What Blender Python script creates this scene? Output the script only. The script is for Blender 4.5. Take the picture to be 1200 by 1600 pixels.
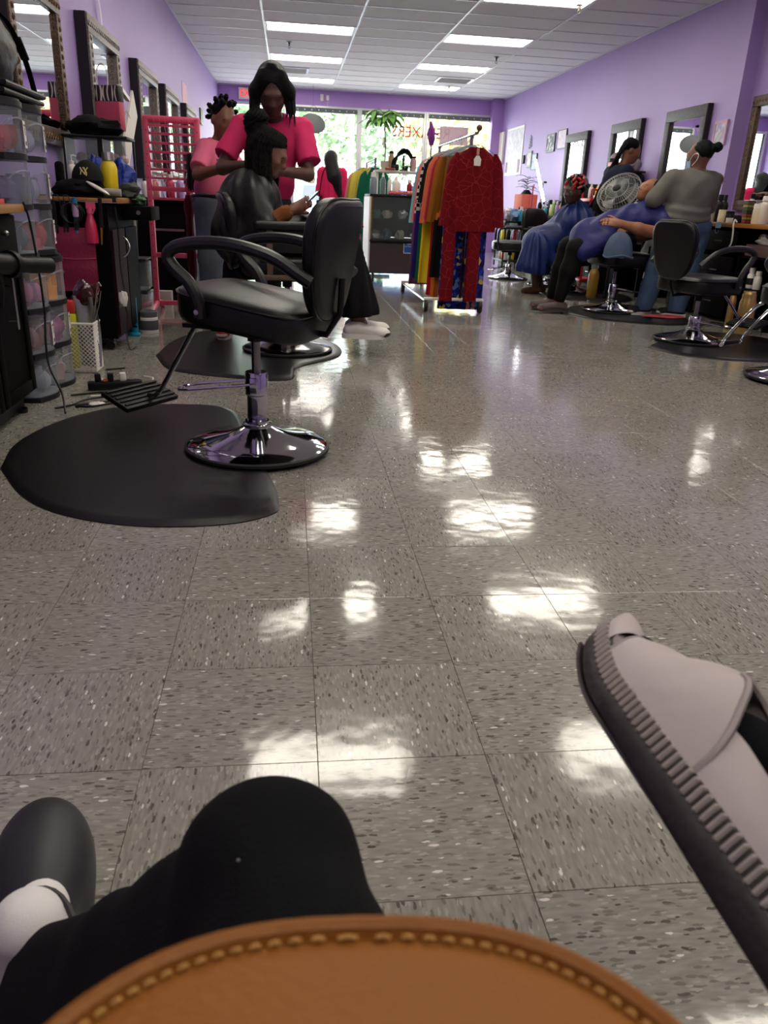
import bpy, bmesh, math, random
import numpy as np
from mathutils import Vector, Matrix, Euler, noise as mnoise

for o in list(bpy.data.objects):
    bpy.data.objects.remove(o)
SC = bpy.context.scene
COL = SC.collection
PI = math.pi
rnd = random.Random(7)

# ------------------------------------------------------------------ camera
F_PX, PITCH, YAW, ROLL, CAM_H = 1206.67, 0.3810, 0.1286, 0.0434, 0.9293
def cam_axes():
    cp, sp, cy, sy = math.cos(PITCH), math.sin(PITCH), math.cos(YAW), math.sin(YAW)
    fw = Vector((sy*cp, cy*cp, -sp)); r = Vector((cy, -sy, 0)); u = r.cross(fw)
    cr, sr = math.cos(ROLL), math.sin(ROLL)
    return fw, cr*r + sr*u, -sr*r + cr*u
cd = bpy.data.cameras.new('camera'); cam = bpy.data.objects.new('camera', cd); COL.objects.link(cam)
_fw, _r, _u = cam_axes()
cam.matrix_world = Matrix(((_r.x, _u.x, -_fw.x, 0), (_r.y, _u.y, -_fw.y, 0), (_r.z, _u.z, -_fw.z, CAM_H), (0, 0, 0, 1)))
cd.sensor_fit = 'HORIZONTAL'; cd.sensor_width = 36; cd.lens = F_PX/1200*36
cd.clip_start = .02; cd.clip_end = 400
cd.dof.use_dof = True; cd.dof.focus_distance = 3.2; cd.dof.aperture_fstop = 14
SC.camera = cam

# ------------------------------------------------------------------ world, sun, exposure
SC.view_settings.view_transform = 'Standard'; SC.view_settings.look = 'None'
SC.view_settings.gamma = 1; SC.view_settings.use_curve_mapping = False
SC.view_settings.exposure = 0.10
W = bpy.data.worlds.new('sky'); SC.world = W; W.use_nodes = True
wn = W.node_tree; wn.nodes.clear()
sky = wn.nodes.new('ShaderNodeTexSky'); sky.sky_type = 'HOSEK_WILKIE'; sky.turbidity = 5; sky.ground_albedo = .4
sky.sun_direction = Vector((-.25, -.55, .8)).normalized()
hz = wn.nodes.new('ShaderNodeMix'); hz.data_type = 'RGBA'; hz.inputs[0].default_value = .75
hz.inputs[7].default_value = (.93, .97, 1, 1)
bg = wn.nodes.new('ShaderNodeBackground'); bg.inputs[1].default_value = 15
wo = wn.nodes.new('ShaderNodeOutputWorld')
wn.links.new(sky.outputs[0], hz.inputs[6]); wn.links.new(hz.outputs[2], bg.inputs[0]); wn.links.new(bg.outputs[0], wo.inputs[0])
sd = bpy.data.lights.new('sun', 'SUN'); sd.energy = 24; sd.angle = .02; sd.color = (1, .95, .88)
so = bpy.data.objects.new('sun', sd); COL.objects.link(so); so.location = (0, -20, 30)
so.rotation_euler = Vector((-.25, -.55, .8)).to_track_quat('Z', 'Y').to_euler()
LAMP = 14.0          # emission strength of the ceiling diffusers
SC.cycles.max_bounces = 7; SC.cycles.diffuse_bounces = 4; SC.cycles.glossy_bounces = 4; SC.cycles.transmission_bounces = 6; SC.cycles.transparent_max_bounces = 16
SC.cycles.caustics_reflective = False; SC.cycles.caustics_refractive = False; SC.cycles.use_adaptive_sampling = True; SC.cycles.adaptive_threshold = .03

# ------------------------------------------------------------------ materials
def lin(c):
    return tuple(((v/255)/12.92 if v/255 <= .04045 else ((v/255+.055)/1.055)**2.4) for v in c)
_M = {}
def M(name, rgb=(128,128,128), rough=.5, metal=0, var=.12, scale=18, bump=0, bscale=60, coat=0, trans=0, alpha=1, emit=0, spec=.5, sheen=0, rgb2=None, stretch=None):
    """Principled material with a noise-driven colour and roughness variation."""
    if name in _M: return _M[name]
    if rough >= .7 and spec == .5: spec = .16
    m = bpy.data.materials.new(name); m.use_nodes = True; nt = m.node_tree; N = nt.nodes; L = nt.links
    b = N['Principled BSDF']
    c = lin(rgb); c2 = lin(rgb2) if rgb2 else tuple(min(1, v*(1-var*1.6)) for v in c)
    tc = N.new('ShaderNodeTexCoord'); nz = N.new('ShaderNodeTexNoise'); nz.inputs['Scale'].default_value = scale; nz.inputs['Detail'].default_value = 3
    src = tc.outputs['Object']
    if stretch:
        mp = N.new('ShaderNodeMapping'); mp.inputs['Scale'].default_value = stretch; L.new(src, mp.inputs[0]); src = mp.outputs[0]
    L.new(src, nz.inputs['Vector'])
    mx = N.new('ShaderNodeMix'); mx.data_type = 'RGBA'; mx.inputs[6].default_value = (*c, 1); mx.inputs[7].default_value = (*c2, 1)
    L.new(nz.outputs[0], mx.inputs[0]); L.new(mx.outputs[2], b.inputs['Base Color'])
    b.inputs['Roughness'].default_value = rough; b.inputs['Metallic'].default_value = metal
    b.inputs['Specular IOR Level'].default_value = spec
    b.inputs['Coat Weight'].default_value = coat; b.inputs['Coat Roughness'].default_value = .08
    b.inputs['Transmission Weight'].default_value = trans; b.inputs['Alpha'].default_value = alpha
    b.inputs['Sheen Weight'].default_value = sheen
    if emit:
        L.new(mx.outputs[2], b.inputs['Emission Color']); b.inputs['Emission Strength'].default_value = emit
    if bump:
        n2 = N.new('ShaderNodeTexNoise'); n2.inputs['Scale'].default_value = bscale; n2.inputs['Detail'].default_value = 2
        L.new(src, n2.inputs['Vector'])
        bp = N.new('ShaderNodeBump'); bp.inputs['Strength'].default_value = bump; bp.inputs['Distance'].default_value = .01
        L.new(n2.outputs[0], bp.inputs['Height']); L.new(bp.outputs[0], b.inputs['Normal'])
    _M[name] = m
    return m
def mat_glass(name, tint=(240,245,245), opac=.08, rough=.03, fres=.7):
    """Thin clear sheet: mostly see-through with a glossy film."""
    if name in _M: return _M[name]
    m = bpy.data.materials.new(name); m.use_nodes = True; nt = m.node_tree; N = nt.nodes; L = nt.links; N.clear()
    o = N.new('ShaderNodeOutputMaterial'); t = N.new('ShaderNodeBsdfTransparent'); t.inputs[0].default_value = (*lin(tint), 1)
    p = N.new('ShaderNodeBsdfPrincipled'); p.inputs['Base Color'].default_value = (*lin((205,212,218)), 1); p.inputs['Roughness'].default_value = rough
    f = N.new('ShaderNodeFresnel'); f.inputs[0].default_value = 1.45
    nz = N.new('ShaderNodeTexNoise'); nz.inputs['Scale'].default_value = 6
    tc = N.new('ShaderNodeTexCoord'); L.new(tc.outputs['Object'], nz.inputs['Vector'])
    a = N.new('ShaderNodeMath'); a.operation = 'MULTIPLY_ADD'; a.inputs[1].default_value = .04; L.new(nz.outputs[0], a.inputs[0]); a.inputs[2].default_value = opac
    ad = N.new('ShaderNodeMath'); ad.operation = 'ADD'; ad.use_clamp = True; L.new(a.outputs[0], ad.inputs[0])
    g = N.new('ShaderNodeMath'); g.operation = 'MULTIPLY'; g.inputs[1].default_value = fres; L.new(f.outputs[0], g.inputs[0]); L.new(g.outputs[0], ad.inputs[1])
    mx = N.new('ShaderNodeMixShader'); L.new(ad.outputs[0], mx.inputs[0]); L.new(t.outputs[0], mx.inputs[1]); L.new(p.outputs[0], mx.inputs[2]); L.new(mx.outputs[0], o.inputs[0])
    _M[name] = m
    return m

# ------------------------------------------------------------------ mesh collector
class MB:
    def __init__(s): s.v = []; s.f = []; s.m = []; s.mi = 0
    def add(s, vs, fs):
        k = len(s.v); s.v += [tuple(p) for p in vs]; s.f += [tuple(i+k for i in f) for f in fs]; s.m += [s.mi]*len(fs); return s
    def box(s, c, d, rz=0, rot=None):
        x, y, z = (q/2 for q in d); R = rot if rot is not None else (Matrix.Rotation(rz, 3, 'Z') if rz else None)
        vs = [Vector((a*x, b*y, e*z)) for a in (-1,1) for b in (-1,1) for e in (-1,1)]
        if R is not None: vs = [R @ q for q in vs]
        return s.add([(q.x+c[0], q.y+c[1], q.z+c[2]) for q in vs], [(0,1,3,2),(4,6,7,5),(0,4,5,1),(2,3,7,6),(0,2,6,4),(1,5,7,3)])
    def rbox(s, c, d, r=.01, seg=2, rz=0, rot=None):
        bm = bmesh.new(); bmesh.ops.create_cube(bm, size=1); bmesh.ops.scale(bm, vec=d, verts=bm.verts)
        bmesh.ops.bevel(bm, geom=list(bm.edges), offset=min(r, min(d)*.49), segments=seg, affect='EDGES', profile=.5)
        R = rot if rot is not None else Matrix.Rotation(rz, 3, 'Z')
        bm.verts.index_update()
        vs = [R @ q.co + Vector(c) for q in bm.verts]; fs = [[q.index for q in f.verts] for f in bm.faces]; bm.free()
        return s.add(vs, fs)
    def tube(s, pts, r, n=8, caps=True, flat=1.0):
        pts = [Vector(p) for p in pts]; rs = r if isinstance(r, (list, tuple)) else [r]*len(pts)
        k = len(s.v); up = None; rings = []
        for i, p in enumerate(pts):
            t = (pts[min(i+1, len(pts)-1)] - pts[max(i-1, 0)])
            if t.length < 1e-9: t = Vector((0,0,1))
            t.normalize()
            if up is None:
                a = Vector((0,0,1)) if abs(t.z) < .9 else Vector((1,0,0)); up = (a - t*a.dot(t)).normalized()
            else:
                up = up - t*up.dot(t); up = up.normalized() if up.length > 1e-6 else t.orthogonal().normalized()
            w = t.cross(up)
            rings.append([p + (up*math.cos(2*PI*j/n)*flat + w*math.sin(2*PI*j/n))*rs[i] for j in range(n)])
        vs = [q for g in rings for q in g]
        fs = [(i*n+j, i*n+(j+1)%n, (i+1)*n+(j+1)%n, (i+1)*n+j) for i in range(len(pts)-1) for j in range(n)]
        if caps: fs += [tuple(range(n-1, -1, -1)), tuple((len(pts)-1)*n+j for j in range(n))]
        return s.add(vs, fs)
    def lathe(s, prof, n=20, c=(0,0,0), sx=1, sy=1, rot=None):
        vs = []; fs = []; k = len(prof)
        for j in range(n):
            a = 2*PI*j/n
            for r, z in prof:
                q = Vector((r*math.cos(a)*sx, r*math.sin(a)*sy, z))
                if rot is not None: q = rot @ q
                vs.append((q.x+c[0], q.y+c[1], q.z+c[2]))
        for j in range(n):
            for i in range(k-1):
                fs.append((j*k+i, ((j+1)%n)*k+i, ((j+1)%n)*k+i+1, j*k+i+1))
        if prof[0][0] > 1e-6: fs.append(tuple(j*k for j in range(n-1, -1, -1)))
        if prof[-1][0] > 1e-6: fs.append(tuple(j*k+k-1 for j in range(n)))
        return s.add(vs, fs)
    def prism(s, out, a0, a1, axis='z', sc=None):
        """extrude a 2-D outline along axis between a0 and a1"""
        n = len(out)
        def P(p, h):
            return {'z': (p[0], p[1], h), 'y': (p[0], h, p[1]), 'x': (h, p[0], p[1])}[axis]
        vs = [P(p, a0) for p in out] + [P(p, a1) for p in out]
        fs = [(i, (i+1)%n, n+(i+1)%n, n+i) for i in range(n)] + [tuple(range(n-1,-1,-1)), tuple(range(n, 2*n))]
        return s.add(vs, fs)
    def grid(s, fn, nu, nv, closed_u=False, thick=None):
        vs = [fn(i/(nu if closed_u else nu-1), j/(nv-1)) for i in range(nu) for j in range(nv)]
        fs = [(i*nv+j, ((i+1)%nu)*nv+j, ((i+1)%nu)*nv+j+1, i*nv+j+1) for i in range(nu if closed_u else nu-1) for j in range(nv-1)]
        return s.add(vs, fs)
    def ell(s, c, r, n=14, m=9, rot=None):
        prof = [(math.sin(PI*i/(m-1)), -math.cos(PI*i/(m-1))) for i in range(m)]
        vs = []; fs = []
        for j in range(n):
            for a, b in prof:
                q = Vector((a*math.cos(2*PI*j/n)*r[0], a*math.sin(2*PI*j/n)*r[1], b*r[2]))
                if rot is not None: q = rot @ q
                vs.append((q.x+c[0], q.y+c[1], q.z+c[2]))
        for j in range(n):
            for i in range(m-1): fs.append((j*m+i, ((j+1)%n)*m+i, ((j+1)%n)*m+i+1, j*m+i+1))
        return s.add(vs, fs)
    def xf(s, mat, start=0):
        s.v[start:] = [tuple(mat @ Vector(q)) for q in s.v[start:]]; return s
    def mesh(s, name, mats, smooth=35):
        me = bpy.data.meshes.new(name); me.from_pydata(s.v, [], s.f)
        for m in (mats if isinstance(mats, (list, tuple)) else [mats]): me.materials.append(m)
        if any(s.m): me.polygons.foreach_set('material_index', s.m)
        bm = bmesh.new(); bm.from_mesh(me); bmesh.ops.remove_doubles(bm, verts=bm.verts, dist=1e-5); bmesh.ops.recalc_face_normals(bm, faces=bm.faces); bm.to_mesh(me); bm.free()
        if smooth: me.shade_smooth(); me.set_sharp_from_angle(angle=math.radians(smooth))
        return me
    def build(s, name, mats, parent=None, loc=(0,0,0), rz=0, smooth=35, kind=None, label=None):
        return link(name, s.mesh(name, mats, smooth), parent, loc, rz, kind, label)
def link(name, me, parent=None, loc=(0,0,0), rz=0, kind=None, label=None):
    o = bpy.data.objects.new(name, me); COL.objects.link(o); o.location = loc
    if isinstance(rz, (tuple, list, Euler)): o.rotation_euler = rz
    else: o.rotation_euler = (0,0,rz)
    if parent: o.parent = parent
    if kind: o['kind'] = kind
    if label: o['label'] = label
    return o
def tag(o, label, cat, group=None):
    o['label'] = label; o['category'] = cat
    if group: o['group'] = group
    return o
def thing(name, label, cat, loc=(0,0,0), rz=0, group=None):
    o = bpy.data.objects.new(name, None); o.empty_display_size = .1; COL.objects.link(o); o.location = loc; o.rotation_euler = rz if isinstance(rz, tuple) else (0,0,rz)
    return tag(o, label, cat, group)
def struct(name, mb, mats, smooth=35, loc=(0,0,0)):
    return mb.build(name, mats, None, loc, kind='structure', smooth=smooth)
def dup(root, loc, rz=None, label=None, group=None):
    r = root.copy(); COL.objects.link(r); r.location = loc
    if rz is not None: r.rotation_euler = (0,0,rz)
    if label: r['label'] = label
    if group: r['group'] = group
    for ch in list(root.children):
        c = ch.copy(); COL.objects.link(c); c.parent = r
        for g in list(ch.children):
            d = g.copy(); COL.objects.link(d); d.parent = c
    return r
def spline(pts, n=8):
    """Catmull-Rom through pts"""
    P = [Vector(p) for p in pts]; P = [P[0]*2-P[1]] + P + [P[-1]*2-P[-2]]; out = []
    for i in range(1, len(P)-2):
        for k in range(n):
            t = k/n; a, b, c, d = P[i-1], P[i], P[i+1], P[i+2]
            out.append(.5*((2*b) + (c-a)*t + (2*a-5*b+4*c-d)*t*t + (-a+3*b-3*c+d)*t**3))
    return out + [P[-2]]
def lerp(a, b, t): return a + (b-a)*t

# ------------------------------------------------------------------ signed-distance bodies (one continuous skin per figure)
class SDF:
    def __init__(s, lo, hi, h):
        s.h = h; s.lo = np.array(lo, float); n = np.ceil((np.array(hi)-s.lo)/h).astype(int)+1; s.n = n
        s.ax = [s.lo[i]+h*np.arange(n[i]) for i in range(3)]; s.F = np.full(tuple(n), .5, np.float32)
    def _blk(s, lo, hi):
        a = np.clip(np.floor((np.array(lo)-s.lo)/s.h).astype(int), 0, s.n); b = np.clip(np.ceil((np.array(hi)-s.lo)/s.h).astype(int)+1, 0, s.n)
        sl = tuple(slice(a[i], b[i]) for i in range(3))
        X = s.ax[0][sl[0]][:,None,None]; Y = s.ax[1][sl[1]][None,:,None]; Z = s.ax[2][sl[2]][None,None,:]
        return sl, X, Y, Z
    def _mix(s, sl, d, k, sub=False):
        f = s.F[sl]
        if f.size == 0: return
        if sub:
            s.F[sl] = np.maximum(f, -d); return
        if k > 0:
            h = np.clip(.5+.5*(f-d)/k, 0, 1); s.F[sl] = f*(1-h)+d*h-k*h*(1-h)
        else: s.F[sl] = np.minimum(f, d)
    def cap(s, a, b, ra, rb=None, k=.02, sub=False, fold=None, sq=None):
        """tapered capsule; sq=(sx,sy,sz) squashes about its axis start"""
        rb = ra if rb is None else rb; a = np.array(a, float); b = np.array(b, float); R = max(ra, rb)+k+.03
        sl, X, Y, Z = s._blk(np.minimum(a,b)-R, np.maximum(a,b)+R); ab = b-a; L = max(ab@ab, 1e-9)
        t = np.clip(((X-a[0])*ab[0]+(Y-a[1])*ab[1]+(Z-a[2])*ab[2])/L, 0, 1)
        d = np.sqrt((X-a[0]-ab[0]*t)**2+(Y-a[1]-ab[1]*t)**2+(Z-a[2]-ab[2]*t)**2)-(ra+(rb-ra)*t)
        if fold is not None: d = d+fold(X, Y, Z)
        s._mix(sl, d, k, sub); return s
    def chain(s, pts, rs, k=.02):
        for i in range(len(pts)-1): s.cap(pts[i], pts[i+1], rs[i], rs[i+1], k)
        return s
    def cone(s, a, b, ra, rb, k=.02, fold=None):
        """tapered tube with flat, slightly rounded ends (cuffs, hems)"""
        a = np.array(a, float); b = np.array(b, float); R = max(ra, rb)+k+.03; sl, X, Y, Z = s._blk(np.minimum(a,b)-R, np.maximum(a,b)+R)
        ab = b-a; L = np.linalg.norm(ab); ab = ab/L; h = (X-a[0])*ab[0]+(Y-a[1])*ab[1]+(Z-a[2])*ab[2]
        rad = np.sqrt(np.maximum((X-a[0]-ab[0]*h)**2+(Y-a[1]-ab[1]*h)**2+(Z-a[2]-ab[2]*h)**2, 0)); t = np.clip(h/L, 0, 1)
        d = np.maximum(rad-(ra+(rb-ra)*t), np.maximum(-h, h-L))
        if fold is not None: d = d+fold(X, Y, Z)
        s._mix(sl, d, k); return s
    def ell(s, c, r, k=.02, R=None, sub=False, fold=None):
        c = np.array(c, float); r = np.array(r, float); m = max(r)+k+.03
        sl, X, Y, Z = s._blk(c-m, c+m); dx, dy, dz = X-c[0], Y-c[1], Z-c[2]
        if R is not None:
            A = np.array(R.transposed() if isinstance(R, Matrix) else R); q = [A[i][0]*dx+A[i][1]*dy+A[i][2]*dz for i in range(3)]
        else: q = [dx, dy, dz]
        k0 = np.sqrt(sum((q[i]/r[i])**2 for i in range(3))); k1 = np.sqrt(sum((q[i]/r[i]**2)**2 for i in range(3)))+1e-9
        d = k0*(k0-1)/k1
        if fold is not None: d = d+fold(X, Y, Z)
        s._mix(sl, d, k, sub); return s
    def box(s, c, hd, r=.01, k=.02, R=None, sub=False):
        c = np.array(c, float); hd = np.array(hd, float); m = np.linalg.norm(hd)+k+.03
        sl, X, Y, Z = s._blk(c-m, c+m); dx, dy, dz = X-c[0], Y-c[1], Z-c[2]
        if R is not None:
            A = np.array(R.transposed()); q = [A[i][0]*dx+A[i][1]*dy+A[i][2]*dz for i in range(3)]
        else: q = [dx, dy, dz]
        q = [np.abs(q[i])-hd[i]+r for i in range(3)]
        d = np.sqrt(sum(np.maximum(v, 0)**2 for v in q))+np.minimum(np.maximum(np.maximum(q[0], q[1]), q[2]), 0)-r
        s._mix(sl, d, k, sub); return s
    def fold(s, fn):
        s.F += fn(s.ax[0][:,None,None], s.ax[1][None,:,None], s.ax[2][None,None,:]).astype(np.float32); return s
    def cut(s, p, n):
        """keep the side of the plane that n points away from"""
        n = np.array(Vector(n).normalized()); d = (s.ax[0][:,None,None]-p[0])*n[0]+(s.ax[1][None,:,None]-p[1])*n[1]+(s.ax[2][None,None,:]-p[2])*n[2]
        s.F = np.maximum(s.F, d.astype(np.float32)); return s
    def mesh(s):
        F = s.F; F[0]=F[-1]=.5; F[:,0]=F[:,-1]=.5; F[:,:,0]=F[:,:,-1]=.5
        S = F < 0; n = np.array(F.shape)-1
        cnt = np.zeros(n, np.int8); 
        for i in (0,1):
            for j in (0,1):
                for k in (0,1): cnt += S[i:n[0]+i, j:n[1]+j, k:n[2]+k]
        act = (cnt > 0) & (cnt < 8); idx = np.full(n, -1, np.int64); C = np.argwhere(act); idx[act] = np.arange(len(C))
        P = np.zeros((len(C), 3)); w = np.zeros(len(C))
        cor = [(i,j,k) for i in (0,1) for j in (0,1) for k in (0,1)]
        val = {c: F[C[:,0]+c[0], C[:,1]+c[1], C[:,2]+c[2]].astype(float) for c in cor}
        for c in cor:
            for ax in range(3):
                if c[ax]: continue
                e = list(c); e[ax] = 1; e = tuple(e); a, b = val[c], val[e]; m = (a < 0) != (b < 0)
                t = np.where(m, a/np.where(m, a-b, 1), 0); q = np.tile(np.array(c, float), (len(C), 1)); q[:,ax] = t
                P[m] += q[m]; w[m] += 1
        P = (C+P/w[:,None])*s.h+s.lo; Q = []
        for ax in range(3):
            a, b = [(1,2),(2,0),(0,1)][ax]; s0 = [slice(1,-1)]*3; s0[ax] = slice(0,-1); s1 = list(s0); s1[ax] = slice(1,None)
            A, B = S[tuple(s0)], S[tuple(s1)]; E = np.argwhere(A != B); fl = A[tuple(E.T)]
            E = E + np.array([0 if i == ax else 1 for i in range(3)])
            def at(da, db):
                q = E.copy(); q[:,a] -= da; q[:,b] -= db; return idx[tuple(q.T)]
            q = np.stack([at(1,1), at(0,1), at(0,0), at(1,0)], 1); q[~fl] = q[~fl][:,::-1]; Q.append(q)
        return P, np.concatenate(Q)
    def build(s, name, mats, parent=None, smooth_it=1, loc=(0,0,0), kind=None, label=None, colfn=None):
        P, Q = s.mesh()
        me = bpy.data.meshes.new(name); me.vertices.add(len(P)); me.vertices.foreach_set('co', P.astype(np.float32).ravel())
        me.loops.add(Q.size); me.loops.foreach_set('vertex_index', Q.ravel().astype(np.int32)); me.polygons.add(len(Q))
        me.polygons.foreach_set('loop_start', np.arange(0, Q.size, 4, dtype=np.int32)); me.update(calc_edges=True); me.validate()
        for m in (mats if isinstance(mats, (list, tuple)) else [mats]): me.materials.append(m)
        if colfn is not None:
            cen = P[Q].mean(1); me.polygons.foreach_set('material_index', np.asarray(colfn(cen), np.int32))
        if smooth_it:
            bm = bmesh.new(); bm.from_mesh(me)
            for _ in range(smooth_it): bmesh.ops.smooth_vert(bm, verts=bm.verts, factor=.5, use_axis_x=True, use_axis_y=True, use_axis_z=True)
            bm.to_mesh(me); bm.free()
        me.shade_smooth()
        return link(name, me, parent, loc, 0, kind, label)
# ================================================================== STRUCTURE
XL, XR, XR2, YB, YF, H = -1.46, 4.52, 4.66, 18.2, -2.6, 3.048
YSTEP = 8.38
T = .3048; TX, TY = .0448, 1.1139
def proj(x, y, z):
    d = Vector((x, y, z-CAM_H)); w = d.dot(_fw)
    if w < .05: return None
    return 600+F_PX*d.dot(_r)/w, 800-F_PX*d.dot(_u)/w

def mat_floor():
    m = bpy.data.materials.new('vinyl_tile'); m.use_nodes = True; nt = m.node_tree; N = nt.nodes; L = nt.links; b = N['Principled BSDF']
    def math_(op, a, bb=None, c=None):
        n = N.new('ShaderNodeMath'); n.operation = op
        for i, q in enumerate((a, bb, c)):
            if q is None: continue
            if isinstance(q, (int, float)): n.inputs[i].default_value = q
            else: L.new(q, n.inputs[i])
        return n.outputs[0]
    g = N.new('ShaderNodeNewGeometry'); sp = N.new('ShaderNodeSeparateXYZ'); L.new(g.outputs['Position'], sp.inputs[0])
    x = math_('DIVIDE', math_('SUBTRACT', sp.outputs[0], TX), T); y = math_('DIVIDE', math_('SUBTRACT', sp.outputs[1], TY), T)
    fx = math_('FLOOR', x); fy = math_('FLOOR', y); par = math_('FLOORED_MODULO', math_('ADD', fx, fy), 2)
    ct = N.new('ShaderNodeCombineXYZ'); L.new(fx, ct.inputs[0]); L.new(fy, ct.inputs[1])
    wn_ = N.new('ShaderNodeTexWhiteNoise'); wn_.noise_dimensions = '2D'; L.new(ct.outputs[0], wn_.inputs['Vector'])
    ca = N.new('ShaderNodeCombineXYZ'); L.new(x, ca.inputs[0]); L.new(y, ca.inputs[1])
    cb = N.new('ShaderNodeCombineXYZ'); L.new(y, cb.inputs[0]); L.new(x, cb.inputs[1])
    mv = N.new('ShaderNodeMix'); mv.data_type = 'VECTOR'; L.new(par, mv.inputs[0]); L.new(ca.outputs[0], mv.inputs[4]); L.new(cb.outputs[0], mv.inputs[5])
    of = N.new('ShaderNodeVectorMath'); of.operation = 'MULTIPLY_ADD'; L.new(wn_.outputs[1], of.inputs[0]); of.inputs[1].default_value = (7, 7, 0); L.new(mv.outputs[1], of.inputs[2])
    # warp so the chips get ragged outlines
    wz = N.new('ShaderNodeTexNoise'); wz.inputs['Scale'].default_value = 30; L.new(of.outputs[0], wz.inputs['Vector'])
    wa = N.new('ShaderNodeVectorMath'); wa.operation = 'MULTIPLY_ADD'; L.new(wz.outputs[1], wa.inputs[0]); wa.inputs[1].default_value = (.02, .03, 0); L.new(of.outputs[0], wa.inputs[2])
    def chips(sx, sy, lo, hi, dist):
        mp = N.new('ShaderNodeMapping'); mp.inputs['Scale'].default_value = (sx, sy, 1); L.new(wa.outputs[0], mp.inputs[0])
        v = N.new('ShaderNodeTexVoronoi'); v.voronoi_dimensions = '2D'; v.inputs['Scale'].default_value = 1; L.new(mp.outputs[0], v.inputs['Vector'])
        sc = N.new('ShaderNodeSeparateColor'); L.new(v.outputs['Color'], sc.inputs[0])
        pick = math_('MULTIPLY', math_('GREATER_THAN', sc.outputs[0], lo), math_('LESS_THAN', sc.outputs[0], hi))
        near = math_('LESS_THAN', v.outputs['Distance'], math_('MULTIPLY_ADD', sc.outputs[1], dist*.7, dist*.4))
        return math_('MULTIPLY', pick, near)
    def mixc(f, a, col):
        n = N.new('ShaderNodeMix'); n.data_type = 'RGBA'; L.new(f, n.inputs[0])
        if isinstance(a, tuple): n.inputs[6].default_value = (*a, 1)
        else: L.new(a, n.inputs[6])
        if isinstance(col, tuple): n.inputs[7].default_value = (*col, 1)
        else: L.new(col, n.inputs[7])
        return n.outputs[2]
    mp = N.new('ShaderNodeMapping'); mp.inputs['Scale'].default_value = (46, 9, 1); L.new(of.outputs[0], mp.inputs[0])
    nz = N.new('ShaderNodeTexNoise'); nz.inputs['Scale'].default_value = 1; nz.inputs['Detail'].default_value = 4; L.new(mp.outputs[0], nz.inputs['Vector'])
    rp = N.new('ShaderNodeMapRange'); rp.inputs[1].default_value = .35; rp.inputs[2].default_value = .65; L.new(nz.outputs[0], rp.inputs[0])
    c = mixc(rp.outputs[0], lin((126,123,114)), lin((143,140,131)))
    c = mixc(chips(48, 13, .0, .30, .42), c, lin((111,108,100)))
    c = mixc(chips(52, 15, .35, .58, .42), c, lin((152,149,140)))
    c = mixc(chips(40, 12, .60, .70, .36), c, lin((88,85,78)))
    c = mixc(chips(44, 15, .80, .83, .34), c, lin((74,71,65)))
    c = mixc(chips(36, 11, .915, .965, .28), c, lin((206,200,190)))
    tv = math_('MULTIPLY_ADD', wn_.outputs[0], .12, .92)
    hs = N.new('ShaderNodeHueSaturation'); L.new(tv, hs.inputs['Value']); L.new(c, hs.inputs['Color'])
    L.new(hs.outputs[0], b.inputs['Base Color'])
    # waxed surface: slow waves, scuffs
    n1 = N.new('ShaderNodeTexNoise'); n1.inputs['Scale'].default_value = 9; n1.inputs['Detail'].default_value = 2; L.new(g.outputs['Position'], n1.inputs['Vector'])
    n2 = N.new('ShaderNodeTexNoise'); n2.inputs['Scale'].default_value = 120; n2.inputs['Detail'].default_value = 3; L.new(g.outputs['Position'], n2.inputs['Vector'])
    hh = math_('MULTIPLY_ADD', n2.outputs[0], .035, n1.outputs[0])
    bp = N.new('ShaderNodeBump'); bp.inputs['Strength'].default_value = .35; bp.inputs['Distance'].default_value = .0035; L.new(hh, bp.inputs['Height']); L.new(bp.outputs[0], b.inputs['Normal'])
    n3 = N.new('ShaderNodeTexNoise'); n3.inputs['Scale'].default_value = 2.2; n3.inputs['Detail'].default_value = 4; L.new(g.outputs['Position'], n3.inputs['Vector'])
    L.new(math_('MULTIPLY_ADD', n3.outputs[0], .12, .04), b.inputs['Roughness']); b.inputs['Specular IOR Level'].default_value = .6
    return m
m_floor = mat_floor(); m_grout = M('floor_joint', (78,74,68), .8)
fl_ = struct('floor', MB().box(((XL+XR2)/2, (YF+YB)/2, -.055), (XR2-XL+.4, YB-YF+.4, .1)), m_grout, 0)
gap = .0005; ch = .0005
def tile_verts(x0, y0, x1, y1):
    a, b_ = gap, gap+ch
    vs = [(x0+a,y0+a,-.005),(x1-a,y0+a,-.005),(x1-a,y1-a,-.005),(x0+a,y1-a,-.005),(x0+a,y0+a,-ch),(x1-a,y0+a,-ch),(x1-a,y1-a,-ch),(x0+a,y1-a,-ch),
          (x0+b_,y0+b_,0),(x1-b_,y0+b_,0),(x1-b_,y1-b_,0),(x0+b_,y1-b_,0)]
    fs = [(8,9,10,11)] + [(i, (i+1)%4, 4+(i+1)%4, 4+i) for i in range(4)] + [(4+i, 4+(i+1)%4, 8+(i+1)%4, 8+i) for i in range(4)]
    return vs, fs
tv_, tf_ = tile_verts(-T/2, -T/2, T/2, T/2)
tile_me = MB().add(tv_, tf_).mesh('tile', m_floor, 0)
cells = []
for i in range(-6, 17):
    for j in range(-13, 58):
        x0, y0 = TX+i*T, TY+j*T; x1, y1 = x0+T, y0+T
        if x1 < XL or x0 > XR2 or y1 < YF or y0 > YB: continue
        q = proj((x0+x1)/2, (y0+y1)/2, 0) if y0 > .1 else None
        inview = q is not None and -90 < q[0] < 1290 and q[1] < 1690
        cells.append((0 if inview else 1, y0+abs(x0)*.01, i, j, x0, y0, x1, y1))
cells.sort(); rest = MB(); cnt = 0
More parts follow.
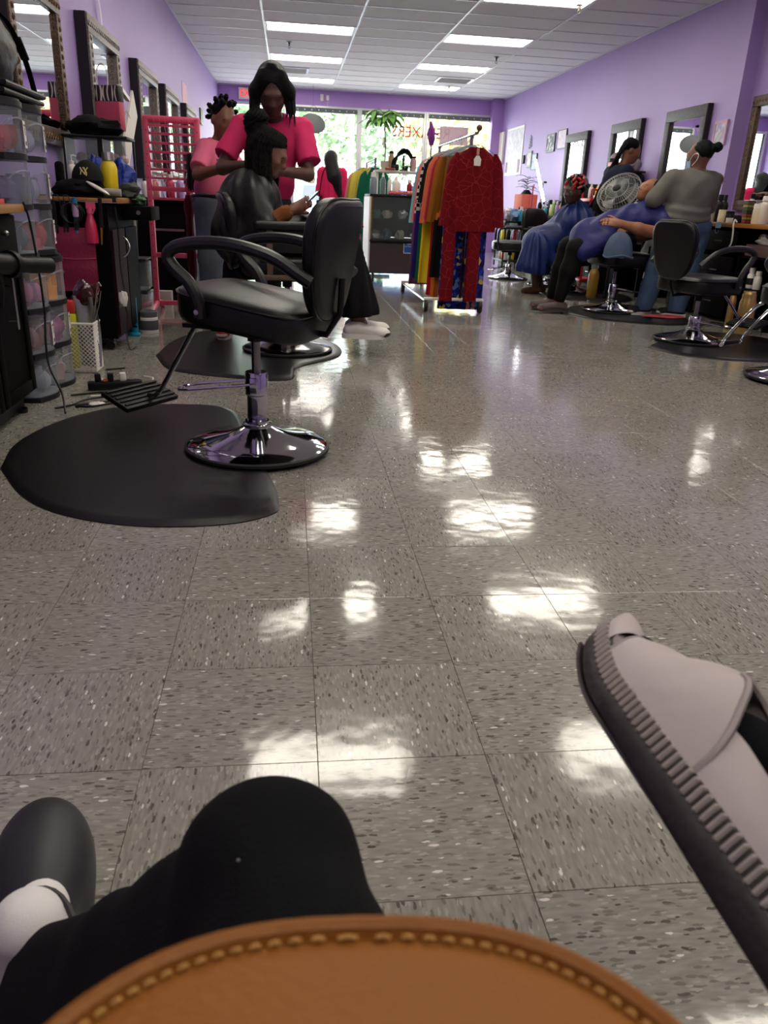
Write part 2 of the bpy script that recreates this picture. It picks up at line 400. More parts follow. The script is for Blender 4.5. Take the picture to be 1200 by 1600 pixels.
for c_ in cells:
    vis, _, i, j, x0, y0, x1, y1 = c_
    if vis == 0 and cnt < 300 and x0 > XL-.001 and x1 < XR2 and y0 < 6.2:
        o = link('tile', tile_me, fl_, ((x0+x1)/2, (y0+y1)/2, 0)); o.rotation_euler = (rnd.gauss(0, .0011), rnd.gauss(0, .0011), 0); cnt += 1
    else:
        vs, fs = tile_verts(max(x0, XL), max(y0, YF), min(x1, XR2), min(y1, YB)); rest.add(vs, fs)
rest.build('tile_field', m_floor, fl_, smooth=0, kind='stuff')

# walls
m_wall = M('purple_paint', (168,144,202), .55, var=.05, scale=2, bump=.05, bscale=90)
m_wall_b = M('deep_purple_paint', (168,132,200), .55, var=.05, scale=2, bump=.05, bscale=90)
m_white = M('white_trim', (226,226,224), .45, var=.05)
struct('wall_left', MB().box((XL-.075, (YF+YB)/2, H/2+.1), (.15, YB-YF+.3, H+.2)), m_wall, 0)
struct('wall_right', MB().box((XR+.3, (YSTEP+YB)/2+.07, H/2+.1), (.6, YB-YSTEP+.16, H+.2)).box((XR2+.2, (YF+YSTEP)/2-.07, H/2+.1), (.4, YSTEP-YF+.15, H+.2)), m_wall, 0)
struct('wall_near', MB().box(((XL+XR2)/2, YF-.075, H/2+.1), (XR2-XL+.3, .15, H+.2)), m_wall, 0)
struct('wall_back', MB().box(((XL+XR)/2, YB+.08, (2.75+H+.2)/2), (XR-XL, .16, H+.2-2.75)).box((4.44, YB+.08, 1.4), (.16, .16, 2.8)).box((-1.43, YB+.08, 1.4), (.06, .16, 2.8)).box((-.02, YB+.08, 1.4), (.10, .16, 2.8)), m_wall_b, 0)
struct('trim_1', MB().box((4.40, YB-.12, H/2), (.24, .24, H)), m_wall_b, 0)
# storefront glazing: four panes and a glass door
m_alu = M('white_aluminium', (214,216,214), .35, .3, var=.04); m_pane = mat_glass('window_glass', (250,253,252), .02)
def window(n, x0, x1, z0, z1):
    f = MB(); w = .055
    for a, b_ in ((x0, x0+w), (x1-w, x1)): f.rbox(((a+b_)/2, YB+.05, (z0+z1)/2), (w, .1, z1-z0), .006)
    for a, b_ in ((z0, z0+.1), (z1-w, z1)): f.rbox(((x0+x1)/2, YB+.05, (a+b_)/2), (x1-x0-2*w, .1, b_-a), .006)
    o = f.build('window_%d' % n, m_alu, kind='structure')
    MB().box(((x0+x1)/2, YB+.05, (z0+z1)/2+.02), (x1-x0-2*w, .008, z1-z0-.15)).build('pane', m_pane, o, smooth=0)
    return o
for n, (a, b_) in enumerate(((.03, 1.47), (1.47, 2.90), (2.90, 4.36))): window(n+1, a, b_, .0, 2.75)
dr = window(4, -1.40, -.07, 0, 2.75); dr.name = 'door_1'
MB().box((-.74, YB+.04, 1.05), (1.2, .07, .09)).build('push_bar', m_alu, dr)
struct('baseboard_left', MB().box((XL+.006, 8, .05), (.012, 20, .1)), M('black_cove_base', (30,28,30), .5), 0)
struct('baseboard_right', MB().box((XR-.006, (YSTEP+YB)/2, .05), (.012, YB-YSTEP, .1)), M('black_cove_base'), 0)

# ceiling: lay-in panels on a T-bar grid
m_panel = M('acoustic_panel', (236,236,236), .9, var=.06, scale=40, bump=.25, bscale=260); m_tbar = M('grid_white', (216,222,226), .4, var=.02)
GX, GY, PX, PY = -.33, 11.775, 1.2192, .6096
ce = struct('ceiling', MB().box(((XL+XR2)/2, (YF+YB)/2, H+.14), (XR2-XL+.3, YB-YF+.3, .12)), M('deck', (120,120,120), .9), 0)
lamp_cells = set(); lamp_rows = [-20, -16, -12, -8, -4, 0, 4, 8]
for r_ in lamp_rows: lamp_cells |= {(0, r_), (2, r_)}
vent_cells = {(0, 6), (2, 6)}
def pan(x0, x1, y0, y1):
    w = .012
    return MB().box(((x0+x1)/2, (y0+y1)/2, H+.014), (x1-x0-w, y1-y0-w, .016))
pme = pan(-PX/2, PX/2, -PY/2, PY/2).mesh('ceiling_panel', m_panel, 0); hid = MB()
for i in range(-1, 5):
    for j in range(-24, 12):
        x0, x1, y0, y1 = GX+i*PX, GX+(i+1)*PX, GY+j*PY, GY+(j+1)*PY
        if (i, j) in lamp_cells or x1 < XL+.05 or x0 > XR2-.05 or y0 > YB-.02 or y1 < YF: continue
        cx0, cx1, cy1 = max(x0, XL), min(x1, XR2), min(y1, YB)
        if y0 < 7.4: k = len(hid.v); b_ = pan(cx0, cx1, y0, cy1); hid.add(b_.v, b_.f); continue
        if (cx0, cx1, cy1) == (x0, x1, y1): link('ceiling_panel', pme, ce, ((x0+x1)/2, (y0+y1)/2, 0))
        else: pan(cx0, cx1, y0, cy1).build('ceiling_panel', m_panel, ce, smooth=0)
hid.build('ceiling_panels_overhead', m_panel, ce, smooth=0, kind='stuff')
def tbar(c, d): return MB().box(c, d)
for i in range(0, 5):
    x = GX+i*PX
    if XL < x < XR2: tbar((x, (YF+YB)/2, H+.003), (.026, YB-YF, .008)).build('grid_runner', m_tbar, ce, smooth=0)
for i in range(-1, 5):
    x0, x1 = max(GX+i*PX, XL)+.013, min(GX+(i+1)*PX, XR2)-.013
    if x1-x0 < .08: continue
    me = tbar((0, 0, H+.003), (x1-x0, .022, .006)).mesh('grid_crossbar', m_tbar, 0); hb = MB()
    for j in range(-23, 12):
        y = GY+j*PY
        if y > YB-.05: continue
        if y > 7.4: link('grid_crossbar', me, ce, ((x0+x1)/2, y, 0))
        elif y > YF: hb.box(((x0+x1)/2, y, H+.003), (x1-x0, .022, .006))
    hb.build('grid_crossbars_overhead', m_tbar, ce, smooth=0, kind='stuff')
MB().box((XL+.012, (YF+YB)/2, H-.004), (.024, YB-YF, .012)).box((XR-.012, (YSTEP+YB)/2, H-.004), (.024, YB-YSTEP, .012)).box((1.5, YB-.012, H-.004), (6, .024, .012)).build('wall_angle', m_tbar, ce, smooth=0)

# ceiling lights
m_diff = M('lit_diffuser', (255,247,232), .4, emit=LAMP, var=.01)
def troffer(label, group=None):
    t = thing('ceiling_light', label, 'light', group=group)
    f = MB(); w = .03
    for s_ in (-1, 1):
        f.box((s_*(PX/2-.013-w/2), 0, .012), (w, PY-.026, .02)); f.box((0, s_*(PY/2-.013-w/2), .012), (PX-.026-2*w, w, .02))
    f.box((0, 0, .07), (PX-.03, PY-.03, .02))
    f.build('frame', m_white, t, smooth=0)
    MB().box((0, 0, .012), (PX-.026-2*w, PY-.026-2*w, .006)).build('diffuser', m_diff, t, smooth=0)
    return t
t0 = None
names = {(0,0): 'nearest of the three lit ceiling panels above the pink-shirted stylists', (0,4): 'middle of the three lit ceiling panels above the pink-shirted stylists', (0,8): 'farthest of the three lit ceiling panels, by the purple header over the door',
         (2,-4): 'lit ceiling panel cut by the top edge of the photo', (2,0): 'bright ceiling panel second from front in the right-hand row', (2,4): 'bright ceiling panel third from front in the right-hand row', (2,8): 'bright ceiling panel nearest the shop window in the right-hand row'}
for (i, j) in sorted(lamp_cells):
    loc = (GX+(i+.5)*PX, GY+(j+.5)*PY, H)
    lb = names.get((i, j)); gr = 'lit ceiling panels'
    if lb is None: lb = 'ceiling panel light seen only as a glow on the shiny floor'; gr = 'ceiling lights overhead, out of frame'
    if t0 is None: t0 = troffer(lb, gr); t0.location = loc
    else: dup(t0, loc, label=lb, group=gr)
# vents
m_vent = M('vent_metal', (200,202,204), .35, .6); m_dark = M('dark_void', (25,25,27), .8)
def vent(loc, lb):
    t = thing('air_vent', lb, 'vent', loc, group='ceiling air vents')
    MB().box((0, 0, .002), (.62, .56, .006)).build('backing', m_dark, t, smooth=0)
    f = MB()
    for s_ in (-1, 1): f.box((s_*.30, 0, -.004), (.04, .58, .012)); f.box((0, s_*.28, -.004), (.58, .04, .012))
    f.build('frame', m_vent, t, smooth=0)
    me = MB().box((0, 0, 0), (.54, .045, .003), rot=Matrix.Rotation(-.6, 3, 'X')).mesh('slat', m_vent, 0)
    for k in range(7): link('slat', me, t, (0, -.22+.073*k, -.010))
vent((2.98, 15.75, H), 'louvred metal air vent in front of the far right ceiling light'); vent((.02, 15.75, H), 'louvred metal air vent partly hidden by the stylist\'s head')
def sprinkler(x, y, lb):
    t = thing('fire_sprinkler', lb, 'sprinkler', (x, y, H), group='ceiling sprinklers')
    c_ = M('aged_brass', (92,84,70), .4, .8)
    MB().lathe([(.04, 0), (.04, -.004), (.016, -.010), (.016, -.03), (.010, -.03), (.010, -.055), (0, -.055)], 12).build('body', c_, t)
    MB().lathe([(.0, -.082), (.022, -.085), (.022, -.088), (0, -.088)], 12).build('deflector', c_, t)
    MB().tube([(.009, 0, -.05), (.014, 0, -.068), (.004, 0, -.084)], .003, 5).tube([(-.009, 0, -.05), (-.014, 0, -.068), (-.004, 0, -.084)], .003, 5).build('yoke', c_, t)
sprinkler(.0, 13.1, 'small sprinkler between the two nearest left ceiling lights'); sprinkler(3.13, 13.2, 'small sprinkler near the right wall ceiling edge'); sprinkler(3.05, 16.6, 'small sprinkler at the ceiling light nearest the window'); sprinkler(3.2, 9.75, 'small sprinkler beside the ceiling light cut by the photo top')
# ================================================================== SHARED MATERIALS / HELPERS
m_chrome = M('chrome', (205,206,210), .07, 1, var=.03); m_black_vinyl = M('black_vinyl', (15,15,17), .38, var=.2, bump=.10, bscale=150, spec=.4)
m_black_plastic = M('black_plastic', (14,14,16), .45, spec=.25); m_black_wood = M('espresso_wood', (15,12,13), .6, var=.3, spec=.05, scale=6, stretch=(1,1,8))
m_steel = M('brushed_steel', (178,176,172), .25, .9); m_rubber = M('black_rubber', (18,18,19), .6)
m_mirror = M('mirror_silver', (232,236,238), .01, 1, var=.01); m_pink = M('pink_plastic', (236,92,128), .35, var=.1)
m_bfab = M('black_cloth', (12,12,14), .9, bump=.3, spec=.2); m_wood = M('honey_wood', (176,128,70), .45, rgb2=(140,92,44), scale=5, stretch=(2,14,14))
m_frost = mat_glass('frosted_plastic', (242,244,247), .11, .3, .3); m_clear = mat_glass('clear_plastic', (236,238,240), .14, .12)
m_paper = M('white_paper', (232,228,220), .7, var=.05); m_cord = M('black_cord', (16,16,17), .5)
m_whitep = M('white_plastic', (228,224,216), .4, var=.05)
def text_mesh(name, s, size, mat, parent, loc, rot, depth=.001, align='CENTER', sx=1):
    cu = bpy.data.curves.new(name, 'FONT'); cu.body = s; cu.size = size; cu.extrude = depth; cu.align_x = align; cu.align_y = 'CENTER'; cu.resolution_u = 2
    to = bpy.data.objects.new('tmp', cu); COL.objects.link(to); dg = bpy.context.evaluated_depsgraph_get()
    me = bpy.data.meshes.new_from_object(to.evaluated_get(dg)); bpy.data.objects.remove(to)
    me.materials.clear(); me.materials.append(mat)
    if sx != 1:
        for v in me.vertices: v.co.x *= sx
    return link(name, me, parent, loc, rot)
def single(name, mb, mat, label, cat, group=None, loc=(0,0,0), rz=0, smooth=35):
    return tag(mb.build(name, mat, None, loc, rz, smooth=smooth), label, cat, group)
def cloth_lump(seed, r=(.15,.1,.08), amp=.35, n=26, m_=16, zmin=0):
    """crumpled heap of fabric sitting on z=0"""
    b = MB(); off = Vector((seed*3.1, seed*1.7, seed))
    def f(u, v):
        a = 2*PI*u; th = PI*v; d = Vector((math.cos(a)*math.sin(th), math.sin(a)*math.sin(th), -math.cos(th)))
        k = 1+amp*(mnoise.noise(d*1.6+off)+.5*mnoise.noise(d*4+off)); z = d.z*r[2]*k+r[2]*.75
        return (d.x*r[0]*k, d.y*r[1]*k, max(zmin, z))
    return b.grid(f, n, m_, closed_u=True)
def bottle(name, label, cat, loc, r, h, mat, capmat, neck=.45, caph=.18, style='screw', group=None, band=None, rz=0):
    t = thing(name, label, cat, loc, rz, group); bh = h*(1-caph)
    MB().lathe([(0,0),(r*.92,0),(r,r*.12),(r,bh*.78),(r*.85,bh*.88),(r*neck,bh*.97),(r*neck,bh),(0,bh)], 16).build('bottle_body', mat, t)
    c = MB()
    if style == 'screw': c.lathe([(0,bh),(r*neck*1.15,bh),(r*neck*1.15,h),(0,h)], 14)
    elif style == 'flip': c.lathe([(0,bh*.97),(r*.8,bh*.97),(r*.7,h),(0,h)], 14)
    elif style == 'nozzle': c.lathe([(0,bh),(r*.5,bh),(r*.45,bh+h*caph*.25),(r*.14,h),(0,h)], 12)
    elif style == 'pump': c.lathe([(0,bh),(r*.5,bh),(r*.5,bh+h*caph*.3),(r*.15,bh+h*caph*.35),(r*.15,h*.97),(0,h*.97)], 12).tube([(0,0,h*.97),(r*.5,0,h*.98),(r*1.05,0,h*.95)], r*.16, 6)
    elif style == 'trigger': c.lathe([(0,bh),(r*.5,bh),(r*.42,bh+h*caph*.35),(0,bh+h*caph*.35)], 12).box((r*.25,0,h*.95), (r*1.5,r*.55,h*.08)).box((r*.8,0,h*.87), (r*.18,r*.35,h*.11), rot=Matrix.Rotation(.5,3,'Y'))
    c.build('cap', capmat, t)
    if band: MB().lathe([(r*1.01,bh*.22),(r*1.015,bh*.23),(r*1.015,bh*.62),(r*1.01,bh*.63)], 16).build('wrapper', band, t)
    return t
def jar(name, label, loc, r, h, mat, lidmat, band=None, group=None, cat='jar'):
    t = thing(name, label, cat, loc, 0, group)
    MB().lathe([(0,0),(r*.95,0),(r,h*.06),(r,h*.68),(r*.9,h*.74),(0,h*.74)], 20).build('jar_body', mat, t)
    MB().lathe([(0,h*.74),(r*.97,h*.74),(r*.97,h*.97),(r*.9,h),(0,h)], 20).build('lid', lidmat, t)
    if band: MB().lathe([(r*1.01,h*.15),(r*1.02,h*.16),(r*1.02,h*.58),(r*1.01,h*.59)], 20).build('wrapper', band, t)
    return t
def cord(label, pts, r=.004, mat=None, n=6, name='loose_cord', cat='cord', group=None):  # any loose cord not only extension leads
    return single(name, MB().tube(spline(pts, 8), r, n), mat or m_cord, label, cat, group)

# ================================================================== LEFT WALL MIRRORS
m_carve = M('carved_bronze_frame', (98,70,48), .45, .3, rgb2=(44,30,22), scale=60, bump=.9, bscale=70)
m_edge = M('dark_frame_side', (22,18,20), .4); m_crackle = M('silver_crackle_frame', (150,138,132), .4, .4, rgb2=(60,50,50), scale=70, bump=.8, bscale=90)
def wall_mirror(label, side, y0, y1, z0, z1, fw, mface, group, arched=False, dep=.045, ornament=None):
    """framed mirror hung on a side wall; side +1 = left wall facing +x"""
    X = XL if side > 0 else (XR if y0 > YSTEP else XR2)
    t = thing('wall_mirror', label, 'mirror', (X, (y0+y1)/2, z0), group=group); w, h = y1-y0, z1-z0; s = side
    MB().box((s*.012, 0, h/2), (.014, w-fw, h-fw)).build('backing', m_edge, t, smooth=0)
    MB().box((s*dep*.5, 0, h/2), (.006, w-2*fw+.01, h-2*fw+.01)).build('mirror_glass', m_mirror, t, smooth=0)
    for nm, c, d in (('frame_rail', (0, fw/2), (w, fw)), ('frame_rail', (0, h-fw/2), (w, fw)), ('frame_stile', (-(w-fw)/2, h/2), (fw, h-2*fw)), ('frame_stile', ((w-fw)/2, h/2), (fw, h-2*fw))):
        b = MB().rbox((s*dep/2+s*.004, c[0], c[1]), (dep, d[0], d[1]), .008)
        o = b.build(nm, mface, t)
        if ornament:      # carved scrolls standing proud of the frame
            g = MB(); L_ = max(d); n = int(L_/.05)
            for k in range(n):
                q = (k+.5)/n*L_-L_/2; cy, cz = (c[0]+q, c[1]) if d[0] > d[1] else (c[0], c[1]+q)
                g.tube([(s*(dep+.006), cy+math.cos(a*.9)*fw*.07*(1+a*.25), cz+math.sin(a*.9)*fw*.07*(1+a*.25)) for a in range(8)], .004, 5)
            g.build('carving', ornament, o)
    for q in (-1, 1): MB().box((s*dep*.46, q*(w/2+.004), h/2), (dep*.86, .006, h)).build('frame_side', m_edge, t, smooth=0)
    return t
m_gilt = M('worn_gilt', (112,80,48), .45, .4)
wall_mirror('large wall mirror with carved brown frame behind the clear drawer towers', 1, 4.78, 5.80, 1.17, 2.02, .10, m_carve, 'left wall mirrors', ornament=m_gilt)
m_sil = M('silver_pattern', (176,170,172), .4, .5, rgb2=(40,36,40), scale=34)
for lb, a, b_, z in (('wall mirror with black side edge and zebra bag hung over its lower corner', 6.36, 7.42, 2.06), ('wall mirror above the turquoise reflections beside the white board, third on the left wall', 8.30, 9.42, 2.06),
                    ('wall mirror with pale top rail seen just above the pink hair rack', 10.0, 11.1, 2.06), ('farthest small-looking wall mirror on the left wall, beyond the pink rack', 11.9, 13.0, 2.06)):
    wall_mirror(lb, 1, a, b_, 1.05, z, .12, m_crackle, 'left wall mirrors', ornament=m_sil, dep=.085)
t = single('poster', MB().box((0,0,0), (.004,.55,.27)), M('pale_pink_paper', (224,170,190), .6), 'small pale pink sheet on left wall above the farthest left mirror', 'poster', loc=(XL+.004, 12.45, 2.22))
t = single('picture_frame', MB().rbox((0,0,0), (.02,.4,.24), .004), m_edge, 'small dark frame on left wall near the bantu-knot woman\'s head', 'picture', loc=(XL+.012, 14.55, 2.12))
single('ribbon', MB().grid(lambda u, v: (XL+.012+.02*math.sin(v*2.2), 7.0+.05*u+.10*v, 2.42-.32*v), 2, 8), M('white_ribbon', (214,206,222), .6), 'thin white strip of paper hanging on left wall above second mirror', 'ribbon')

# ================================================================== FIRST STATION (cut by left edge)
def shaker_door(parent, x, y0, y1, z0, z1, handle_y=None, mat=None):
    mat = mat or m_black_wood
    d = MB().box((x, (y0+y1)/2, (z0+z1)/2), (.016, y1-y0-.006, z1-z0-.006)).build('door', mat, parent, smooth=0); w = .055; f = MB()
    for a, b_ in ((y0+.003, y0+w), (y1-w, y1-.003)): f.rbox((x+.012, (a+b_)/2, (z0+z1)/2), (.01, b_-a, z1-z0-.006), .003)
    for a, b_ in ((z0+.003, z0+w), (z1-w, z1-.003)): f.rbox((x+.012, (y0+y1)/2, (a+b_)/2), (.01, y1-y0-2*w, b_-a), .003)
    f.build('door_frame', mat, d)
    if handle_y:
        hz_ = z1-.17
        MB().tube([(x+.05, handle_y, hz_-.10), (x+.05, handle_y, hz_+.10)], .006, 8).tube([(x+.016, handle_y, hz_-.07), (x+.05, handle_y, hz_-.07)], .004, 6).tube([(x+.016, handle_y, hz_+.07), (x+.05, handle_y, hz_+.07)], .004, 6).build('handle', m_steel, d)
    return d
t = thing('salon_station', 'black station cabinet with steel bar handles at left edge', 'cabinet', (0,0,0), group='black salon stations')
MB().box((-1.305, 2.95, .455), (.30, 1.28, .75)).build('body', m_black_wood, t, smooth=0)
MB().box((-1.32, 2.95, .045), (.26, 1.22, .07)).build('plinth', m_black_plastic, t, smooth=0)
for k, (a, b_, hy) in enumerate(((2.36,2.76,2.70), (2.77,3.17,2.83), (3.18,3.58,3.34))): shaker_door(t, -1.148, a, b_, .09, .66, hy)
for a, b_ in ((2.36,2.96), (2.97,3.58)):
    d = MB().rbox((-1.145, (a+b_)/2, .745), (.02, b_-a-.008, .15), .004).build('drawer', m_black_wood, t)
    MB().ell((-1.122, (a+b_)/2+.13, .755), (.014,.012,.012), 8, 6).build('knob', m_steel, d)
MB().rbox((-1.28, 2.95, .845), (.36, 1.32, .032), .005).build('counter', m_wood, t)
for y in (2.45, 3.5): MB().lathe([(0,.0),(.02,0),(.022,.02),(.02,.012),(0,.012)], 10, (-1.18, y, 0)).build('caster', m_black_plastic, t)
single('book', MB().rbox((-1.2, 3.42, .872), (.12,.16,.018), .003), M('red_cover', (210,60,48), .5), 'red flat box on wooden counter at left edge', 'box')
t = thing('hair_dryer', 'black hair dryer stuck out from a holder on the left cabinet', 'hair dryer', (0,0,0))
R_ = (Vector((-1.0, 3.50, .63))-Vector((-1.10, 3.2, .655))).to_track_quat('Z','Y').to_matrix()
MB().lathe([(0,-.1),(.036,-.09),(.042,-.02),(.04,.06),(.03,.17),(.033,.19),(.033,.32),(.027,.32),(.027,.30),(0,.30)], 18, (-1.10,3.2,.655), rot=R_).build('barrel', m_black_plastic, t)
MB().tube([(-1.10,3.18,.63),(-1.10,3.19,.56),(-1.11,3.2,.50)], [.02,.019,.016], 10).build('handle', m_black_plastic, t)
MB().tube([(-1.16,3.28,.655),(-1.115,3.28,.655)], .02, 10).lathe([(.045,-.012),(.052,-.012),(.052,.012),(.045,.012)], 16, (-1.078,3.28,.648), rot=R_).build('holder_ring', m_black_plastic, t)
cord('thin black cord running down the cabinet side to the floor mat', [(-1.10,3.60,.87),(-1.09,3.62,.8),(-1.08,3.63,.62),(-1.085,3.66,.42),(-1.09,3.64,.28),(-1.08,3.62,.18),(-1.02,3.55,.08),(-.98,3.43,.018)], .005)
# ================================================================== CLEAR DRAWER TOWERS
m_dkg = M('charcoal_plastic', (30,30,33), .5, spec=.3)
def bow(y0, y1, xb, xf, bulge, n=10):
    return [(xb, y0), (xf, y0)] + [(xf+bulge*math.sin(PI*k/n), y0+(y1-y0)*k/n) for k in range(1, n)] + [(xf, y1), (xb, y1)]
contents = [((226,70,76),(120,56,80)), ((110,120,170),(190,180,196)), ((236,80,96),(150,60,80)), ((126,130,150),(80,84,96)), ((250,130,50),(80,120,220)), ((250,210,60),(240,110,50)), ((60,140,140),(230,80,60)), ((80,100,170),(220,70,90)), ((190,192,200),(150,154,164)), ((230,80,90),(100,220,210)), ((120,100,150),(90,90,120)), ((110,110,120),(150,100,110))]
def drawer_tower(label, y0, y1, z0, seeds, stick, xf):
    t = thing('drawer_tower', label, 'drawers', (0,0,z0), group='clear plastic drawer towers'); ph = .2
    fr = MB()
    for k in range(4):
        zz = k*ph; hgt = .022 if k else .02
        fr.prism(bow(y0+.004, y1-.004, XL+.02, xf+.004, .045), zz, zz+hgt)
    fr.prism(bow(y0+.004, y1-.004, XL+.02, xf-.004, .045), 3*ph+.022, 3*ph+.032)
    for yy in (y0+.008, y1-.008): fr.box((XL+.03, yy, .3), (.02, .012, .6))
    fr.build('frame', m_dkg, t, smooth=30); MB().box((XL+.035, (y0+y1)/2, .31), (.006, y1-y0-.04, .58)).build('back_panel', M('grey_translucent', (140,140,148), .6), t, smooth=0)
    for k in range(3):
        za, zb = k*ph+.024, (k+1)*ph-.002; o = bow(y0+.014, y1-.014, XL+.05, xf, .045); n = len(o); b = MB()
        def wall(oo): b.add([(p[0], p[1], za) for p in oo]+[(p[0], p[1], zb) for p in oo], [(i, (i+1)%n, n+(i+1)%n, n+i) for i in range(n)])
        wall(o); b.add([(p[0], p[1], za) for p in o], [tuple(range(n))])
        dd = b.build('drawer', m_frost, t, smooth=30)
        # raised swoosh grip moulded into the front
        g = MB(); yy = lambda u: lerp(y0+.02, y1-.02, u); fx = lambda u: xf+.045*math.sin(PI*lerp(.02,.98,u))+.003
        g.tube([(fx(u/12), yy(u/12), zb-.075+.035*math.sin(PI*(u/12)**.7)) for u in range(13)], .0035, 5)
        g.build('grip', m_frost, dd)
        ca, cb_ = contents[seeds[k] % len(contents)]; rr = random.Random(seeds[k]*7+1); ct = MB(); ma = M('stored_%d' % (seeds[k] % len(contents)), ca, .6, rgb2=cb_, scale=14)
        for q in range(9):
            ct.box((rr.uniform(xf-.13, xf-.035), lerp(y0+.06, y1-.06, (q+.5)/9), za+.02+.03*(q%3)), (rr.uniform(.05,.09), rr.uniform(.05,.09), rr.uniform(.05,.09)), rz=rr.random()*3)
        for q in range(3): ct.ell((rr.uniform(XL+.2, xf-.02), lerp(y0+.08, y1-.08, rr.random()), za+.06), (.05,.045,.05), 8, 6)
        ct.build('contents', ma, dd, kind='stuff')
        if stick[k]:
            u = .62; sy = yy(u); sx_ = fx(u)+.002; ang = math.atan2(.045*PI*math.cos(PI*u), (y1-y0))
            s_ = MB().box((0,0,0), (.0015,.075,.105)).build('sticker', m_paper, dd, (sx_, sy, za+.075), -ang)
            MB().box((.0016,0,-.034), (.001,.035,.016)).box((.0016,0,.035), (.001,.046,.008)).box((.0016,0,.012), (.001,.010,.03)).build('print', m_black_plastic, s_, smooth=0, kind='stuff')
    return t
drawer_tower('lower drawer tower nearest the black cabinet, on the floor', 3.66, 3.945, 0, (8,6,4), (0,1,0), -1.155)
drawer_tower('lower drawer tower beside the white basket, holding yellow and orange items', 3.955, 4.24, 0, (9,7,5), (0,1,0), -1.155)
drawer_tower('upper drawer tower carrying the black backpack', 3.63, 3.905, .636, (3,10,0), (0,0,1), -1.165)
drawer_tower('upper drawer tower next to the carved mirror, with three white stickers', 3.915, 4.19, .636, (2,1,1), (1,1,1), -1.165)
# backpack and trays on the towers
t = thing('backpack', 'black quilted backpack lying on the drawer towers', 'backpack', (-1.3, 3.93, 1.332))
b = cloth_lump(3, (.13,.20,.16), .16, 30, 20); m_quilt = M('black_quilted_nylon', (46,44,46), .5, bump=.5, bscale=25); b.build('bag_body', m_quilt, t)
MB().tube([(.06,-.2+.05*k,.30-.06*k-.02*math.sin(k)) for k in range(7)], .006, 6).build('zip', m_black_plastic, t)
MB().tube(spline([(.06,.02,.29),(.10,.08,.25),(.12,.15,.17),(.125,.215,.10),(.13,.26,.01),(.13,.28,-.06)], 6), .016, 6, flat=.25).build('strap', m_bfab, t)
MB().tube([(.117,.13,.20),(.127,.19,.125)], .02, 6, flat=.5).build('strap_pad', m_bfab, t)
for k, (zz, dx, lb) in enumerate(((1.274,.0,'lower black serving tray under the backpack'), (1.302,.01,'upper black serving tray under the backpack'))):
    t = thing('tray', lb, 'tray', (-1.29+dx, 3.92, zz), group='trays under the backpack')
    MB().rbox((0,0,.006), (.30,.54,.010), .004).build('plate', m_dkg, t)
    MB().tube([(s[0]*.15, s[1]*.27, .014) for s in ((-1,-1),(1,-1),(1,1),(-1,1),(-1,-1))], .011, 8).build('rim', m_black_plastic, t)
single('plastic_bag', cloth_lump(9, (.10,.16,.02), .5), M('yellowish_film', (196,190,140), .3, rgb2=(230,228,220)), 'crumpled yellowish plastic packet on the upper drawer tower', 'packet', loc=(-1.25, 4.13, 1.268))
single('hair_brush_case', MB().rbox((0,0,.085), (.05,.05,.17), .02, 3), M('black_fur', (12,12,13), .95, bump=1, bscale=120), 'tall fuzzy black brush standing behind the drawer tower', 'brush', loc=(-1.38, 5.28, 1.04-.13))
# ================================================================== WHITE BASKET
t = thing('laundry_basket', 'white lattice plastic basket of packages on the floor', 'basket', (-1.135, 4.425, 0))
bw, bd, bh = .17, .15, .262
MB().box((0,0,.008), (bw-.01,bd-.01,.012)).build('base', m_whitep, t, smooth=0)
MB().tube([(sx*bw/2, sy*bd/2, bh) for sx, sy in ((-1,-1),(1,-1),(1,1),(-1,1),(-1,-1))], .007, 8).build('rim', m_whitep, t)
def lattice(w, h):
    b = MB(); n = int((w+h)/.022)
    for k in range(-n, n):
        for sg in (1, -1):
            a = k*.022; p0 = Vector((a, 0, 0)); p1 = Vector((a+sg*h, 0, h)); lo, hi = -w/2, w/2
            def clip(p, q):
                d = q-p; t0, t1 = 0, 1
                if abs(d.x) < 1e-9: return None
                ta, tb = (lo-p.x)/d.x, (hi-p.x)/d.x
                t0, t1 = max(t0, min(ta,tb)), min(t1, max(ta,tb))
                return (p+d*t0, p+d*t1) if t1 > t0 else None
            c = clip(p0, p1)
            if c: b.tube(c, .0032, 4, flat=.5)
    return b
for nm, w_, rz, px, py in (('front_panel', bw, 0, 0, -bd/2), ('back_panel', bw, 0, 0, bd/2), ('side_panel', bd, PI/2, -bw/2, 0), ('side_panel', bd, PI/2, bw/2, 0)):
    lattice(w_, bh-.01).build(nm, m_whitep, t, (px, py, .008), rz)
t = thing('package', 'yellow packet with red top standing in the white basket', 'packet', (-1.175, 4.40, .02), .2); MB().rbox((0,0,.145), (.06,.05,.29), .008).build('pack_body', M('lime_yellow_pack', (206,204,30), .35), t); MB().rbox((0,0,.325), (.058,.046,.07), .01).build('pack_top', M('pack_red', (200,48,44), .4), t)
single('package', MB().grid(lambda u,v: (-.055+.11*u+.006*math.sin(v*9), .018*math.sin(u*7+v*5), .38*v), 12, 12).grid(lambda u,v: (-.055+.11*u, .03+.018*math.sin(u*6+v*4), .36*v), 12, 12), M('silver_film', (176,182,180), .18, .6, bump=.6, bscale=30), 'crinkled silver packet standing in the white basket', 'packet', loc=(-1.10, 4.42, .02), rz=-.3)
single('package', cloth_lump(5, (.065,.05,.075), .3), M('glossy_maroon_film', (64,22,24), .12, coat=.6, bump=.3, bscale=18), 'glossy maroon bag on top of the white basket\'s packets', 'packet', loc=(-1.10, 4.46, .345))
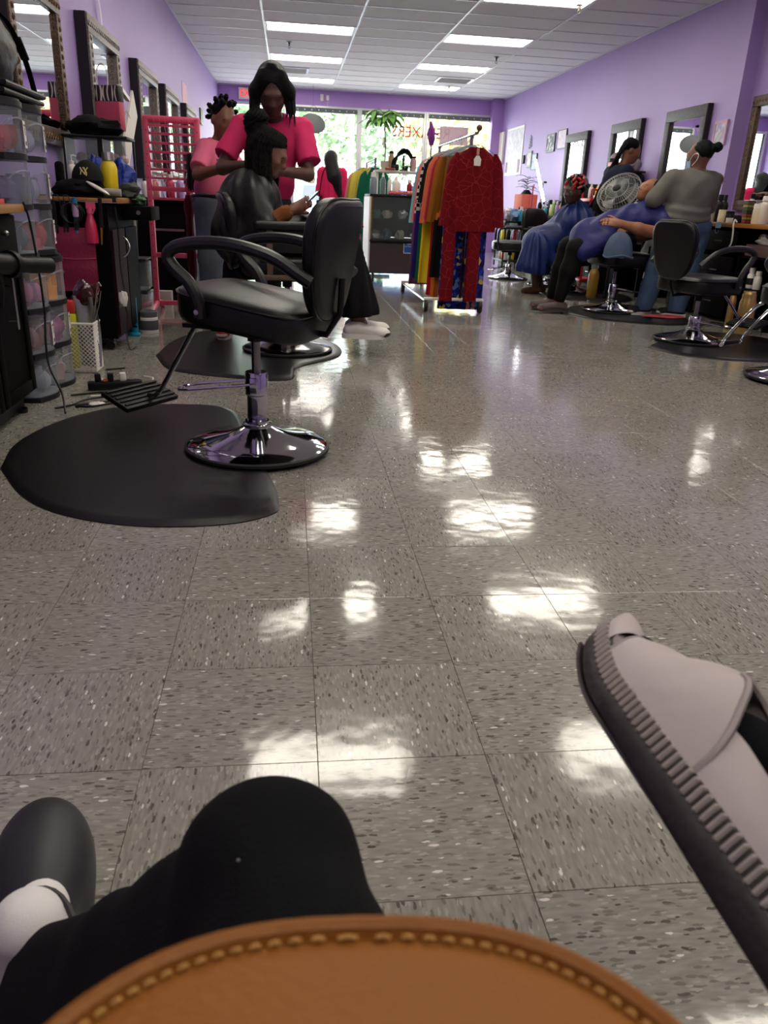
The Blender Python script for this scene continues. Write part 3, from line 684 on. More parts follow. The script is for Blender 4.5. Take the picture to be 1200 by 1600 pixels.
single('clothes_hanger', MB().tube(spline([(-.03,0,-.12),(0,0,0),(.02,0,.10),(.035,0,.17),(.05,0,.155)], 6), .004, 6).tube([(-.03,.01,-.12),(.03,.01,.06),(.045,.01,.13)], .003, 6), m_steel, 'thin wire hanger hooked over the white basket', 'hanger', loc=(-1.05, 4.40, .30))
# ================================================================== SECOND STATION
t = thing('salon_station', 'black station with wood-edged counter hung with styling tools', 'cabinet', (0,0,0), group='black salon stations')
MB().box((-1.26, 5.44, .46), (.38, .80, .78)).build('body', m_black_wood, t, smooth=0)
MB().rbox((-1.245, 5.45, .878), (.42, .84, .03), .004).build('counter', m_black_wood, t)
MB().rbox((-1.245, 5.024, .874), (.42, .012, .022), .003).rbox((-1.028, 5.5, .874), (.014, .74, .034), .004).build('edge_strip', m_wood, t)
m_maroon = M('maroon_gloss', (46,16,26), .55, spec=.06, var=.3, scale=4)
d = MB().box((-1.062, 5.24, .40), (.016, .36, .62)).build('door', m_maroon, t, smooth=0)
MB().tube(spline([(-1.055,5.32,.54),(-1.03,5.33,.56),(-1.015,5.34,.60),(-1.03,5.35,.64),(-1.055,5.36,.66)], 5), .006, 6).build('handle', m_steel, d)
MB().box((-1.062, 5.64, .40), (.016, .38, .62)).build('door', m_black_wood, t, smooth=0)
d = MB().rbox((-.985, 5.62, .80), (.20, .34, .085), .004).build('drawer', m_black_wood, t)
MB().lathe([(0,0),(.006,0),(.006,.015),(.014,.02),(.014,.03),(0,.03)], 10, (-.96, 5.45, .805), rot=Matrix.Rotation(PI/2,3,'X')).tube([(-.975,5.43,.805),(-.945,5.43,.805)], .004, 6).build('knob', m_steel, d)
for x_ in (-1.12, -1.40): MB().lathe([(0,0),(.028,0),(.028,.05),(0,.05)], 12, (x_, 5.09, .03), rot=Matrix.Rotation(PI/2,3,'X')).box((x_, 5.09, .06), (.03,.03,.03)).build('caster', m_black_plastic, t)
# hanging tools on its near side (y = 4.99)
def hang(name, label, cat, x, z1, fn, rz=0, y=4.985):
    t = thing(name, label, cat, (x, y, z1), rz, 'styling tools hung on the station side'); fn(t); return t
def iron(mat, L=.27):
    def f(t):
        MB().tube([(0,0,0),(0,0,-L*.5)], [.012,.016], 10).build('handle', mat, t)
        MB().rbox((-.009,0,-L*.74), (.012,.028,L*.5), .003).rbox((.009,0,-L*.74), (.012,.028,L*.5), .003).build('plates', mat, t)
        MB().tube(spline([(0,0,0),(.004,.0,.03),(.03,0,.02),(.04,0,-.06)], 6), .003, 5).build('cable', m_cord, t)
    return f
hang('flat_iron', 'black flat iron hanging nearest the drawer towers', 'flat iron', -1.355, .865, iron(m_black_plastic))
hang('flat_iron', 'black flat iron hanging just left of the blue iron', 'flat iron', -1.298, .865, iron(m_black_plastic, .28))
m_blue_g = M('blue_gloss', (16,120,170), .2, coat=.5)
def blueiron(t):
    MB().lathe([(0,.0),(.013,-.005),(.016,-.03),(.014,-.10),(.013,-.18),(.015,-.19),(.017,-.27),(.013,-.285),(0,-.285)], 14).build('barrel', m_blue_g, t)
    MB().lathe([(.0165,-.035),(.017,-.04),(.017,-.10),(.0165,-.105)], 14).build('wrapper', M('lilac_wrap', (196,170,190), .4), t)
    MB().lathe([(.015,-.11),(.0155,-.112),(.0155,-.175),(.015,-.18)], 14).build('grip', m_dkg, t)
hang('curling_iron', 'bright blue curling wand hanging on the station side', 'curling iron', -1.238, .885, blueiron)
m_pinkt = M('pink_translucent', (214,52,92), .2, trans=.2)
def spray(t):
    MB().lathe([(0,-.235),(.036,-.225),(.038,-.19),(.032,-.12),(.016,-.07),(.013,-.05),(0,-.05)], 16).build('bottle_body', m_pinkt, t)
    MB().box((.008,0,-.02), (.05,.022,.035)).lathe([(0,-.06),(.017,-.06),(.015,-.03),(0,-.03)], 12).box((.024,0,-.045), (.008,.012,.04), rot=Matrix.Rotation(.5,3,'Y')).build('trigger', m_pink, t)
hang('spray_bottle', 'pink trigger spray bottle hanging on the station side', 'bottle', -1.158, .862, spray)
def brush(t):
    MB().tube([(0,0,0),(-.004,0,-.16)], [.011,.013], 10).build('brush_head', m_black_plastic, t)
    MB().tube([(-.004,0,-.16),(-.010,0,-.255)], [.007,.004], 8).build('handle', M('brass', (170,136,60), .3, .7), t)
hang('hair_brush', 'slim black brush with brass tail hanging beside the pink spray bottle', 'brush', -1.096, .885, brush)
cord('coiled black tool cable looped around the blue curling wand', [(-1.25+.07*math.cos(a*.8)*(1-.02*a), 4.965-.002*a, .80+.055*math.sin(a*.8)) for a in range(22)], .003)
t = thing('tote_bag', 'crimson fabric bag hanging below the curling wands', 'bag', (-1.262, 4.985, .36))
MB().grid(lambda u,v: (-.118+.236*u+.0*v, -.012-.014*math.sin(PI*u)*math.sin(PI*v)+.004*math.sin(v*14), .36*v), 16, 16).build('front_panel', M('crimson_fabric', (136,24,58), .6, bump=.3), t)
MB().grid(lambda u,v: (-.118+.236*u, .004, .36*v), 2, 2).build('back_panel', M('crimson_fabric'), t)
MB().tube([(-.118,-.014,.19),(0,-.03,.185),(.118,-.014,.19)], .004, 6).build('seam', M('crimson_seam', (170,50,84), .6), t)
cord('black cord tangle hanging down the maroon cabinet door', [(-1.04,5.12,.84),(-1.03,5.10,.7),(-1.035,5.11,.5),(-1.02,5.1,.35),(-1.035,5.13,.30),(-1.02,5.12,.2),(-1.03,5.10,.1),(-1.0,5.02,.012),(-.98,5.1,.01)], .0045)
single('plug_adapter', cloth_lump(11, (.028,.02,.05), .4), m_whitep, 'white adapter knotted in cords on the maroon door', 'adapter', loc=(-1.03, 5.085, .265))
# items on the second counter (top z = .893)
CT = .894
t = thing('drawer_organizer', 'black countertop organizer with clear drawers under the black clothes', 'organizer', (-1.215, 5.66, CT))
MB().box((0,0,.003), (.39,.26,.006)).rbox((0,0,.345), (.40,.28,.018), .006).box((.03,0,.17), (.03,.25,.33)).box((-.19,0,.17), (.012,.25,.33)).box((.19,.12,.17), (.012,.012,.33)).build('frame', m_black_plastic, t, smooth=30)
for x0_, x1_ in ((-.18, .01), (.05, .185)):
    for k in range(2):
        d = MB().box(((x0_+x1_)/2, -.125, .09+.165*k), (x1_-x0_, .004, .145)).box(((x0_+x1_)/2, 0, .02+.165*k), (x1_-x0_, .24, .004)).build('drawer', m_clear, t, smooth=0)
        MB().ell(((x0_+x1_)/2-.03, 0, .06+.165*k), (.04,.06,.035), 8, 6).ell(((x0_+x1_)/2+.035, -.03, .055+.165*k), (.03,.05,.03), 8, 6).build('contents', M('mixed_bits_%d' % k, (190,120,96) if k else (70,104,74), .5, rgb2=(220,200,190), scale=30), d, kind='stuff')
single('folded_clothes', cloth_lump(2, (.165,.12,.062), .3, 34, 18), m_bfab, 'heap of black clothes on the countertop organizer', 'clothes', loc=(-1.235, 5.66, CT+.356))
single('bucket_hat', cloth_lump(7, (.13,.085,.048), .3, 30, 18), m_bfab, 'black crumpled cloth at near end of second counter', 'cloth', loc=(-1.26, 5.13, CT))
# cap with NY emblem
t = thing('baseball_cap', 'black baseball cap with pale yellow NY emblem', 'cap', (-1.20, 5.20, CT+.10), group=None)
m_cap = M('black_cap', (26,27,24), .8, bump=.2)
def capf(u, v):
    a = 2*PI*u; th = PI/2*v; return (math.cos(a)*math.cos(th)*.092, math.sin(a)*math.cos(th)*.085, math.sin(th)*.10-.012*(1-v))
MB().grid(capf, 26, 10, closed_u=True).build('crown', m_cap, t)
MB().grid(lambda u,v: (lerp(-.10,-.085,v)*math.cos((u-.5)*2.2)-.055*v, -.02-.085*math.sin((u-.5)*2.2), -.01-.045*v*v), 12, 5).build('brim', m_cap, t)
MB().ell((0,0,.09), (.008,.008,.005), 8, 5).build('button', m_cap, t)
m_em = M('pale_yellow_thread', (230,220,140), .6); e = MB()
for pts in ([(-.02,-.022),(-.014,.004),(-.02,.022)], [(-.02,.022),(.006,-.022)], [(.006,-.022),(.008,.0),(.004,.022)], [(-.004,.022),(.010,.004),(.024,.022)], [(.010,.004),(.016,-.014),(.012,-.028)]):
    e.tube([(q[0], -.088+.35*q[0]**2*4, .035+q[1]*.9+0) for q in [(lerp(pts[i][0],pts[i+1][0],s/3), lerp(pts[i][1],pts[i+1][1],s/3)) for i in range(len(pts)-1) for s in range(4)]], .0028, 5)
e.build('emblem', m_em, t)
single('cloth', cloth_lump(21, (.10,.09,.05), .25), m_bfab, 'black cloth wad holding up the cap', 'cloth', loc=(-1.20, 5.24, CT))
bottle('bottle', 'bright yellow bottle with chrome-grey cap behind the cap', 'bottle', (-1.095, 5.30, CT), .05, .25, M('yellow_plastic', (236,206,30), .35), m_steel, .6, .16, 'flip')
bottle('bottle', 'small white pump bottle left of the cap', 'bottle', (-1.33, 5.38, CT+.06), .03, .17, m_whitep, m_whitep, .5, .3, 'pump')
single('box', MB().rbox((0,0,.03), (.10,.08,.06), .004), M('olive_box', (110,110,64), .6), 'olive carton under the small white pump bottle', 'box', loc=(-1.33, 5.38, CT))
single('hand_mirror', MB().ell((0,0,0), (.075,.03,.012), 16, 8, rot=Matrix.Rotation(.5,3,'Y')), M('cream_gloss', (224,224,214), .25), 'cream oval brush back lying beside the cap', 'brush', loc=(-1.125, 5.10, CT+.045))
single('tissue_roll', MB().lathe([(0,-.05),(.022,-.05),(.024,0),(.022,.05),(0,.05)], 14, (0,0,.024), rot=Matrix.Rotation(PI/2,3,'Y')), M('translucent_cup', (196,188,180), .25, trans=.3), 'translucent plastic cup lying at the counter front', 'cup', loc=(-1.06, 5.18, CT))
single('cloth', cloth_lump(31, (.075,.09,.095), .45, 30, 18), M('royal_blue_cloth', (24,52,150), .55, bump=.3), 'royal blue satin cloth heaped on grey bag', 'cloth', loc=(-1.07, 5.52, CT+.045))
single('cloth', cloth_lump(33, (.06,.05,.11), .5, 30, 18), M('royal_blue_cloth'), 'royal blue cloth standing up behind the yellow bottle', 'cloth', loc=(-1.20, 5.42, CT+.02))
single('bag', cloth_lump(37, (.09,.10,.06), .3, 30, 18), M('grey_fabric', (78,78,80), .7), 'grey fabric bag under the royal blue satin cloth', 'bag', loc=(-1.05, 5.52, CT))
single('cloth', cloth_lump(41, (.05,.10,.04), .5), M('sage_green_cloth', (92,122,92), .8), 'sage green cloth draped on the open drawer front', 'cloth', loc=(-.985, 5.60, .845))
t = single('vase', MB().lathe([(0,0),(.032,0),(.03,.012),(.012,.03),(.016,.06),(.026,.08),(.016,.10),(.02,.11),(.045,.175),(.046,.2),(.04,.2),(.036,.17),(0,.12)], 20), M('amber_glass', (196,140,60), .12, trans=.3), 'amber goblet-shaped vase beyond the blue cloth', 'vase', loc=(-1.14, 5.80, CT))
# zebra and pink bag hung on second mirror
t = thing('gift_bag', 'pink bag with zebra-striped top hung on the mirror', 'bag', (-1.315, 6.40, 1.335), -.30); t.scale = (1.3, 1.1, 1.25)
bx_ = MB().rbox((0,0,.07), (.205,.07,.15), .004); bx_.build('lower_panel', M('dusty_pink_card', (190,72,96), .55), t)
MB().rbox((0,0,.185), (.205,.068,.082), .003).build('upper_panel', M('black_band', (22,20,20), .5), t)
zs = MB(); rz_ = random.Random(5)
for k in range(9):
    x_ = -.09+.0225*k; w_ = rz_.uniform(.006,.012); s_ = rz_.uniform(-.012,.012)
    zs.grid(lambda u,v: (x_+s_*math.sin(v*3)+(u-.5)*w_*(1-.6*abs(v-.5)*2*(k%2)), -.0362, .146+.078*v), 2, 8)
zs.build('stripes', M('zebra_cream', (222,214,196), .5), t)
MB().tube(spline([(-.03,0,.226),(-.03,0,.30),(0,0,.335),(.03,0,.30),(.03,0,.226)], 6), .004, 6).build('handle', m_whitep, t)
t = thing('foam_board', 'white board leaning on the wall beside the zebra bag', 'board', (XL+.11, 7.0, 1.17))
MB().box((.05,.22,.22), (.018,.30,.52), rot=Matrix.Rotation(.12,3,'Y') @ Matrix.Rotation(-.6,3,'X')).build('sheet', m_paper, t, smooth=0)
MB().box((.06,.02,.47), (.03,.34,.03), rot=Matrix.Rotation(-.15,3,'X')).build('top_edge', m_whitep, t, smooth=0)
t = thing('air_plant', 'spidery green plant sprig beside the zebra bag', 'plant', (-1.32, 6.95, 1.27)); b = MB()
for a in range(7):
    an = a*.9; b.tube(spline([(0,0,0),(.02*math.cos(an),.06*math.sin(an),.14),(.05*math.cos(an),.14*math.sin(an),.24),(.08*math.cos(an),.22*math.sin(an),.20)], 5), [.004]*10+[.003]*5+[.001], 4, flat=.4)
b.build('leaves', M('plant_green', (126,150,84), .5), t); MB().tube([(0,0,-.10),(0,0,0)], .006, 6).build('stem', M('plant_green'), t)
# ================================================================== FLOOR CLUTTER BY SECOND STATION
t = thing('power_strip', 'black power strip with plugs on the floor by the footrest', 'power strip', (-.88, 3.98, 0), .28)
MB().rbox((0,0,.022), (.26,.055,.04), .008).build('housing', m_black_plastic, t)
for k in range(3): MB().rbox((-.08+.06*k,0,.06), (.03,.032,.042), .005).build('plug', m_black_plastic if k < 2 else m_whitep, t)
MB().rbox((-.04,0,.045), (.03,.03,.01), .003).build('switch', M('red_switch', (190,60,50), .4), t)
cord('looped black extension cord between drawer tower and mat', [(-1.05,3.80,.008),(-.93,3.88,.006),(-.80,3.86,.006),(-.86,3.70,.006),(-.98,3.62,.006),(-.90,3.58,.01),(-.80,3.68,.014),(-.86,3.76,.014),(-.96,3.70,.012),(-1.0,3.62,.008),(-1.06,3.56,.006)], .0055)
cord('white flat cord lying behind the power strip', [(-.96,3.80,.005),(-.88,3.84,.005),(-.74,3.94,.02),(-.70,4.03,.045),(-.75,4.06,.05)], .004, m_whitep)
cord('black cord with plug on the floor right of the white basket', [(-1.02,4.42,.006),(-.96,4.45,.006),(-.92,4.44,.012)], .005)
single('paper_scrap', cloth_lump(51, (.04,.03,.006), .3), m_paper, 'white paper scrap among the cords by the drawer tower', 'paper', loc=(-.90, 3.66, 0))
jar('jar', 'white product jar with grey wrapper and grey lid on the floor', (-1.005, 5.76, 0), .068, .15, m_whitep, M('grey_lid', (92,92,94), .4), M('grey_wrapper', (74,76,78), .5))
t = thing('comb_strip', 'turquoise slotted plastic strip leaning on the station', 'comb', (-1.075, 5.62, 0)); m_tq = M('turquoise_plastic', (22,150,186), .3)
MB().rbox((0,0,.13), (.045,.02,.25), .004).build('body', m_tq, t)
for k in range(5): MB().box((.006,-.0105,.06+.035*k), (.025,.004,.014)).build('slot', m_dark, t, smooth=0)
MB().rbox((-.01,-.02,.01), (.09,.05,.02), .004).build('foot', m_tq, t)
t = thing('small_drawer_unit', 'small clear drawer unit standing behind the second station', 'drawers', (-1.10, 6.05, 0))
MB().rbox((0,0,.02), (.15,.26,.04), .01).rbox((0,0,.25), (.15,.26,.014), .004).rbox((0,0,.48), (.15,.26,.014), .004).build('frame', m_dkg, t)
for z_ in (.145, .365): MB().rbox((0,0,z_), (.145,.25,.19), .006).build('drawer', m_frost, t)
single('curtain_rod', MB().rbox((0,0,.14), (.03,.02,.28), .006), M('cream_plastic', (200,194,170), .5), 'cream plastic stick on top of the small drawer unit', 'stick', loc=(-1.09, 5.95, .49))
single('box', MB().rbox((0,0,.06), (.30,.10,.12), .003), M('grey_carton', (168,160,154), .7), 'flat grey carton standing behind the pink rack foot', 'box', loc=(-1.20, 7.30, 0))
single('box', MB().rbox((0,0,.05), (.22,.10,.10), .003), M('brown_carton', (150,128,116), .7), 'brown carton behind the grey carton', 'box', loc=(-1.28, 7.45, 0))
single('panel', MB().box((0,0,.35), (.012,.5,.7), rot=Matrix.Rotation(.06,3,'Y')), m_maroon, 'dark red panel leaning behind the small drawer unit', 'panel', loc=(-1.24, 6.55, .02))
# ================================================================== PINK HAIR RACK
t = thing('hair_rack', 'tall pink braiding-hair rack with rows of pegs', 'rack', (-.91, 6.82, 0))
hw = .195
for s_ in (-1, 1):
    MB().rbox((s_*hw,0,.76), (.042,.05,1.42), .008).build('post', m_pink, t)
    h_ = MB()
    for k in range(16): h_.lathe([(0,0),(.005,0),(.005,.002),(0,.002)], 6, (s_*hw, -.0255, .10+.085*k), rot=Matrix.Rotation(PI/2,3,'X'))
    h_.build('peg_holes', M('pink_hole', (120,40,62), .6), t)
    MB().tube(spline([(s_*hw,-.28,.02),(s_*hw,-.16,.06),(s_*hw,0,.075),(s_*hw,.16,.06),(s_*hw,.28,.02)], 5), .024, 8).build('foot', m_pink, t)
    MB().tube(spline([(s_*(hw+.16),-.05,.02),(s_*(hw+.08),-.02,.06),(s_*hw,0,.075)], 5), .02, 8).build('outrigger', m_pink, t)
MB().rbox((0,0,1.455), (2*hw+.055,.05,.05), .02, 3).build('top_rail', m_pink, t)
peg = MB().tube([(0,0,0),(0,-.055,.04)], .0035, 5).mesh('peg', m_pink)
for z_ in (1.412,1.354,1.288,1.224,1.158,1.098,1.035,.958,.885,.456,.075):
    big = z_ in (.958,.456,.075)
    MB().rbox((0,-.012 if not big else 0,z_), (2*hw+(.03 if not big else -.03), .02 if not big else .04, .018 if not big else .036), .004).build('crossbar', m_pink, t)
    if z_ > .8:
        for k in range(9): link('peg', peg, t, (-.17+.0425*k, -.02, z_+.006))
def hair_hank(label, x, y, z1, z0, r, mat, seed, spread=.03):
    b = MB(); rr = random.Random(seed)
    for k in range(46):
        a = rr.random()*6.28; q = math.sqrt(rr.random())*r; ox, oy = math.cos(a)*q, math.sin(a)*q*.5; e_ = rr.uniform(.8,1)
        pts = [(ox*.5, oy*.5-.0, 0), (ox*1.15, oy, -.08), (ox*.7, oy, -.2), (ox*(1+spread*8), oy, (z0-z1)*.6*e_), (ox*(1+spread*12)+rr.uniform(-.01,.01), oy, (z0-z1)*e_)]
        b.tube(spline(pts, 4), [.007]*9+[.006]*4+[.004]*3+[.002], 4)
    return single('hair_bundle', b, mat, label, 'hair', 'braiding hair on the pink rack', loc=(x, y, z1))
hair_hank('burgundy hair hank hanging low on the pink rack', -.80, 6.745, .92, .20, .034, M('burgundy_hair', (92,10,26), .4, bump=.6, bscale=200, stretch=(1,1,.05)), 3, .0)
hair_hank('black hair hank on the pegs at the rack\'s right side', -.775, 6.745, 1.22, .95, .022, M('black_hair', (12,10,10), .35), 4)
hair_hank('ombre ginger and black hair hanging from the rack\'s right post', -.665, 6.80, 1.28, .52, .03, M('ginger_hair', (150,74,30), .4, rgb2=(20,12,10), scale=3), 5, .02)
# ================================================================== THIRD STATION behind the rack
t = thing('salon_station', 'black station cabinet seen through the pink rack', 'cabinet', (0,0,0), group='black salon stations')
MB().box((-1.17, 8.25, .40), (.56, 1.3, .70)).build('body', m_black_wood, t, smooth=0)
MB().box((-1.17, 8.25, .03), (.5, 1.24, .05)).build('plinth', m_black_plastic, t, smooth=0)
MB().rbox((-1.17, 8.25, .865), (.58, 1.34, .04), .006).build('counter', m_black_wood, t)
MB().box((-1.17, 8.85, .80), (.56, .06, .12)).box((-1.17, 7.64, .80), (.56, .06, .12)).box((-.91, 8.25, .77), (.02, 1.2, .03)).build('shelf_ends', m_black_wood, t, smooth=0)
MB().box((-1.10, 7.595, .62), (.3, .01, .02)).build('ledge', m_steel, t, smooth=0)
rr = random.Random(12)
its = [('white squeeze bottle on the third station, leftmost seen through the rack', m_whitep, 'nozzle', .03,.17), ('peach product bottle on the third station behind the rack', M('peach_plastic', (226,150,128), .4), 'flip', .04,.19), ('clear spray bottle on the third station behind the rack', m_clear, 'trigger', .035,.22), ('pink lotion bottle on the third station behind the rack', m_pinkt, 'flip', .04,.2), ('lilac bottle on the third station behind the rack', M('lilac_plastic', (180,150,210), .4), 'pump', .035,.2), ('red-pink tall bottle at the far end of the third station', M('rose_plastic', (200,50,84), .35), 'flip', .035,.22)]
for k, (lb, mt, st, r_, h_) in enumerate(its): bottle('bottle', lb, 'bottle', (-1.30+.075*k, 7.75+.09*(k%3), .886), r_, h_, mt, m_whitep if k != 0 else m_black_plastic, .5, .2, st, 'bottles on the third station')
bottle('spray_can', 'orange can with white cap on the floor behind the chair arm', 'can', (-.86, 7.9+1.1, 0), .05, .26, M('orange_can', (214,84,30), .35), m_whitep, .7, .15, 'flip')
for k, (lb, y_) in enumerate((('black station cabinet far down the left wall, beyond the rack', 10.6), ('farthest black station cabinet along the left wall', 12.5))):
    t = thing('salon_station', lb, 'cabinet', (0, y_, 0), group='black salon stations')
    MB().box((-1.22, 0, .41), (.46, 1.2, .82)).build('body', m_black_wood, t, smooth=0); MB().rbox((-1.21, 0, .84), (.50, 1.26, .04), .006).build('counter', m_black_wood, t)
    for s_ in (-.3, .3): shaker_door(t, -.988, s_-.28, s_+.28, .06, .78)
# ================================================================== MATS
m_mat = M('rubber_mat', (18,17,19), .34, var=.2, scale=4, bump=.12, bscale=220)
def mat_pad(label, pts, z=.014, group='anti-fatigue floor mats'):
    P_ = spline([(x, y, 0) for x, y in pts]+[(pts[0][0], pts[0][1], 0)], 5)[:-1]
    cx = sum(p.x for p in P_)/len(P_); cy = sum(p.y for p in P_)/len(P_); n = len(P_); b = MB()
    def ring(s, zz): return [(cx+(p.x-cx)*s, cy+(p.y-cy)*s, zz) for p in P_]
    L_ = [ring(1, .0005), ring(1, .004), ring(.965, z), ring(.93, z)]
    vs = [q for r in L_ for q in r]; fs = [(k*n+i, k*n+(i+1)%n, (k+1)*n+(i+1)%n, (k+1)*n+i) for k in range(3) for i in range(n)] + [tuple(3*n+i for i in range(n)), tuple(range(n-1,-1,-1))]
    o = tag(b.add(vs, fs).build('floor_mat', m_mat, None, smooth=50), label, 'mat', group); return o
mat_pad('large black rubber mat under the empty front salon chair', [(-1.02,2.72),(-.86,2.44),(-.69,2.28),(-.45,2.19),(-.2,2.20),(-.06,2.28),(-.04,2.38),(-.07,2.61),(-.16,2.95),(-.20,3.27),(-.26,3.54),(-.40,3.65),(-.75,3.62),(-.97,3.38),(-1.06,3.04)])
mat_pad('black rubber mat under the caped client\'s chair', [(-.82,4.87),(-.70,4.50),(-.54,4.36),(-.22,4.24),(.0,4.25),(.04,4.58),(.30,4.95),(.32,5.35),(.15,5.7),(-.2,5.95),(-.6,5.85),(-.78,5.45)])
mat_pad('black rubber mat under the empty chair by the right counter', [(2.66,5.58),(2.76,5.28),(3.01,5.11),(3.4,5.08),(3.8,5.4),(3.95,6.0),(3.76,6.30),(3.40,6.36),(2.96,5.94)])
mat_pad('black rubber mat under the reclining client\'s chair', [(2.64,7.46),(2.81,7.05),(3.19,6.82),(3.6,6.84),(3.88,7.56),(3.6,8.25),(2.94,8.0)])
mat_pad('black rubber mat cut by the right photo edge', [(3.05,4.75),(3.0,4.4),(3.3,4.1),(3.9,4.1),(4.2,4.6),(4.0,4.95),(3.5,5.02)])
mat_pad('dark mat glimpsed under the chair behind the blue cape', [(2.95,9.0),(3.1,8.6),(3.7,8.5),(4.0,9.2),(3.6,9.9),(3.05,9.6)])

# ================================================================== SALON CHAIRS (local +x is the way the sitter faces)
m_dchrome = M('worn_chrome', (150,148,146), .16, 1, var=.2)
m_armp = M('arm_plastic', (20,19,20), .36, bump=.06, bscale=200)
def salon_chair(label, loc, rz, sz=.60, style='loop', base_r=.28, rec=.16, foot='T', back_h=.46, tiltseat=.0, lever=True, pump_r=.037, backw=.46, chrome=None, lever_a=.35, footn=None, deep=1.0, footyaw=0, backz=0, armz=0, fscale=1.0):
    ch = chrome or m_chrome
    t = thing('salon_chair', label, 'chair', loc, rz, 'salon chairs')
    # base and pump
    MB().lathe([(base_r*.98,.0),(base_r,.004),(base_r,.014),(base_r*.975,.018)], 48).build('base_ring', m_rubber, t)
    pr_ = [(base_r*.975,.016),(base_r*.93,.024),(base_r*.7,.038),(base_r*.42,.058),(base_r*.26,.078),(pump_r*1.5,.088),(pump_r*1.5,.100),(pump_r*1.25,.104),(pump_r*1.25,.112)]
    MB().lathe(pr_, 48).build('base', ch, t)
    zt = sz-.30
    MB().lathe([(pump_r*.95,.10),(pump_r,.105),(pump_r,zt-.09),(pump_r*1.18,zt-.085),(pump_r*1.18,zt-.005),(pump_r*1.1,zt),(0,zt)], 28).build('pump', ch, t)
    MB().lathe([(.017,zt-.01),(.017,sz-.16)], 16).build('piston', m_dchrome, t)
    MB().lathe([(.03,sz-.185),(.03,sz-.14)], 14).box((0,0,sz-.135), (.26,.20,.022)).box((0,0,sz-.12),(.40,.36,.014)).build('seat_plate', m_black_plastic, t)
    if lever:
        ca, sa = math.cos(lever_a), math.sin(lever_a)
        def q(x, y, z): return (x*ca-y*sa, x*sa+y*ca, z)
        MB().tube(spline([q(.0,.045,zt-.04),q(.12,.05,zt-.055),q(.27,.045,zt-.075),q(.30,.0,zt-.08),q(.27,-.045,zt-.075),q(.12,-.05,zt-.055),q(.0,-.045,zt-.04)], 6), .0055, 8).build('pump_lever', ch, t)
        for s_ in (.05, -.05): MB().rbox(q(0,s_,zt-.045), (.03,.014,.06), .005, rz=lever_a).build('lever_bracket', ch, t)
    # seat cushion: rounded slab, front corners rounder
    def seat_out(s, n=48):
        o = []
        for k in range(n):
            a = 2*PI*k/n; c, d = math.cos(a), math.sin(a); e = .42
            x = math.copysign(abs(c)**e, c)*.265*s*deep; y = math.copysign(abs(d)**e, d)*.25*s
            if x > 0: y *= 1-.18*(x/.265)**3
            o.append((x-.01, y))
        return o
    lay = [(.88, sz-.118), (.97, sz-.113), (1.0, sz-.095), (1.0, sz-.035), (.985, sz-.018), (.94, sz-.006), (.80, sz+.004), (.45, sz+.012), (.02, sz+.014)]
    vs = []; n = 48
    for s_, z_ in lay: vs += [(x, y, z_+tiltseat*(x-.06)) for x, y in seat_out(s_)]
    fs = [(k*n+i, k*n+(i+1)%n, (k+1)*n+(i+1)%n, (k+1)*n+i) for k in range(len(lay)-1) for i in range(n)] + [tuple(range(n-1,-1,-1)), tuple((len(lay)-1)*n+i for i in range(n))]
    se = MB().add(vs, fs).build('seat', m_black_vinyl, t, smooth=60)
    MB().tube([(x, y, sz-.022+tiltseat*(x-.06)) for x, y in seat_out(1.003)+seat_out(1.003)[:1]], .005, 5).build('piping', m_black_vinyl, se)
    # backrest
    bz0 = sz-.07+backz
    R = Matrix.Rotation(-rec, 3, 'Y'); org = Vector((-.265*deep+(.03 if deep < 1 else 0), 0, bz0))
    def bout(s, n=44):
        o = []
        for k in range(n):
            a = 2*PI*k/n; c, d = math.cos(a), math.sin(a); v = math.copysign(abs(d)**.6, d)*.5+.5
            w = lerp(backw*.36, backw*.5, min(1, v*1.5)); y = math.copysign(abs(c)**.6, c)*w
            z = v*back_h - (.025*(1-(y/w)**2) if v > .8 else 0)
            o.append((y*s, (z-back_h/2)*s+back_h/2))
        return o
    lay = [(.90,.005),(.98,.010),(1,.022),(1,.048),(.985,.060),(.93,.070),(.7,.076),(.3,.074),(.02,.072)]; vs = []; n = 44
    for s_, x_ in lay: vs += [tuple(R @ Vector((x_-.075-.03*(1-(2*y/backw)**2), y, z))+org) for y, z in bout(s_)]
    fs = [(k*n+i, k*n+(i+1)%n, (k+1)*n+(i+1)%n, (k+1)*n+i) for k in range(len(lay)-1) for i in range(n)] + [tuple(range(n-1,-1,-1)), tuple((len(lay)-1)*n+i for i in range(n))]
    bk = MB().add(vs, fs).build('backrest', m_black_vinyl, t, smooth=60)
    MB().tube([R @ Vector((.022-.075-.03*(1-(2*y/backw)**2), y, z))+org for y, z in bout(1.004)+bout(1.004)[:1]], .005, 5).build('piping', m_black_vinyl, bk)
    MB().tube([(-.12,.0,sz-.13),(-.28,0,sz-.14),(-.33,0,sz-.06),(-.335,0,sz+.06)], .012, 8).build('back_bracket', m_black_plastic, t)
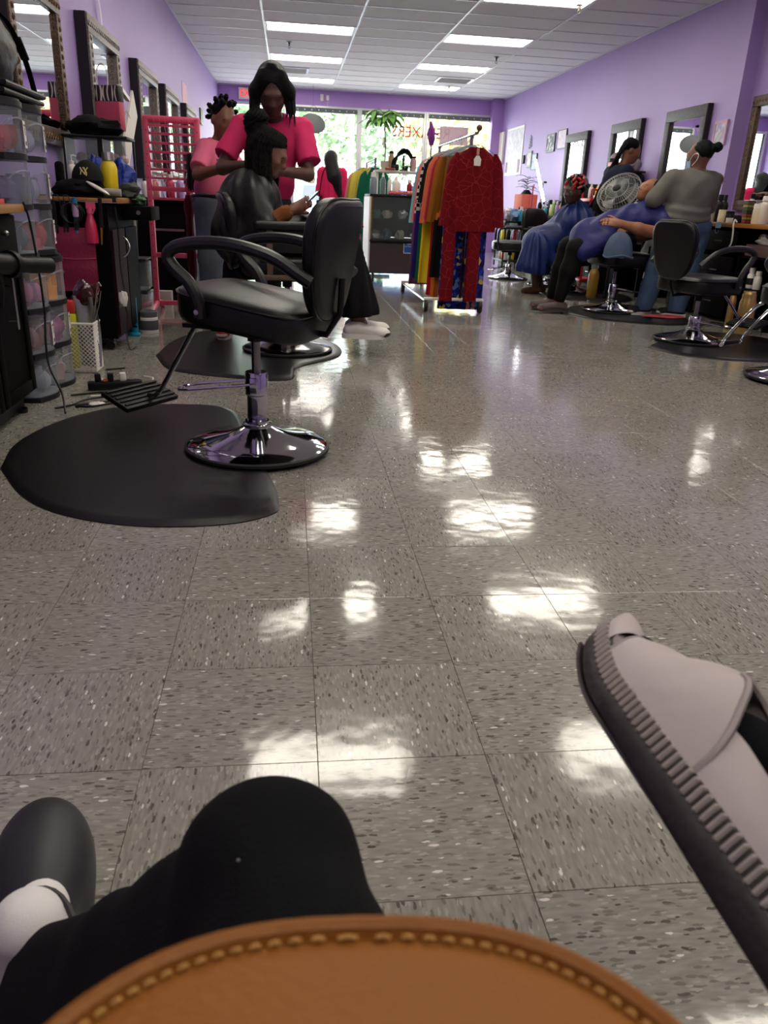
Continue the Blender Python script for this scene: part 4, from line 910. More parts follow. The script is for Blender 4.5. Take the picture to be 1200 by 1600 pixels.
    # arms
    for s_ in (-1, 1):
        if style == 'loop':
            pts = [(.085,s_*.262,sz-.075),(.085,s_*.268,sz-.02),(.115,s_*.272,sz+.04),(.165,s_*.275,sz+.085),(.185,s_*.275,sz+.12),(.155,s_*.275,sz+.150),(.06,s_*.272,sz+.168),(-.06,s_*.268,sz+.165),(-.18,s_*.258,sz+.135),(-.265,s_*.245,sz+.085),(-.305,s_*.235,sz+.06)]
            pts = [(x, y, z+armz*min(1, max(0, (z-sz)/.1))) for x, y, z in pts]; a_ = MB().tube(spline(pts, 6), .0215, 10).build('armrest', m_armp, t)
            MB().lathe([(0,0),(.009,0),(.009,.004),(0,.005)], 10, (.085, s_*.284, sz-.055), rot=Matrix.Rotation(-s_*PI/2,3,'X')).build('bolt', m_steel, a_)
        elif style == 'box':
            a_ = MB().rbox((-.02,s_*.285,sz+.185), (.42,.06,.05), .018, 3).build('armrest', m_black_vinyl, t)
            MB().rbox((.13,s_*.285,sz+.04), (.035,.012,.27), .003).rbox((-.14,s_*.285,sz+.04), (.035,.012,.27), .003).rbox((-.02,s_*.285,sz-.105), (.40,.014,.03), .003).build('arm_frame', M('bronze_strap', (104,84,66), .45, .3), a_)
            MB().rbox((-.02,s_*.272,sz+.10), (.36,.014,.13), .004).build('side_panel', m_black_vinyl, a_)
        elif style == 'tube':
            pts = [(.17,s_*.27,sz-.10),(.20,s_*.275,sz+.02),(.19,s_*.275,sz+.14),(.13,s_*.275,sz+.17),(-.1,s_*.27,sz+.17),(-.28,s_*.26,sz+.16)]
            MB().tube(spline(pts, 5), .013, 8).build('arm_tube', m_black_plastic, t)
            MB().rbox((-.03,s_*.275,sz+.185), (.30,.045,.028), .012, 2).build('armrest', m_armp, t)
    # footrest
    if foot == 'T':
        FY = Matrix.Rotation(footyaw, 4, 'Z'); MB().tube([(.22,.0,sz-.115),(.27,0,sz-.135),(.48,0,.17),(.52,0,.13),(.56,0,.125)], .011, 10).xf(FY).build('footrest_arm', m_chrome, t)
        pl = MB().rbox((.605,0,.118), (.15,.30,.022), .006, rot=Matrix.Rotation(-.35,3,'Y')).xf(FY).build('footplate', m_black_plastic, t)
        for k in range(5): MB().rbox((.551+.025*k,0,.113+.0092*k), (.011,.28,.008), .002, rot=Matrix.Rotation(-.35,3,'Y')).xf(FY).build('tread', m_rubber, pl)
    elif foot == 'U':
        f_ = footn or .11
        MB().tube(spline([(.15,.13,sz-.11),(.24,.13,sz-.115),(.32,.13,sz-.16),(.47,.13,.22),(.50,.13,f_),(.52,.10,f_-.01),(.52,-.10,f_-.01),(.50,-.13,f_),(.47,-.13,.22),(.32,-.13,sz-.16),(.24,-.13,sz-.115),(.15,-.13,sz-.11)], 5), .0125, 10).xf(Matrix.Diagonal((fscale,1,1,1))).build('footrest_arm', ch, t)
        MB().rbox((.525*fscale,0,f_-.005), (.035,.24,.03), .008).build('footplate', m_black_plastic, t)
    return t
salon_chair('empty black salon chair with chrome base, biggest in the front left', (-.13, 2.95, .015), math.radians(158), .60, lever_a=.2, backw=.45, tiltseat=.14, back_h=.43, deep=.92, footyaw=-.22)
salon_chair('black salon chair with squared arms holding the caped braided client', (-.02, 5.10, .015), math.radians(8), .58, 'box', .29, .14, 'U', chrome=m_dchrome, pump_r=.062, lever=False)
salon_chair('empty black salon chair before the right counter, seen from behind', (3.14, 5.85, .015), math.radians(20), .49, lever_a=-.6, base_r=.29, backw=.42, backz=.06, armz=.045, back_h=.44)
salon_chair('black salon chair under the reclining client in blue', (3.17, 7.60, .015), math.radians(188), .56, 'tube', .28, .62, None, lever_a=2.8)
salon_chair('black salon chair at right photo edge with chrome U footrest', (3.10, 4.44, .015), math.radians(124), .56, 'loop', .29, .16, 'U', footn=.16, lever=False, fscale=.86)
salon_chair('dark chair back at right photo edge before the gold cans', (3.80, 5.22, .0), math.radians(18), .52, 'loop', .28, .14, None, lever=False)
salon_chair('black salon chair behind the clothes rack, grey seat catching light', (3.05, 11.1, .0), math.radians(170), .50, 'tube', .28, .12, None)
salon_chair('black rounded chair back just left of the blue-caped woman', (3.35, 10.2, .0), math.radians(-60), .52, 'tube', .28, .12, None, back_h=.52)
salon_chair('salon chair under the woman in blue cape and red rollers', (3.33, 9.25, .015), math.radians(195), .46, 'tube', .27, .14, None)
# ================================================================== FOREGROUND: sitter's leg, crossed grey slide, tan bag
m_jean = M('black_jersey_denim', (11,12,15), .95, var=.25, scale=60, bump=.2, bscale=400, spec=.15)
def wrinkle(amp, f, sd=0):
    return lambda X, Y, Z: amp*(np.sin(X*f+sd+2*np.sin(Y*f*.4))*np.sin(Z*f*.8+Y*f*.6+sd))
t = thing('person', 'photographer\'s bent leg in black ripped jeans and dark clog, lower left', 'person', (0,0,0))
hip, knee, ank = Vector((.10,-.14,.50)), Vector((-.016,.438,.470)), Vector((-.268,.622,.135))
S = SDF((-.47,-.3,.06), (.28,.52+.3,.64), .0065)
S.cap(hip, knee, .105, .056, .03, fold=wrinkle(.003, 40))
S.cap(knee, knee.lerp(ank,.55), .054, .034, .04, fold=wrinkle(.002, 46, 1)); S.cap(knee.lerp(ank,.55), ank, .034, .050, .03, fold=wrinkle(.003, 52, 2)); S.cap(knee.lerp(ank,.15)+Vector((.01,-.06,-.03)), ank+Vector((.03,-.07,-.0)), .055, .055, .05)
d_ = (ank-knee).normalized(); S.cut(ank-d_*.02, d_)
S.build('trousers', m_jean, t)
fr = MB(); rr = random.Random(3); camp = Vector((0,0,CAM_H)); a2, b2 = knee.lerp(ank,.15)+Vector((.01,-.06,-.03)), ank+Vector((.03,-.07,0)); prev = None
for k in range(60):      # frayed edge of the rip across the shin
    u = k/59; q = (knee.lerp(ank, .33+.62*u)+a2.lerp(b2, .22+.72*u))/2; q = q+(camp-q).normalized()*.064+Vector((0,0,.004*math.sin(u*9)))
    fr.tube([q, q+Vector((rr.uniform(-.004,.004), -.001, rr.uniform(-.007,.003)))], .0006, 4)
    if prev is not None: fr.tube([prev, q], .0009, 4)
    prev = q
fr.build('frayed_threads', M('grey_thread', (96,96,100), .9), t)
lt = MB()
for p in ((-.035,.385,.532),(-.06,.40,.505)): lt.ell(p, (.0016,.0016,.0009), 6, 4)
lt.build('lint', M('grey_thread'), t, kind='stuff')
S = SDF((-.47,.55,.03), (-.2,.85,.24), .006); S.cap((-.285,.645,.19), (-.300,.68,.085), .038, .042, .02); S.cap((-.300,.68,.08), (-.33,.80,.06), .042, .036, .03); S.build('sock', M('white_sock', (226,224,220), .85, bump=.1, bscale=500), t)
# clog
m_clog = M('dark_rubber_clog', (36,37,40), .5, var=.15, scale=5, bump=.05, bscale=300)
S = SDF((-.46,.58,-.02), (-.2,1.02,.16), .006)
RC = Matrix.Rotation(.22, 3, 'Z'); S.ell((-.348,.865,.048), (.068,.118,.064), .02, RC); S.ell((-.305,.69,.045), (.055,.10,.055), .04, RC); S.box((-.325,.79,.015), (.058,.15,.015), .012, .02, RC)
S.ell((-.305,.69,.09), (.047,.085,.065), .0, RC, sub=True); S.ell((-.29,.635,.13), (.06,.10,.07), 0, RC, sub=True)
S.cut((0,0,.001), (0,0,-1)); S.build('clog', m_clog, t)
rim = MB().tube([Vector((-.307,.695,0))+RC @ Vector((.048*math.cos(a), .082*math.sin(a), .080+.020*max(0,math.sin(a)))) for a in [2*PI*k/28 for k in range(29)]], .0045, 6); rim.build('clog_rim', m_clog, t)

# ---- crossed foot in a pale slide (comes in from the right)
t = thing('person', 'neighbour\'s crossed leg in black with a pale grey slide shoe, right edge', 'person', (0,0,0))
Hh, Tp = Vector((.263,.283,.55)), Vector((.23,.59,.58)); A_ = (Tp-Hh).normalized(); U_ = Vector((.77,.03,.63)); U_ = (U_-A_*U_.dot(A_)).normalized(); L_ = -A_.cross(U_); LEN = .335
org = Hh-A_*.02-L_*.048
def sp(s, l, u): return org+A_*(s*LEN)+L_*l+U_*u
def halfw(s):
    s = min(max(s, 0), 1); return .047*(math.sin(PI*min(1, (s*.93+.075)))**.45)*(1+.10*math.sin((s-.25)*PI*1.2))*(1 if s < .93 else math.sqrt(max(.02, 1-((s-.93)/.075)**2)))
rise = lambda s: .030*max(0, (s-.70)/.3)**1.8                 # toe spring
m_sole = M('dark_brown_rubber', (40,33,32), .6, bump=.2, bscale=60); m_slide = M('pale_grey_leather', (178,168,165), .55, var=.10, scale=9, bump=.22, bscale=24); m_slide_d = M('pale_grey_edge', (150,140,138), .5)
def outl(n=60):
    f = [i/(n-1) for i in range(n)]; return [(s, halfw(s)) for s in f]+[(s, -halfw(s)) for s in reversed(f)]
ol = outl(); n = len(ol)
def slab(lay):
    vs = []
    for u, k in lay: vs += [tuple(sp(.5+(s-.5)*(1+(k-1)*.3), l*k, (u if u > 0 else u*(.25+2.2*(1-s)))+rise(s))) for s, l in ol]
    return MB().add(vs, [(j*n+i, j*n+(i+1)%n, (j+1)*n+(i+1)%n, (j+1)*n+i) for j in range(len(lay)-1) for i in range(n)]+[tuple(range(n-1,-1,-1)), tuple((len(lay)-1)*n+i for i in range(n))])
slab([(-.006,.90),(-.004,.97),(.004,1.0),(.010,1.0),(.012,.98)]).build('outsole', m_sole, t, smooth=50)
slab([(.011,.955),(.026,.955),(.028,.94)]).build('midsole', M('midsole_brown', (44,37,36), .6), t, smooth=50)
tm = []
tooth = MB().rbox((0,0,0), (.0042,.006,.017), .0016, 1).mesh('stitch_lug', M('stitch_lug_grey', (158,148,142), .55))
R_ = Matrix((A_, L_, U_)).transposed()
for side in (1, -1):
    for k in range(44):
        s = .03+.93*k/43; e = .004; tan = (halfw(min(1,s+e))-halfw(s-e))/(2*e*LEN); p = sp(s, side*halfw(s)*.975, .0185+rise(s))
        o = link('stitch_lug', tooth, t, p); o.rotation_euler = (R_ @ Matrix.Rotation(math.atan(tan)*side, 3, 'Z') @ Matrix.Rotation(.12, 3, 'Y')).to_euler()
# tread ribs under the sole
tr = MB()
for k in range(5): tr.tube([sp(s/20, halfw(s/20)*(.88-.16*k), -.008+rise(s/20)) for s in range(1, 20)], .0022, 5)
tr.build('tread', m_sole, t)
slab([(.028,.93),(.033,.93),(.033,.80)]).build('footbed', m_slide_d, t, smooth=50)
# low heel rim and toe bumper (rand)
def rand_f(s0, s1, hf, nm):
    b = MB(); N_ = 40; pts = [(s, 1) for s in [lerp(s0, s1, i/(N_-1)) for i in range(N_)]]
    for side in (1, -1):
        b.grid(lambda u, v: tuple(sp(lerp(s0,s1,u), side*(halfw(lerp(s0,s1,u))*.955-.010*v*v), .027+rise(lerp(s0,s1,u))+hf(lerp(s0,s1,u))*v)), 30, 6)
        b.grid(lambda u, v: tuple(sp(lerp(s0,s1,u), side*(halfw(lerp(s0,s1,u))*.955-.010-.003*v), .027+rise(lerp(s0,s1,u))+hf(lerp(s0,s1,u))*(1-v))), 30, 4)
    return b.build(nm, m_slide, t)
rand_f(.0, .50, lambda s: .022+.018*min(1, s/.4), 'heel_rim')
def hgt(s): return .016+.078*min(1, max(0, (.90-s)/.40))**.9
def upper(u, v, off=0):
    th = PI*v; side = math.cos(th); sc = .40+.20*math.sin(th)**1.5; s = lerp(.825+.015*math.sin(th), sc, u); w = halfw(s)*.965+off
    top = hgt(s)*(1 if s > .5 else 1)
    ex = .75; l = math.copysign(abs(side)**ex, side)*w*(1-.12*math.sin(th)); z = .026+rise(s)+(top-.0+off)*(math.sin(th)**.8)+.0018*math.sin(s*46+th*3)*math.sin(th)
    return tuple(sp(s, l, z))
up = MB().grid(lambda u, v: upper(u, v), 40, 40).grid(lambda u, v: upper(u, v, -.0035), 40, 40)
up.build('upper', m_slide, t)
MB().tube([upper(1, v/30, -.0015) for v in range(31)], .0032, 6).build('collar_edge', m_slide_d, t)
MB().tube([upper(0, v/30, -.0015) for v in range(31)], .0026, 6).build('toe_edge', m_slide_d, t)
tb = MB()
def bump(u, v):
    th = PI*v; s = lerp(.87, 1.0, u); w = halfw(min(.999, s)); return tuple(sp(s, math.cos(th)*w*.97, .026+rise(s)+.024*math.sin(th)*math.sqrt(max(0.02,1-((s-.87)/.135)**2))))
tb.grid(bump, 16, 24).build('toe_bumper', m_slide, t)
# foot, sock and trouser leg
lo = [min(p) for p in zip(*[tuple(sp(s,l,u)) for s in (0,1) for l in (-.09,.09) for u in (-.05,.62)])]; hi = [max(p) for p in zip(*[tuple(sp(s,l,u)) for s in (0,1) for l in (-.09,.09) for u in (-.05,.62)])]
S = SDF(lo, hi, .007)
S.cap(sp(.865,.0,.044+rise(.865)), sp(.5,0,.048), .013, .026, .03); S.cap(sp(.48,0,.052), sp(.20,0,.10), .028, .042, .04); S.cap(sp(.16,0,.06), sp(.20,0,.12), .032, .042, .03)
S.cap(sp(.20,0,.11), sp(.30,0,.55), .050, .066, .03, fold=wrinkle(.0022, 60)); S.build('sock_and_trouser', m_jean, t)

# ---- tan leather bag on the lap
m_tan = M('tan_leather', (136,82,18), .62, var=.16, scale=7, bump=.12, bscale=220, spec=.35)
t = thing('handbag', 'tan leather bag with pale edge stitching on the lap, bottom of photo', 'bag', (.016, .060, .686), (-.06,0,-.05))
def bo(s, n=64):
    o = []
    for k in range(n):
        a = 2*PI*k/n; c, d = math.cos(a), math.sin(a); e = .78
        o.append((math.copysign(abs(c)**e, c)*.126*s, math.copysign(abs(d)**e, d)*.150*s if d > 0 else math.copysign(abs(d)**.5, d)*.12*s))
    return o
lay = [(.86,-.07),(.97,-.06),(1.0,-.045),(1.0,-.004),(.992,.002),(.965,.004),(.955,.001),(.90,.004),(.6,.010),(.25,.012),(.02,.012)]; n = 64; vs = []
for s_, z_ in lay: vs += [(x, y, z_) for x, y in bo(s_)]
MB().add(vs, [(k*n+i, k*n+(i+1)%n, (k+1)*n+(i+1)%n, (k+1)*n+i) for k in range(len(lay)-1) for i in range(n)]+[tuple(range(n-1,-1,-1)), tuple((len(lay)-1)*n+i for i in range(n))]).build('flap', m_tan, t, smooth=50)
st = MB(); ring = [Vector((x, y, .0035)) for x, y in bo(.945, 240)]
for k in range(0, 240, 2):
    p, q = ring[k], ring[(k+1) % 240]; st.tube([p, (p+q)/2+Vector((0,0,.0009)), q], .0009, 5)
st.build('stitching', M('pale_thread', (190,144,84), .7), t)
MB().tube([Vector((x, y, .003)) for x, y in bo(.985, 80)]+[Vector((bo(.985, 80)[0][0], bo(.985, 80)[0][1], .003))], .0035, 6).build('edge_binding', m_tan, t)
# the chair the photographer sits on
t = thing('waiting_chair', 'dark waiting-room chair under the photographer, out of view', 'chair', (.06,-.2,0))
MB().rbox((0,0,.385), (.50,.46,.06), .02, 3).build('seat', m_black_vinyl, t); MB().rbox((0,-.26,.72), (.48,.06,.40), .02, 3).build('backrest', m_black_vinyl, t)
for sx in (-1,1):
    for sy in (-1,1): MB().tube([(sx*.21,sy*.19,.0),(sx*.21,sy*.19,.36)], .014, 8).build('leg', m_dchrome, t)
    MB().tube([(sx*.21,-.22,.36),(sx*.21,-.27,.60)], .012, 8).build('back_post', m_dchrome, t)
# ================================================================== PEOPLE
V = Vector
def frame(f, u):
    f = V(f).normalized(); u = V(u); u = (u-f*u.dot(f)).normalized(); r = f.cross(u); return f, u, r
def colmat(r, f, u): return Matrix((r, f, u)).transposed()
def head_sdf(S, c, f, u, sc=1.0):
    f, u, r = frame(f, u); c = V(c); Rm = colmat(r, f, u)
    def p(a, b, d): return c+(r*a+f*b+u*d)*sc
    def e(q, rad, k=.02): S.ell(q, [v*sc for v in rad], k*sc, Rm)
    e(p(0,-.012,.022), (.075,.097,.098)); e(p(0,.03,-.035), (.060,.066,.082), .03); e(p(0,.066,-.088), (.028,.024,.022), .03)
    S.cap(p(-.03,.080,.022), p(.03,.080,.022), .014*sc, .014*sc, .025*sc)
    S.cap(p(0,.092,.010), p(0,.106,-.026), .008*sc, .0145*sc, .012*sc)
    for s in (-1, 1):
        e(p(s*.013,.098,-.030), (.009,.010,.009), .008); e(p(s*.038,.066,-.022), (.025,.022,.026), .02); e(p(s*.077,-.008,-.012), (.012,.020,.032), .01)
    e(p(0,.093,-.054), (.026,.012,.008), .006); e(p(0,.091,-.067), (.022,.012,.009), .006)
    return p
def eyes(t, p, f, u, sc=1, shut=False):
    f, u, r = frame(f, u); Rm = colmat(r, f, u)
    for s in (-1, 1):
        if shut: MB().tube([p(s*.034+x*.014, .0905-.004*abs(x)*1.5, -.001-.004*(1-x*x)) for x in (-1,-.5,0,.5,1)], .0022*sc, 5).build('eyelid', M('lash_black', (12,9,9), .6), t)
        else:
            o = MB().ell(p(s*.034,.083,.0), (.015*sc,.010*sc,.0085*sc), 10, 7, Rm).build('eye', M('eye_white', (196,188,180), .3), t); MB().ell(p(s*.034,.0905,.0), (.0075*sc,.004*sc,.0075*sc), 8, 6, Rm).build('iris', M('iris_dark', (20,12,10), .2), o)
        MB().tube([p(s*.034+x*.018, .090-.006*x*x, .020-.004*x*x) for x in (-1,-.5,0,.5,1)], .0028*sc, 5).build('eyebrow', M('lash_black', (12,9,9), .6), t)
    MB().tube([p(x*.022, .1045-.008*x*x, -.061-.001*abs(x)) for x in (-1,-.5,0,.5,1)], .0018*sc, 5).build('mouth_line', M('lip_dark', (52,24,24), .5), t)
def hand_sdf(S, w, d, n, curl=.5, ts=1, sc=1.0, spread=.0):
    """palm, four unequal bent fingers and a thumb leaving the palm's side; n = where the palm faces"""
    d = V(d).normalized(); n = V(n); n = (n-d*n.dot(d)).normalized(); b = d.cross(n); w = V(w); Rm = colmat(b, d, n)
    S.box(w+d*.045*sc, (.037*sc,.046*sc,.013*sc), .011*sc, .015, Rm); S.cap(w-d*.02, w+d*.03*sc, .026*sc, .028*sc, .02)
    for k, (o, L) in enumerate(((-.029,.066),(-.010,.078),(.010,.072),(.028,.056))):
        q = w+d*(.088*sc)+b*(o*ts*sc); a = 0; rad = .0088*sc
        for j, fr_ in enumerate((.45,.32,.25)):
            a += curl*(.7+.25*j); dr = d*math.cos(a)+n*math.sin(a)+b*(o*ts*spread*10); q2 = q+dr.normalized()*L*fr_*sc; S.cap(q, q2, rad, rad*.92, .004); q = q2; rad *= .92
    q = w+d*.022*sc-b*ts*.030*sc
    for L, mixn in ((.036,.35),(.026,.6),(.022,.75)):
        q2 = q+(d*.75-b*ts*(.75-mixn*.7)+n*mixn*curl*1.2).normalized()*L*sc; S.cap(q, q2, .0115*sc, .010*sc, .008); q = q2
def sneaker(t, pos, dr, m_up, m_sole, m_toe, L=.27, pitch=0, name='shoe'):
    """low sneaker: sole, upper, toe cap, laces; pos = under the ankle centre"""
    rz = math.atan2(dr[1], dr[0]); Mx = Matrix.Translation(pos) @ Matrix.Rotation(rz, 4, 'Z') @ Matrix.Rotation(-pitch, 4, 'Y')
    S = SDF((-.10,-.07,-.01), (L-.06,.07,.13), .006)
    S.cap((-.045,0,.05), (.0,0,.075), .040, .036, .03); S.cap((.0,0,.06), (L-.12,0,.040), .040, .030, .03); S.ell((L-.125,0,.038), (.055,.046,.034), .02); S.cut((0,0,.022), (0,0,-1)); S.cut((0,0,.105), (0,0,1))
    P_, Q_ = S.mesh(); b = MB(); b.add([tuple(Mx @ V(p)) for p in P_], [tuple(q) for q in Q_]); sh = b.build(name, m_up, t, smooth=60)
    o = []
    for k in range(32):
        a = 2*PI*k/32; c, s = math.cos(a), math.sin(a); x = math.copysign(abs(c)**.75, c)*(L/2)+L/2-.095; o.append((x, math.copysign(abs(s)**.75, s)*(.047 if c > 0 else .041)))
    b = MB().prism(o, 0, .028); b.xf(Mx).build('sole', m_sole, sh)
    b = MB().ell((L-.105,0,.034), (.038,.043,.024), 12, 8); b.xf(Mx).build('toe_cap', m_toe, sh)
    b = MB()
    for k in range(4): b.tube([(.045+.022*k,-.026,.082-.010*k),(.045+.022*k,0,.092-.011*k),(.045+.022*k,.026,.082-.010*k)], .004, 5)
    b.xf(Mx).build('laces', m_whitep, sh)
    return sh
def skin(n, rgb): return M(n, rgb, .5, var=.10, scale=14, bump=.03, bscale=200)
def fold_r(amp, k, c, ph=0, zf=0):
    """vertical pleats around the axis through c"""
    return lambda X, Y, Z: amp*np.sin(k*np.arctan2(Y-c[1], X-c[0])+ph+zf*Z)

# ---------------- stylist in hot pink T-shirt (bob hair)
sk1 = skin('skin_deep', (84,54,44)); m_hot = M('hot_pink_jersey', (206,50,100), .85, var=.08, scale=8, bump=.15, bscale=300)
t = thing('person', 'stylist with black bob in hot pink T-shirt, bent over the braided client', 'person', (0,0,0))
hc, hf, hu = (-.105,5.41,1.535), (.02,-.82,-.57), (0,-.57,.82)
S = SDF((-.62,5.0,.05), (.32,5.85,1.78), .009); p_ = head_sdf(S, hc, hf, hu, 1.13)
S.cap((-.105,5.46,1.47), (-.11,5.58,1.38), .052, .06, .04); S.ell((-.12,5.58,1.22), (.15,.09,.2), .05); S.cap((-.30,5.56,1.355), (.08,5.56,1.355), .05, .05, .05); S.cap((-.13,5.6,1.05), (-.2,5.6,.9), .13, .14, .06)
for a in (((.09,5.56,1.345),(.115,5.47,1.075),(-.075,5.27,1.085)), ((-.31,5.56,1.345),(-.425,5.44,1.09),(-.25,5.26,1.11))):
    S.chain([a[0], a[1]], [.050,.041], .03); S.chain([a[1], a[2]], [.041,.027], .02)
hand_sdf(S, (-.085,5.26,1.085), (-.9,-.25,.25), (0,-.3,-1), .45, 1, .95); hand_sdf(S, (-.235,5.255,1.11), (.75,-.5,.2), (0,-.3,-1), .45, -1, .95)
for a in (((-.27,5.6,.88),(-.36,5.55,.48),(-.44,5.57,.10)), ((-.12,5.6,.88),(-.14,5.56,.48),(-.15,5.57,.10))): S.chain(a, [.09,.06,.042], .03)
S.build('body', sk1, t); eyes(t, p_, hf, hu, 1.13, True)
S = SDF((-.62,5.2,.84), (.36,5.9,1.52), .009)
S.ell((-.115,5.58,1.24), (.180,.12,.20), .04, fold=wrinkle(.006, 34)); S.ell((-.14,5.59,1.03), (.175,.135,.19), .06, fold=wrinkle(.008, 30, 1)); S.cap((-.30,5.57,1.35), (.08,5.57,1.35), .068, .068, .05)
S.cone((.075,5.565,1.35), (.125,5.475,1.145), .070, .076, .03, fold=wrinkle(.003, 40)); S.cone((-.295,5.565,1.35), (-.41,5.465,1.155), .070, .076, .03, fold=wrinkle(.003, 40, 2)); S.cut((-.15,5.6,.915), (0,0,-1))
S.cap((-.105,5.42,1.48), (-.11,5.55,1.40), .062, .066, 0, sub=True); sh = S.build('t_shirt', m_hot, t)
MB().box((-.045,5.438,1.275), (.045,.004,.010)).box((-.04,5.438,1.255), (.030,.004,.007)).build('chest_print', m_black_plastic, sh, smooth=0)
S = SDF((-.6,5.4,.06), (.1,5.8,.98), .010)
for a in (((-.25,5.6,.86),(-.36,5.55,.48),(-.44,5.57,.12)), ((-.11,5.6,.86),(-.14,5.56,.48),(-.15,5.57,.12))): S.chain(a, [.115,.085,.075], .03)
S.ell((-.18,5.6,.90), (.18,.135,.09), .05); S.build('trousers', M('charcoal_trousers', (34,33,38), .85, bump=.2), t)
m_redsh = M('red_leather', (190,44,48), .45)
sneaker(t, (-.445,5.57,.016), (-.1,-1), m_redsh, m_whitep, M('cream_leather', (222,206,190), .5)); sneaker(t, (-.15,5.57,.016), (.05,-1), m_redsh, m_whitep, M('cream_leather'))
def bob_hair(S, p, sc=1):
    f, u, r = frame(hf, hu); Rm = colmat(r, f, u)
    S.ell(p(0,-.022,.035), (.088*sc,.108*sc,.105*sc), .01, Rm)
    for s in (-1, 1):
        S.cap(p(s*.05,.03,.10), p(s*.092,.035,.02), .035, .034, .03); S.cap(p(s*.092,.035,.02), p(s*.105,.06,-.07), .034, .026, .03); S.cap(p(s*.085,-.03,.0), p(s*.095,-.0,-.10), .040, .026, .04)
S = SDF((-.42,5.1,1.22), (.2,5.8,1.82), .007); bob_hair(S, p_, 1.14)
f_, u_, r_ = frame(hf, hu); S.ell(p_(0,.105,-.01), (.060,.072,.125), 0, colmat(r_, f_, u_), sub=True); hair = S.build('hair', M('jet_hair', (8,7,8), .36, spec=.22, bump=.8, bscale=120, stretch=(12,12,1)), t)
b = MB(); rr = random.Random(2)
for k in range(44):
    s = rr.choice((-1,1)); a0 = p_(s*rr.uniform(.075,.11), rr.uniform(.0,.075), -.01); L_ = rr.uniform(.09,.16) if s < 0 else rr.uniform(.14,.24)
    b.tube([a0, a0+V((s*-.010,-.012,-L_*.5)), a0+V((s*-.004+rr.uniform(-.02,.02),-.014,-L_))], [.007,.005,.0015], 4)
b.build('hair_ends', M('jet_hair'), hair, kind='stuff')

# ---------------- client in black cape with braids, on the second chair
sk2 = skin('skin_brown', (112,70,52)); m_cape = M('black_nylon', (15,15,16), .45, spec=.3, var=.2, scale=7, bump=.55, bscale=13)
t = thing('person', 'seated client in black cape with braids looking at a phone', 'person', (0,0,0))
hc, hf, hu = (-.115,5.10,1.165), (.86,-.22,-.42), (.42,0,.9)
S = SDF((-.5,4.7,.02), (.72,5.45,1.34), .009); p_ = head_sdf(S, hc, hf, hu, 1.0)
S.cap((-.15,5.1,1.10), (-.22,5.12,1.0), .046, .055, .04); S.ell((-.24,5.12,.86), (.12,.17,.2), .05); S.ell((-.2,5.12,.68), (.16,.17,.1), .05)
S.chain([(-.25,4.93,.95),(-.18,4.90,.76)], [.05,.042], .03); S.chain([(-.18,4.90,.76),(.015,4.93,.865)], [.042,.027], .02)
S.chain([(-.22,5.31,.95),(-.13,5.33,.77)], [.05,.042], .03); S.chain([(-.13,5.33,.77),(.03,5.10,.87)], [.042,.027], .02)
hand_sdf(S, (.02,4.935,.868), (.8,.25,.45), (-.3,.9,.1), .6, 1, .92); hand_sdf(S, (.035,5.09,.872), (.8,-.35,.4), (-.2,-.9,.1), .6, -1, .92)
for y in (5.02, 5.20): S.chain([(-.16,y,.67),(.34,y+.0,.665),(.43,y,.20)], [.085,.062,.042], .03)
S.build('body', sk2, t); eyes(t, p_, hf, hu, 1, True)
S = SDF((-.62,4.68,.50), (.34,5.55,1.12), .010)
cc = (-.22,5.12)
S.ell((-.24,5.12,.90), (.185,.265,.185), .05, fold=fold_r(.008, 11, cc, 0, 9)); S.cap((-.225,5.11,.98), (-.19,5.11,1.045), .11, .062, .05); S.ell((-.27,5.10,.72), (.20,.27,.20), .06, fold=fold_r(.012, 9, cc, 1, 6))
S.cap((-.15,5.12,.74), (.14,5.12,.725), .16, .11, .05, fold=wrinkle(.008, 26)); S.cap((-.20,4.93,.86), (-.14,4.88,.76), .085, .080, .04, fold=wrinkle(.006, 34, 1)); S.cap((-.22,4.9,.62), (-.2,4.87,.56), .06, .05, .05)
S.cap((-.16,5.1,1.12), (-.2,5.1,1.02), .05, .055, 0, sub=True); S.build('cape', m_cape, t)
S = SDF((-.26,4.8,.68), (.1,5.0,.95), .008); S.cap((-.17,4.895,.765), (-.02,4.925,.85), .055, .043, .02, fold=wrinkle(.004, 60)); S.build('sleeve', M('rust_sweater', (120,72,40), .9, bump=.4, bscale=200), t)
m_wide = M('black_wide_trousers', (16,16,18), .8, bump=.2)
S = SDF((-.3,4.85,.16), (.66,5.42,.80), .010)
for y in (5.02, 5.20): S.cap((-.14,y,.67), (.34,y,.665), .10, .09, .04); S.cap((.34,y,.65), (.44,y,.28), .095, .118, .04, fold=fold_r(.008, 7, (.42,y)))
S.cut((0,0,.20), (0.12,0,-1)); S.build('trousers', m_wide, t)
m_wl = M('white_leather', (226,222,214), .45); m_bl = M('black_patent', (18,18,20), .2)
sneaker(t, (.42,5.00,.115), (1,-.12), m_wl, m_whitep, m_bl, .285); sneaker(t, (.44,5.20,.115), (1,-.05), m_wl, m_whitep, m_bl, .285)
S = SDF((-.42,4.85,.95), (.1,5.36,1.48), .008); f_, u_, r_ = frame(hf, hu); Rm = colmat(r_, f_, u_)
S.ell(p_(0,-.042,.042), (.088,.100,.094), .01, Rm); S.ell((-.20,5.11,1.31), (.062,.062,.075), .03); S.cap((-.21,5.11,1.36), (-.185,5.10,1.41), .030, .018, .02); S.ell(p_(0,.100,-.035), (.075,.080,.095), 0, Rm, sub=True)
S.fold(lambda X, Y, Z: .003*np.sin(X*150)*np.sin(Y*150)); m_braid = M('braid_black', (9,8,8), .6, bump=1, bscale=150, spec=.12); hair = S.build('hair', m_braid, t)
b = MB(); rr = random.Random(8)
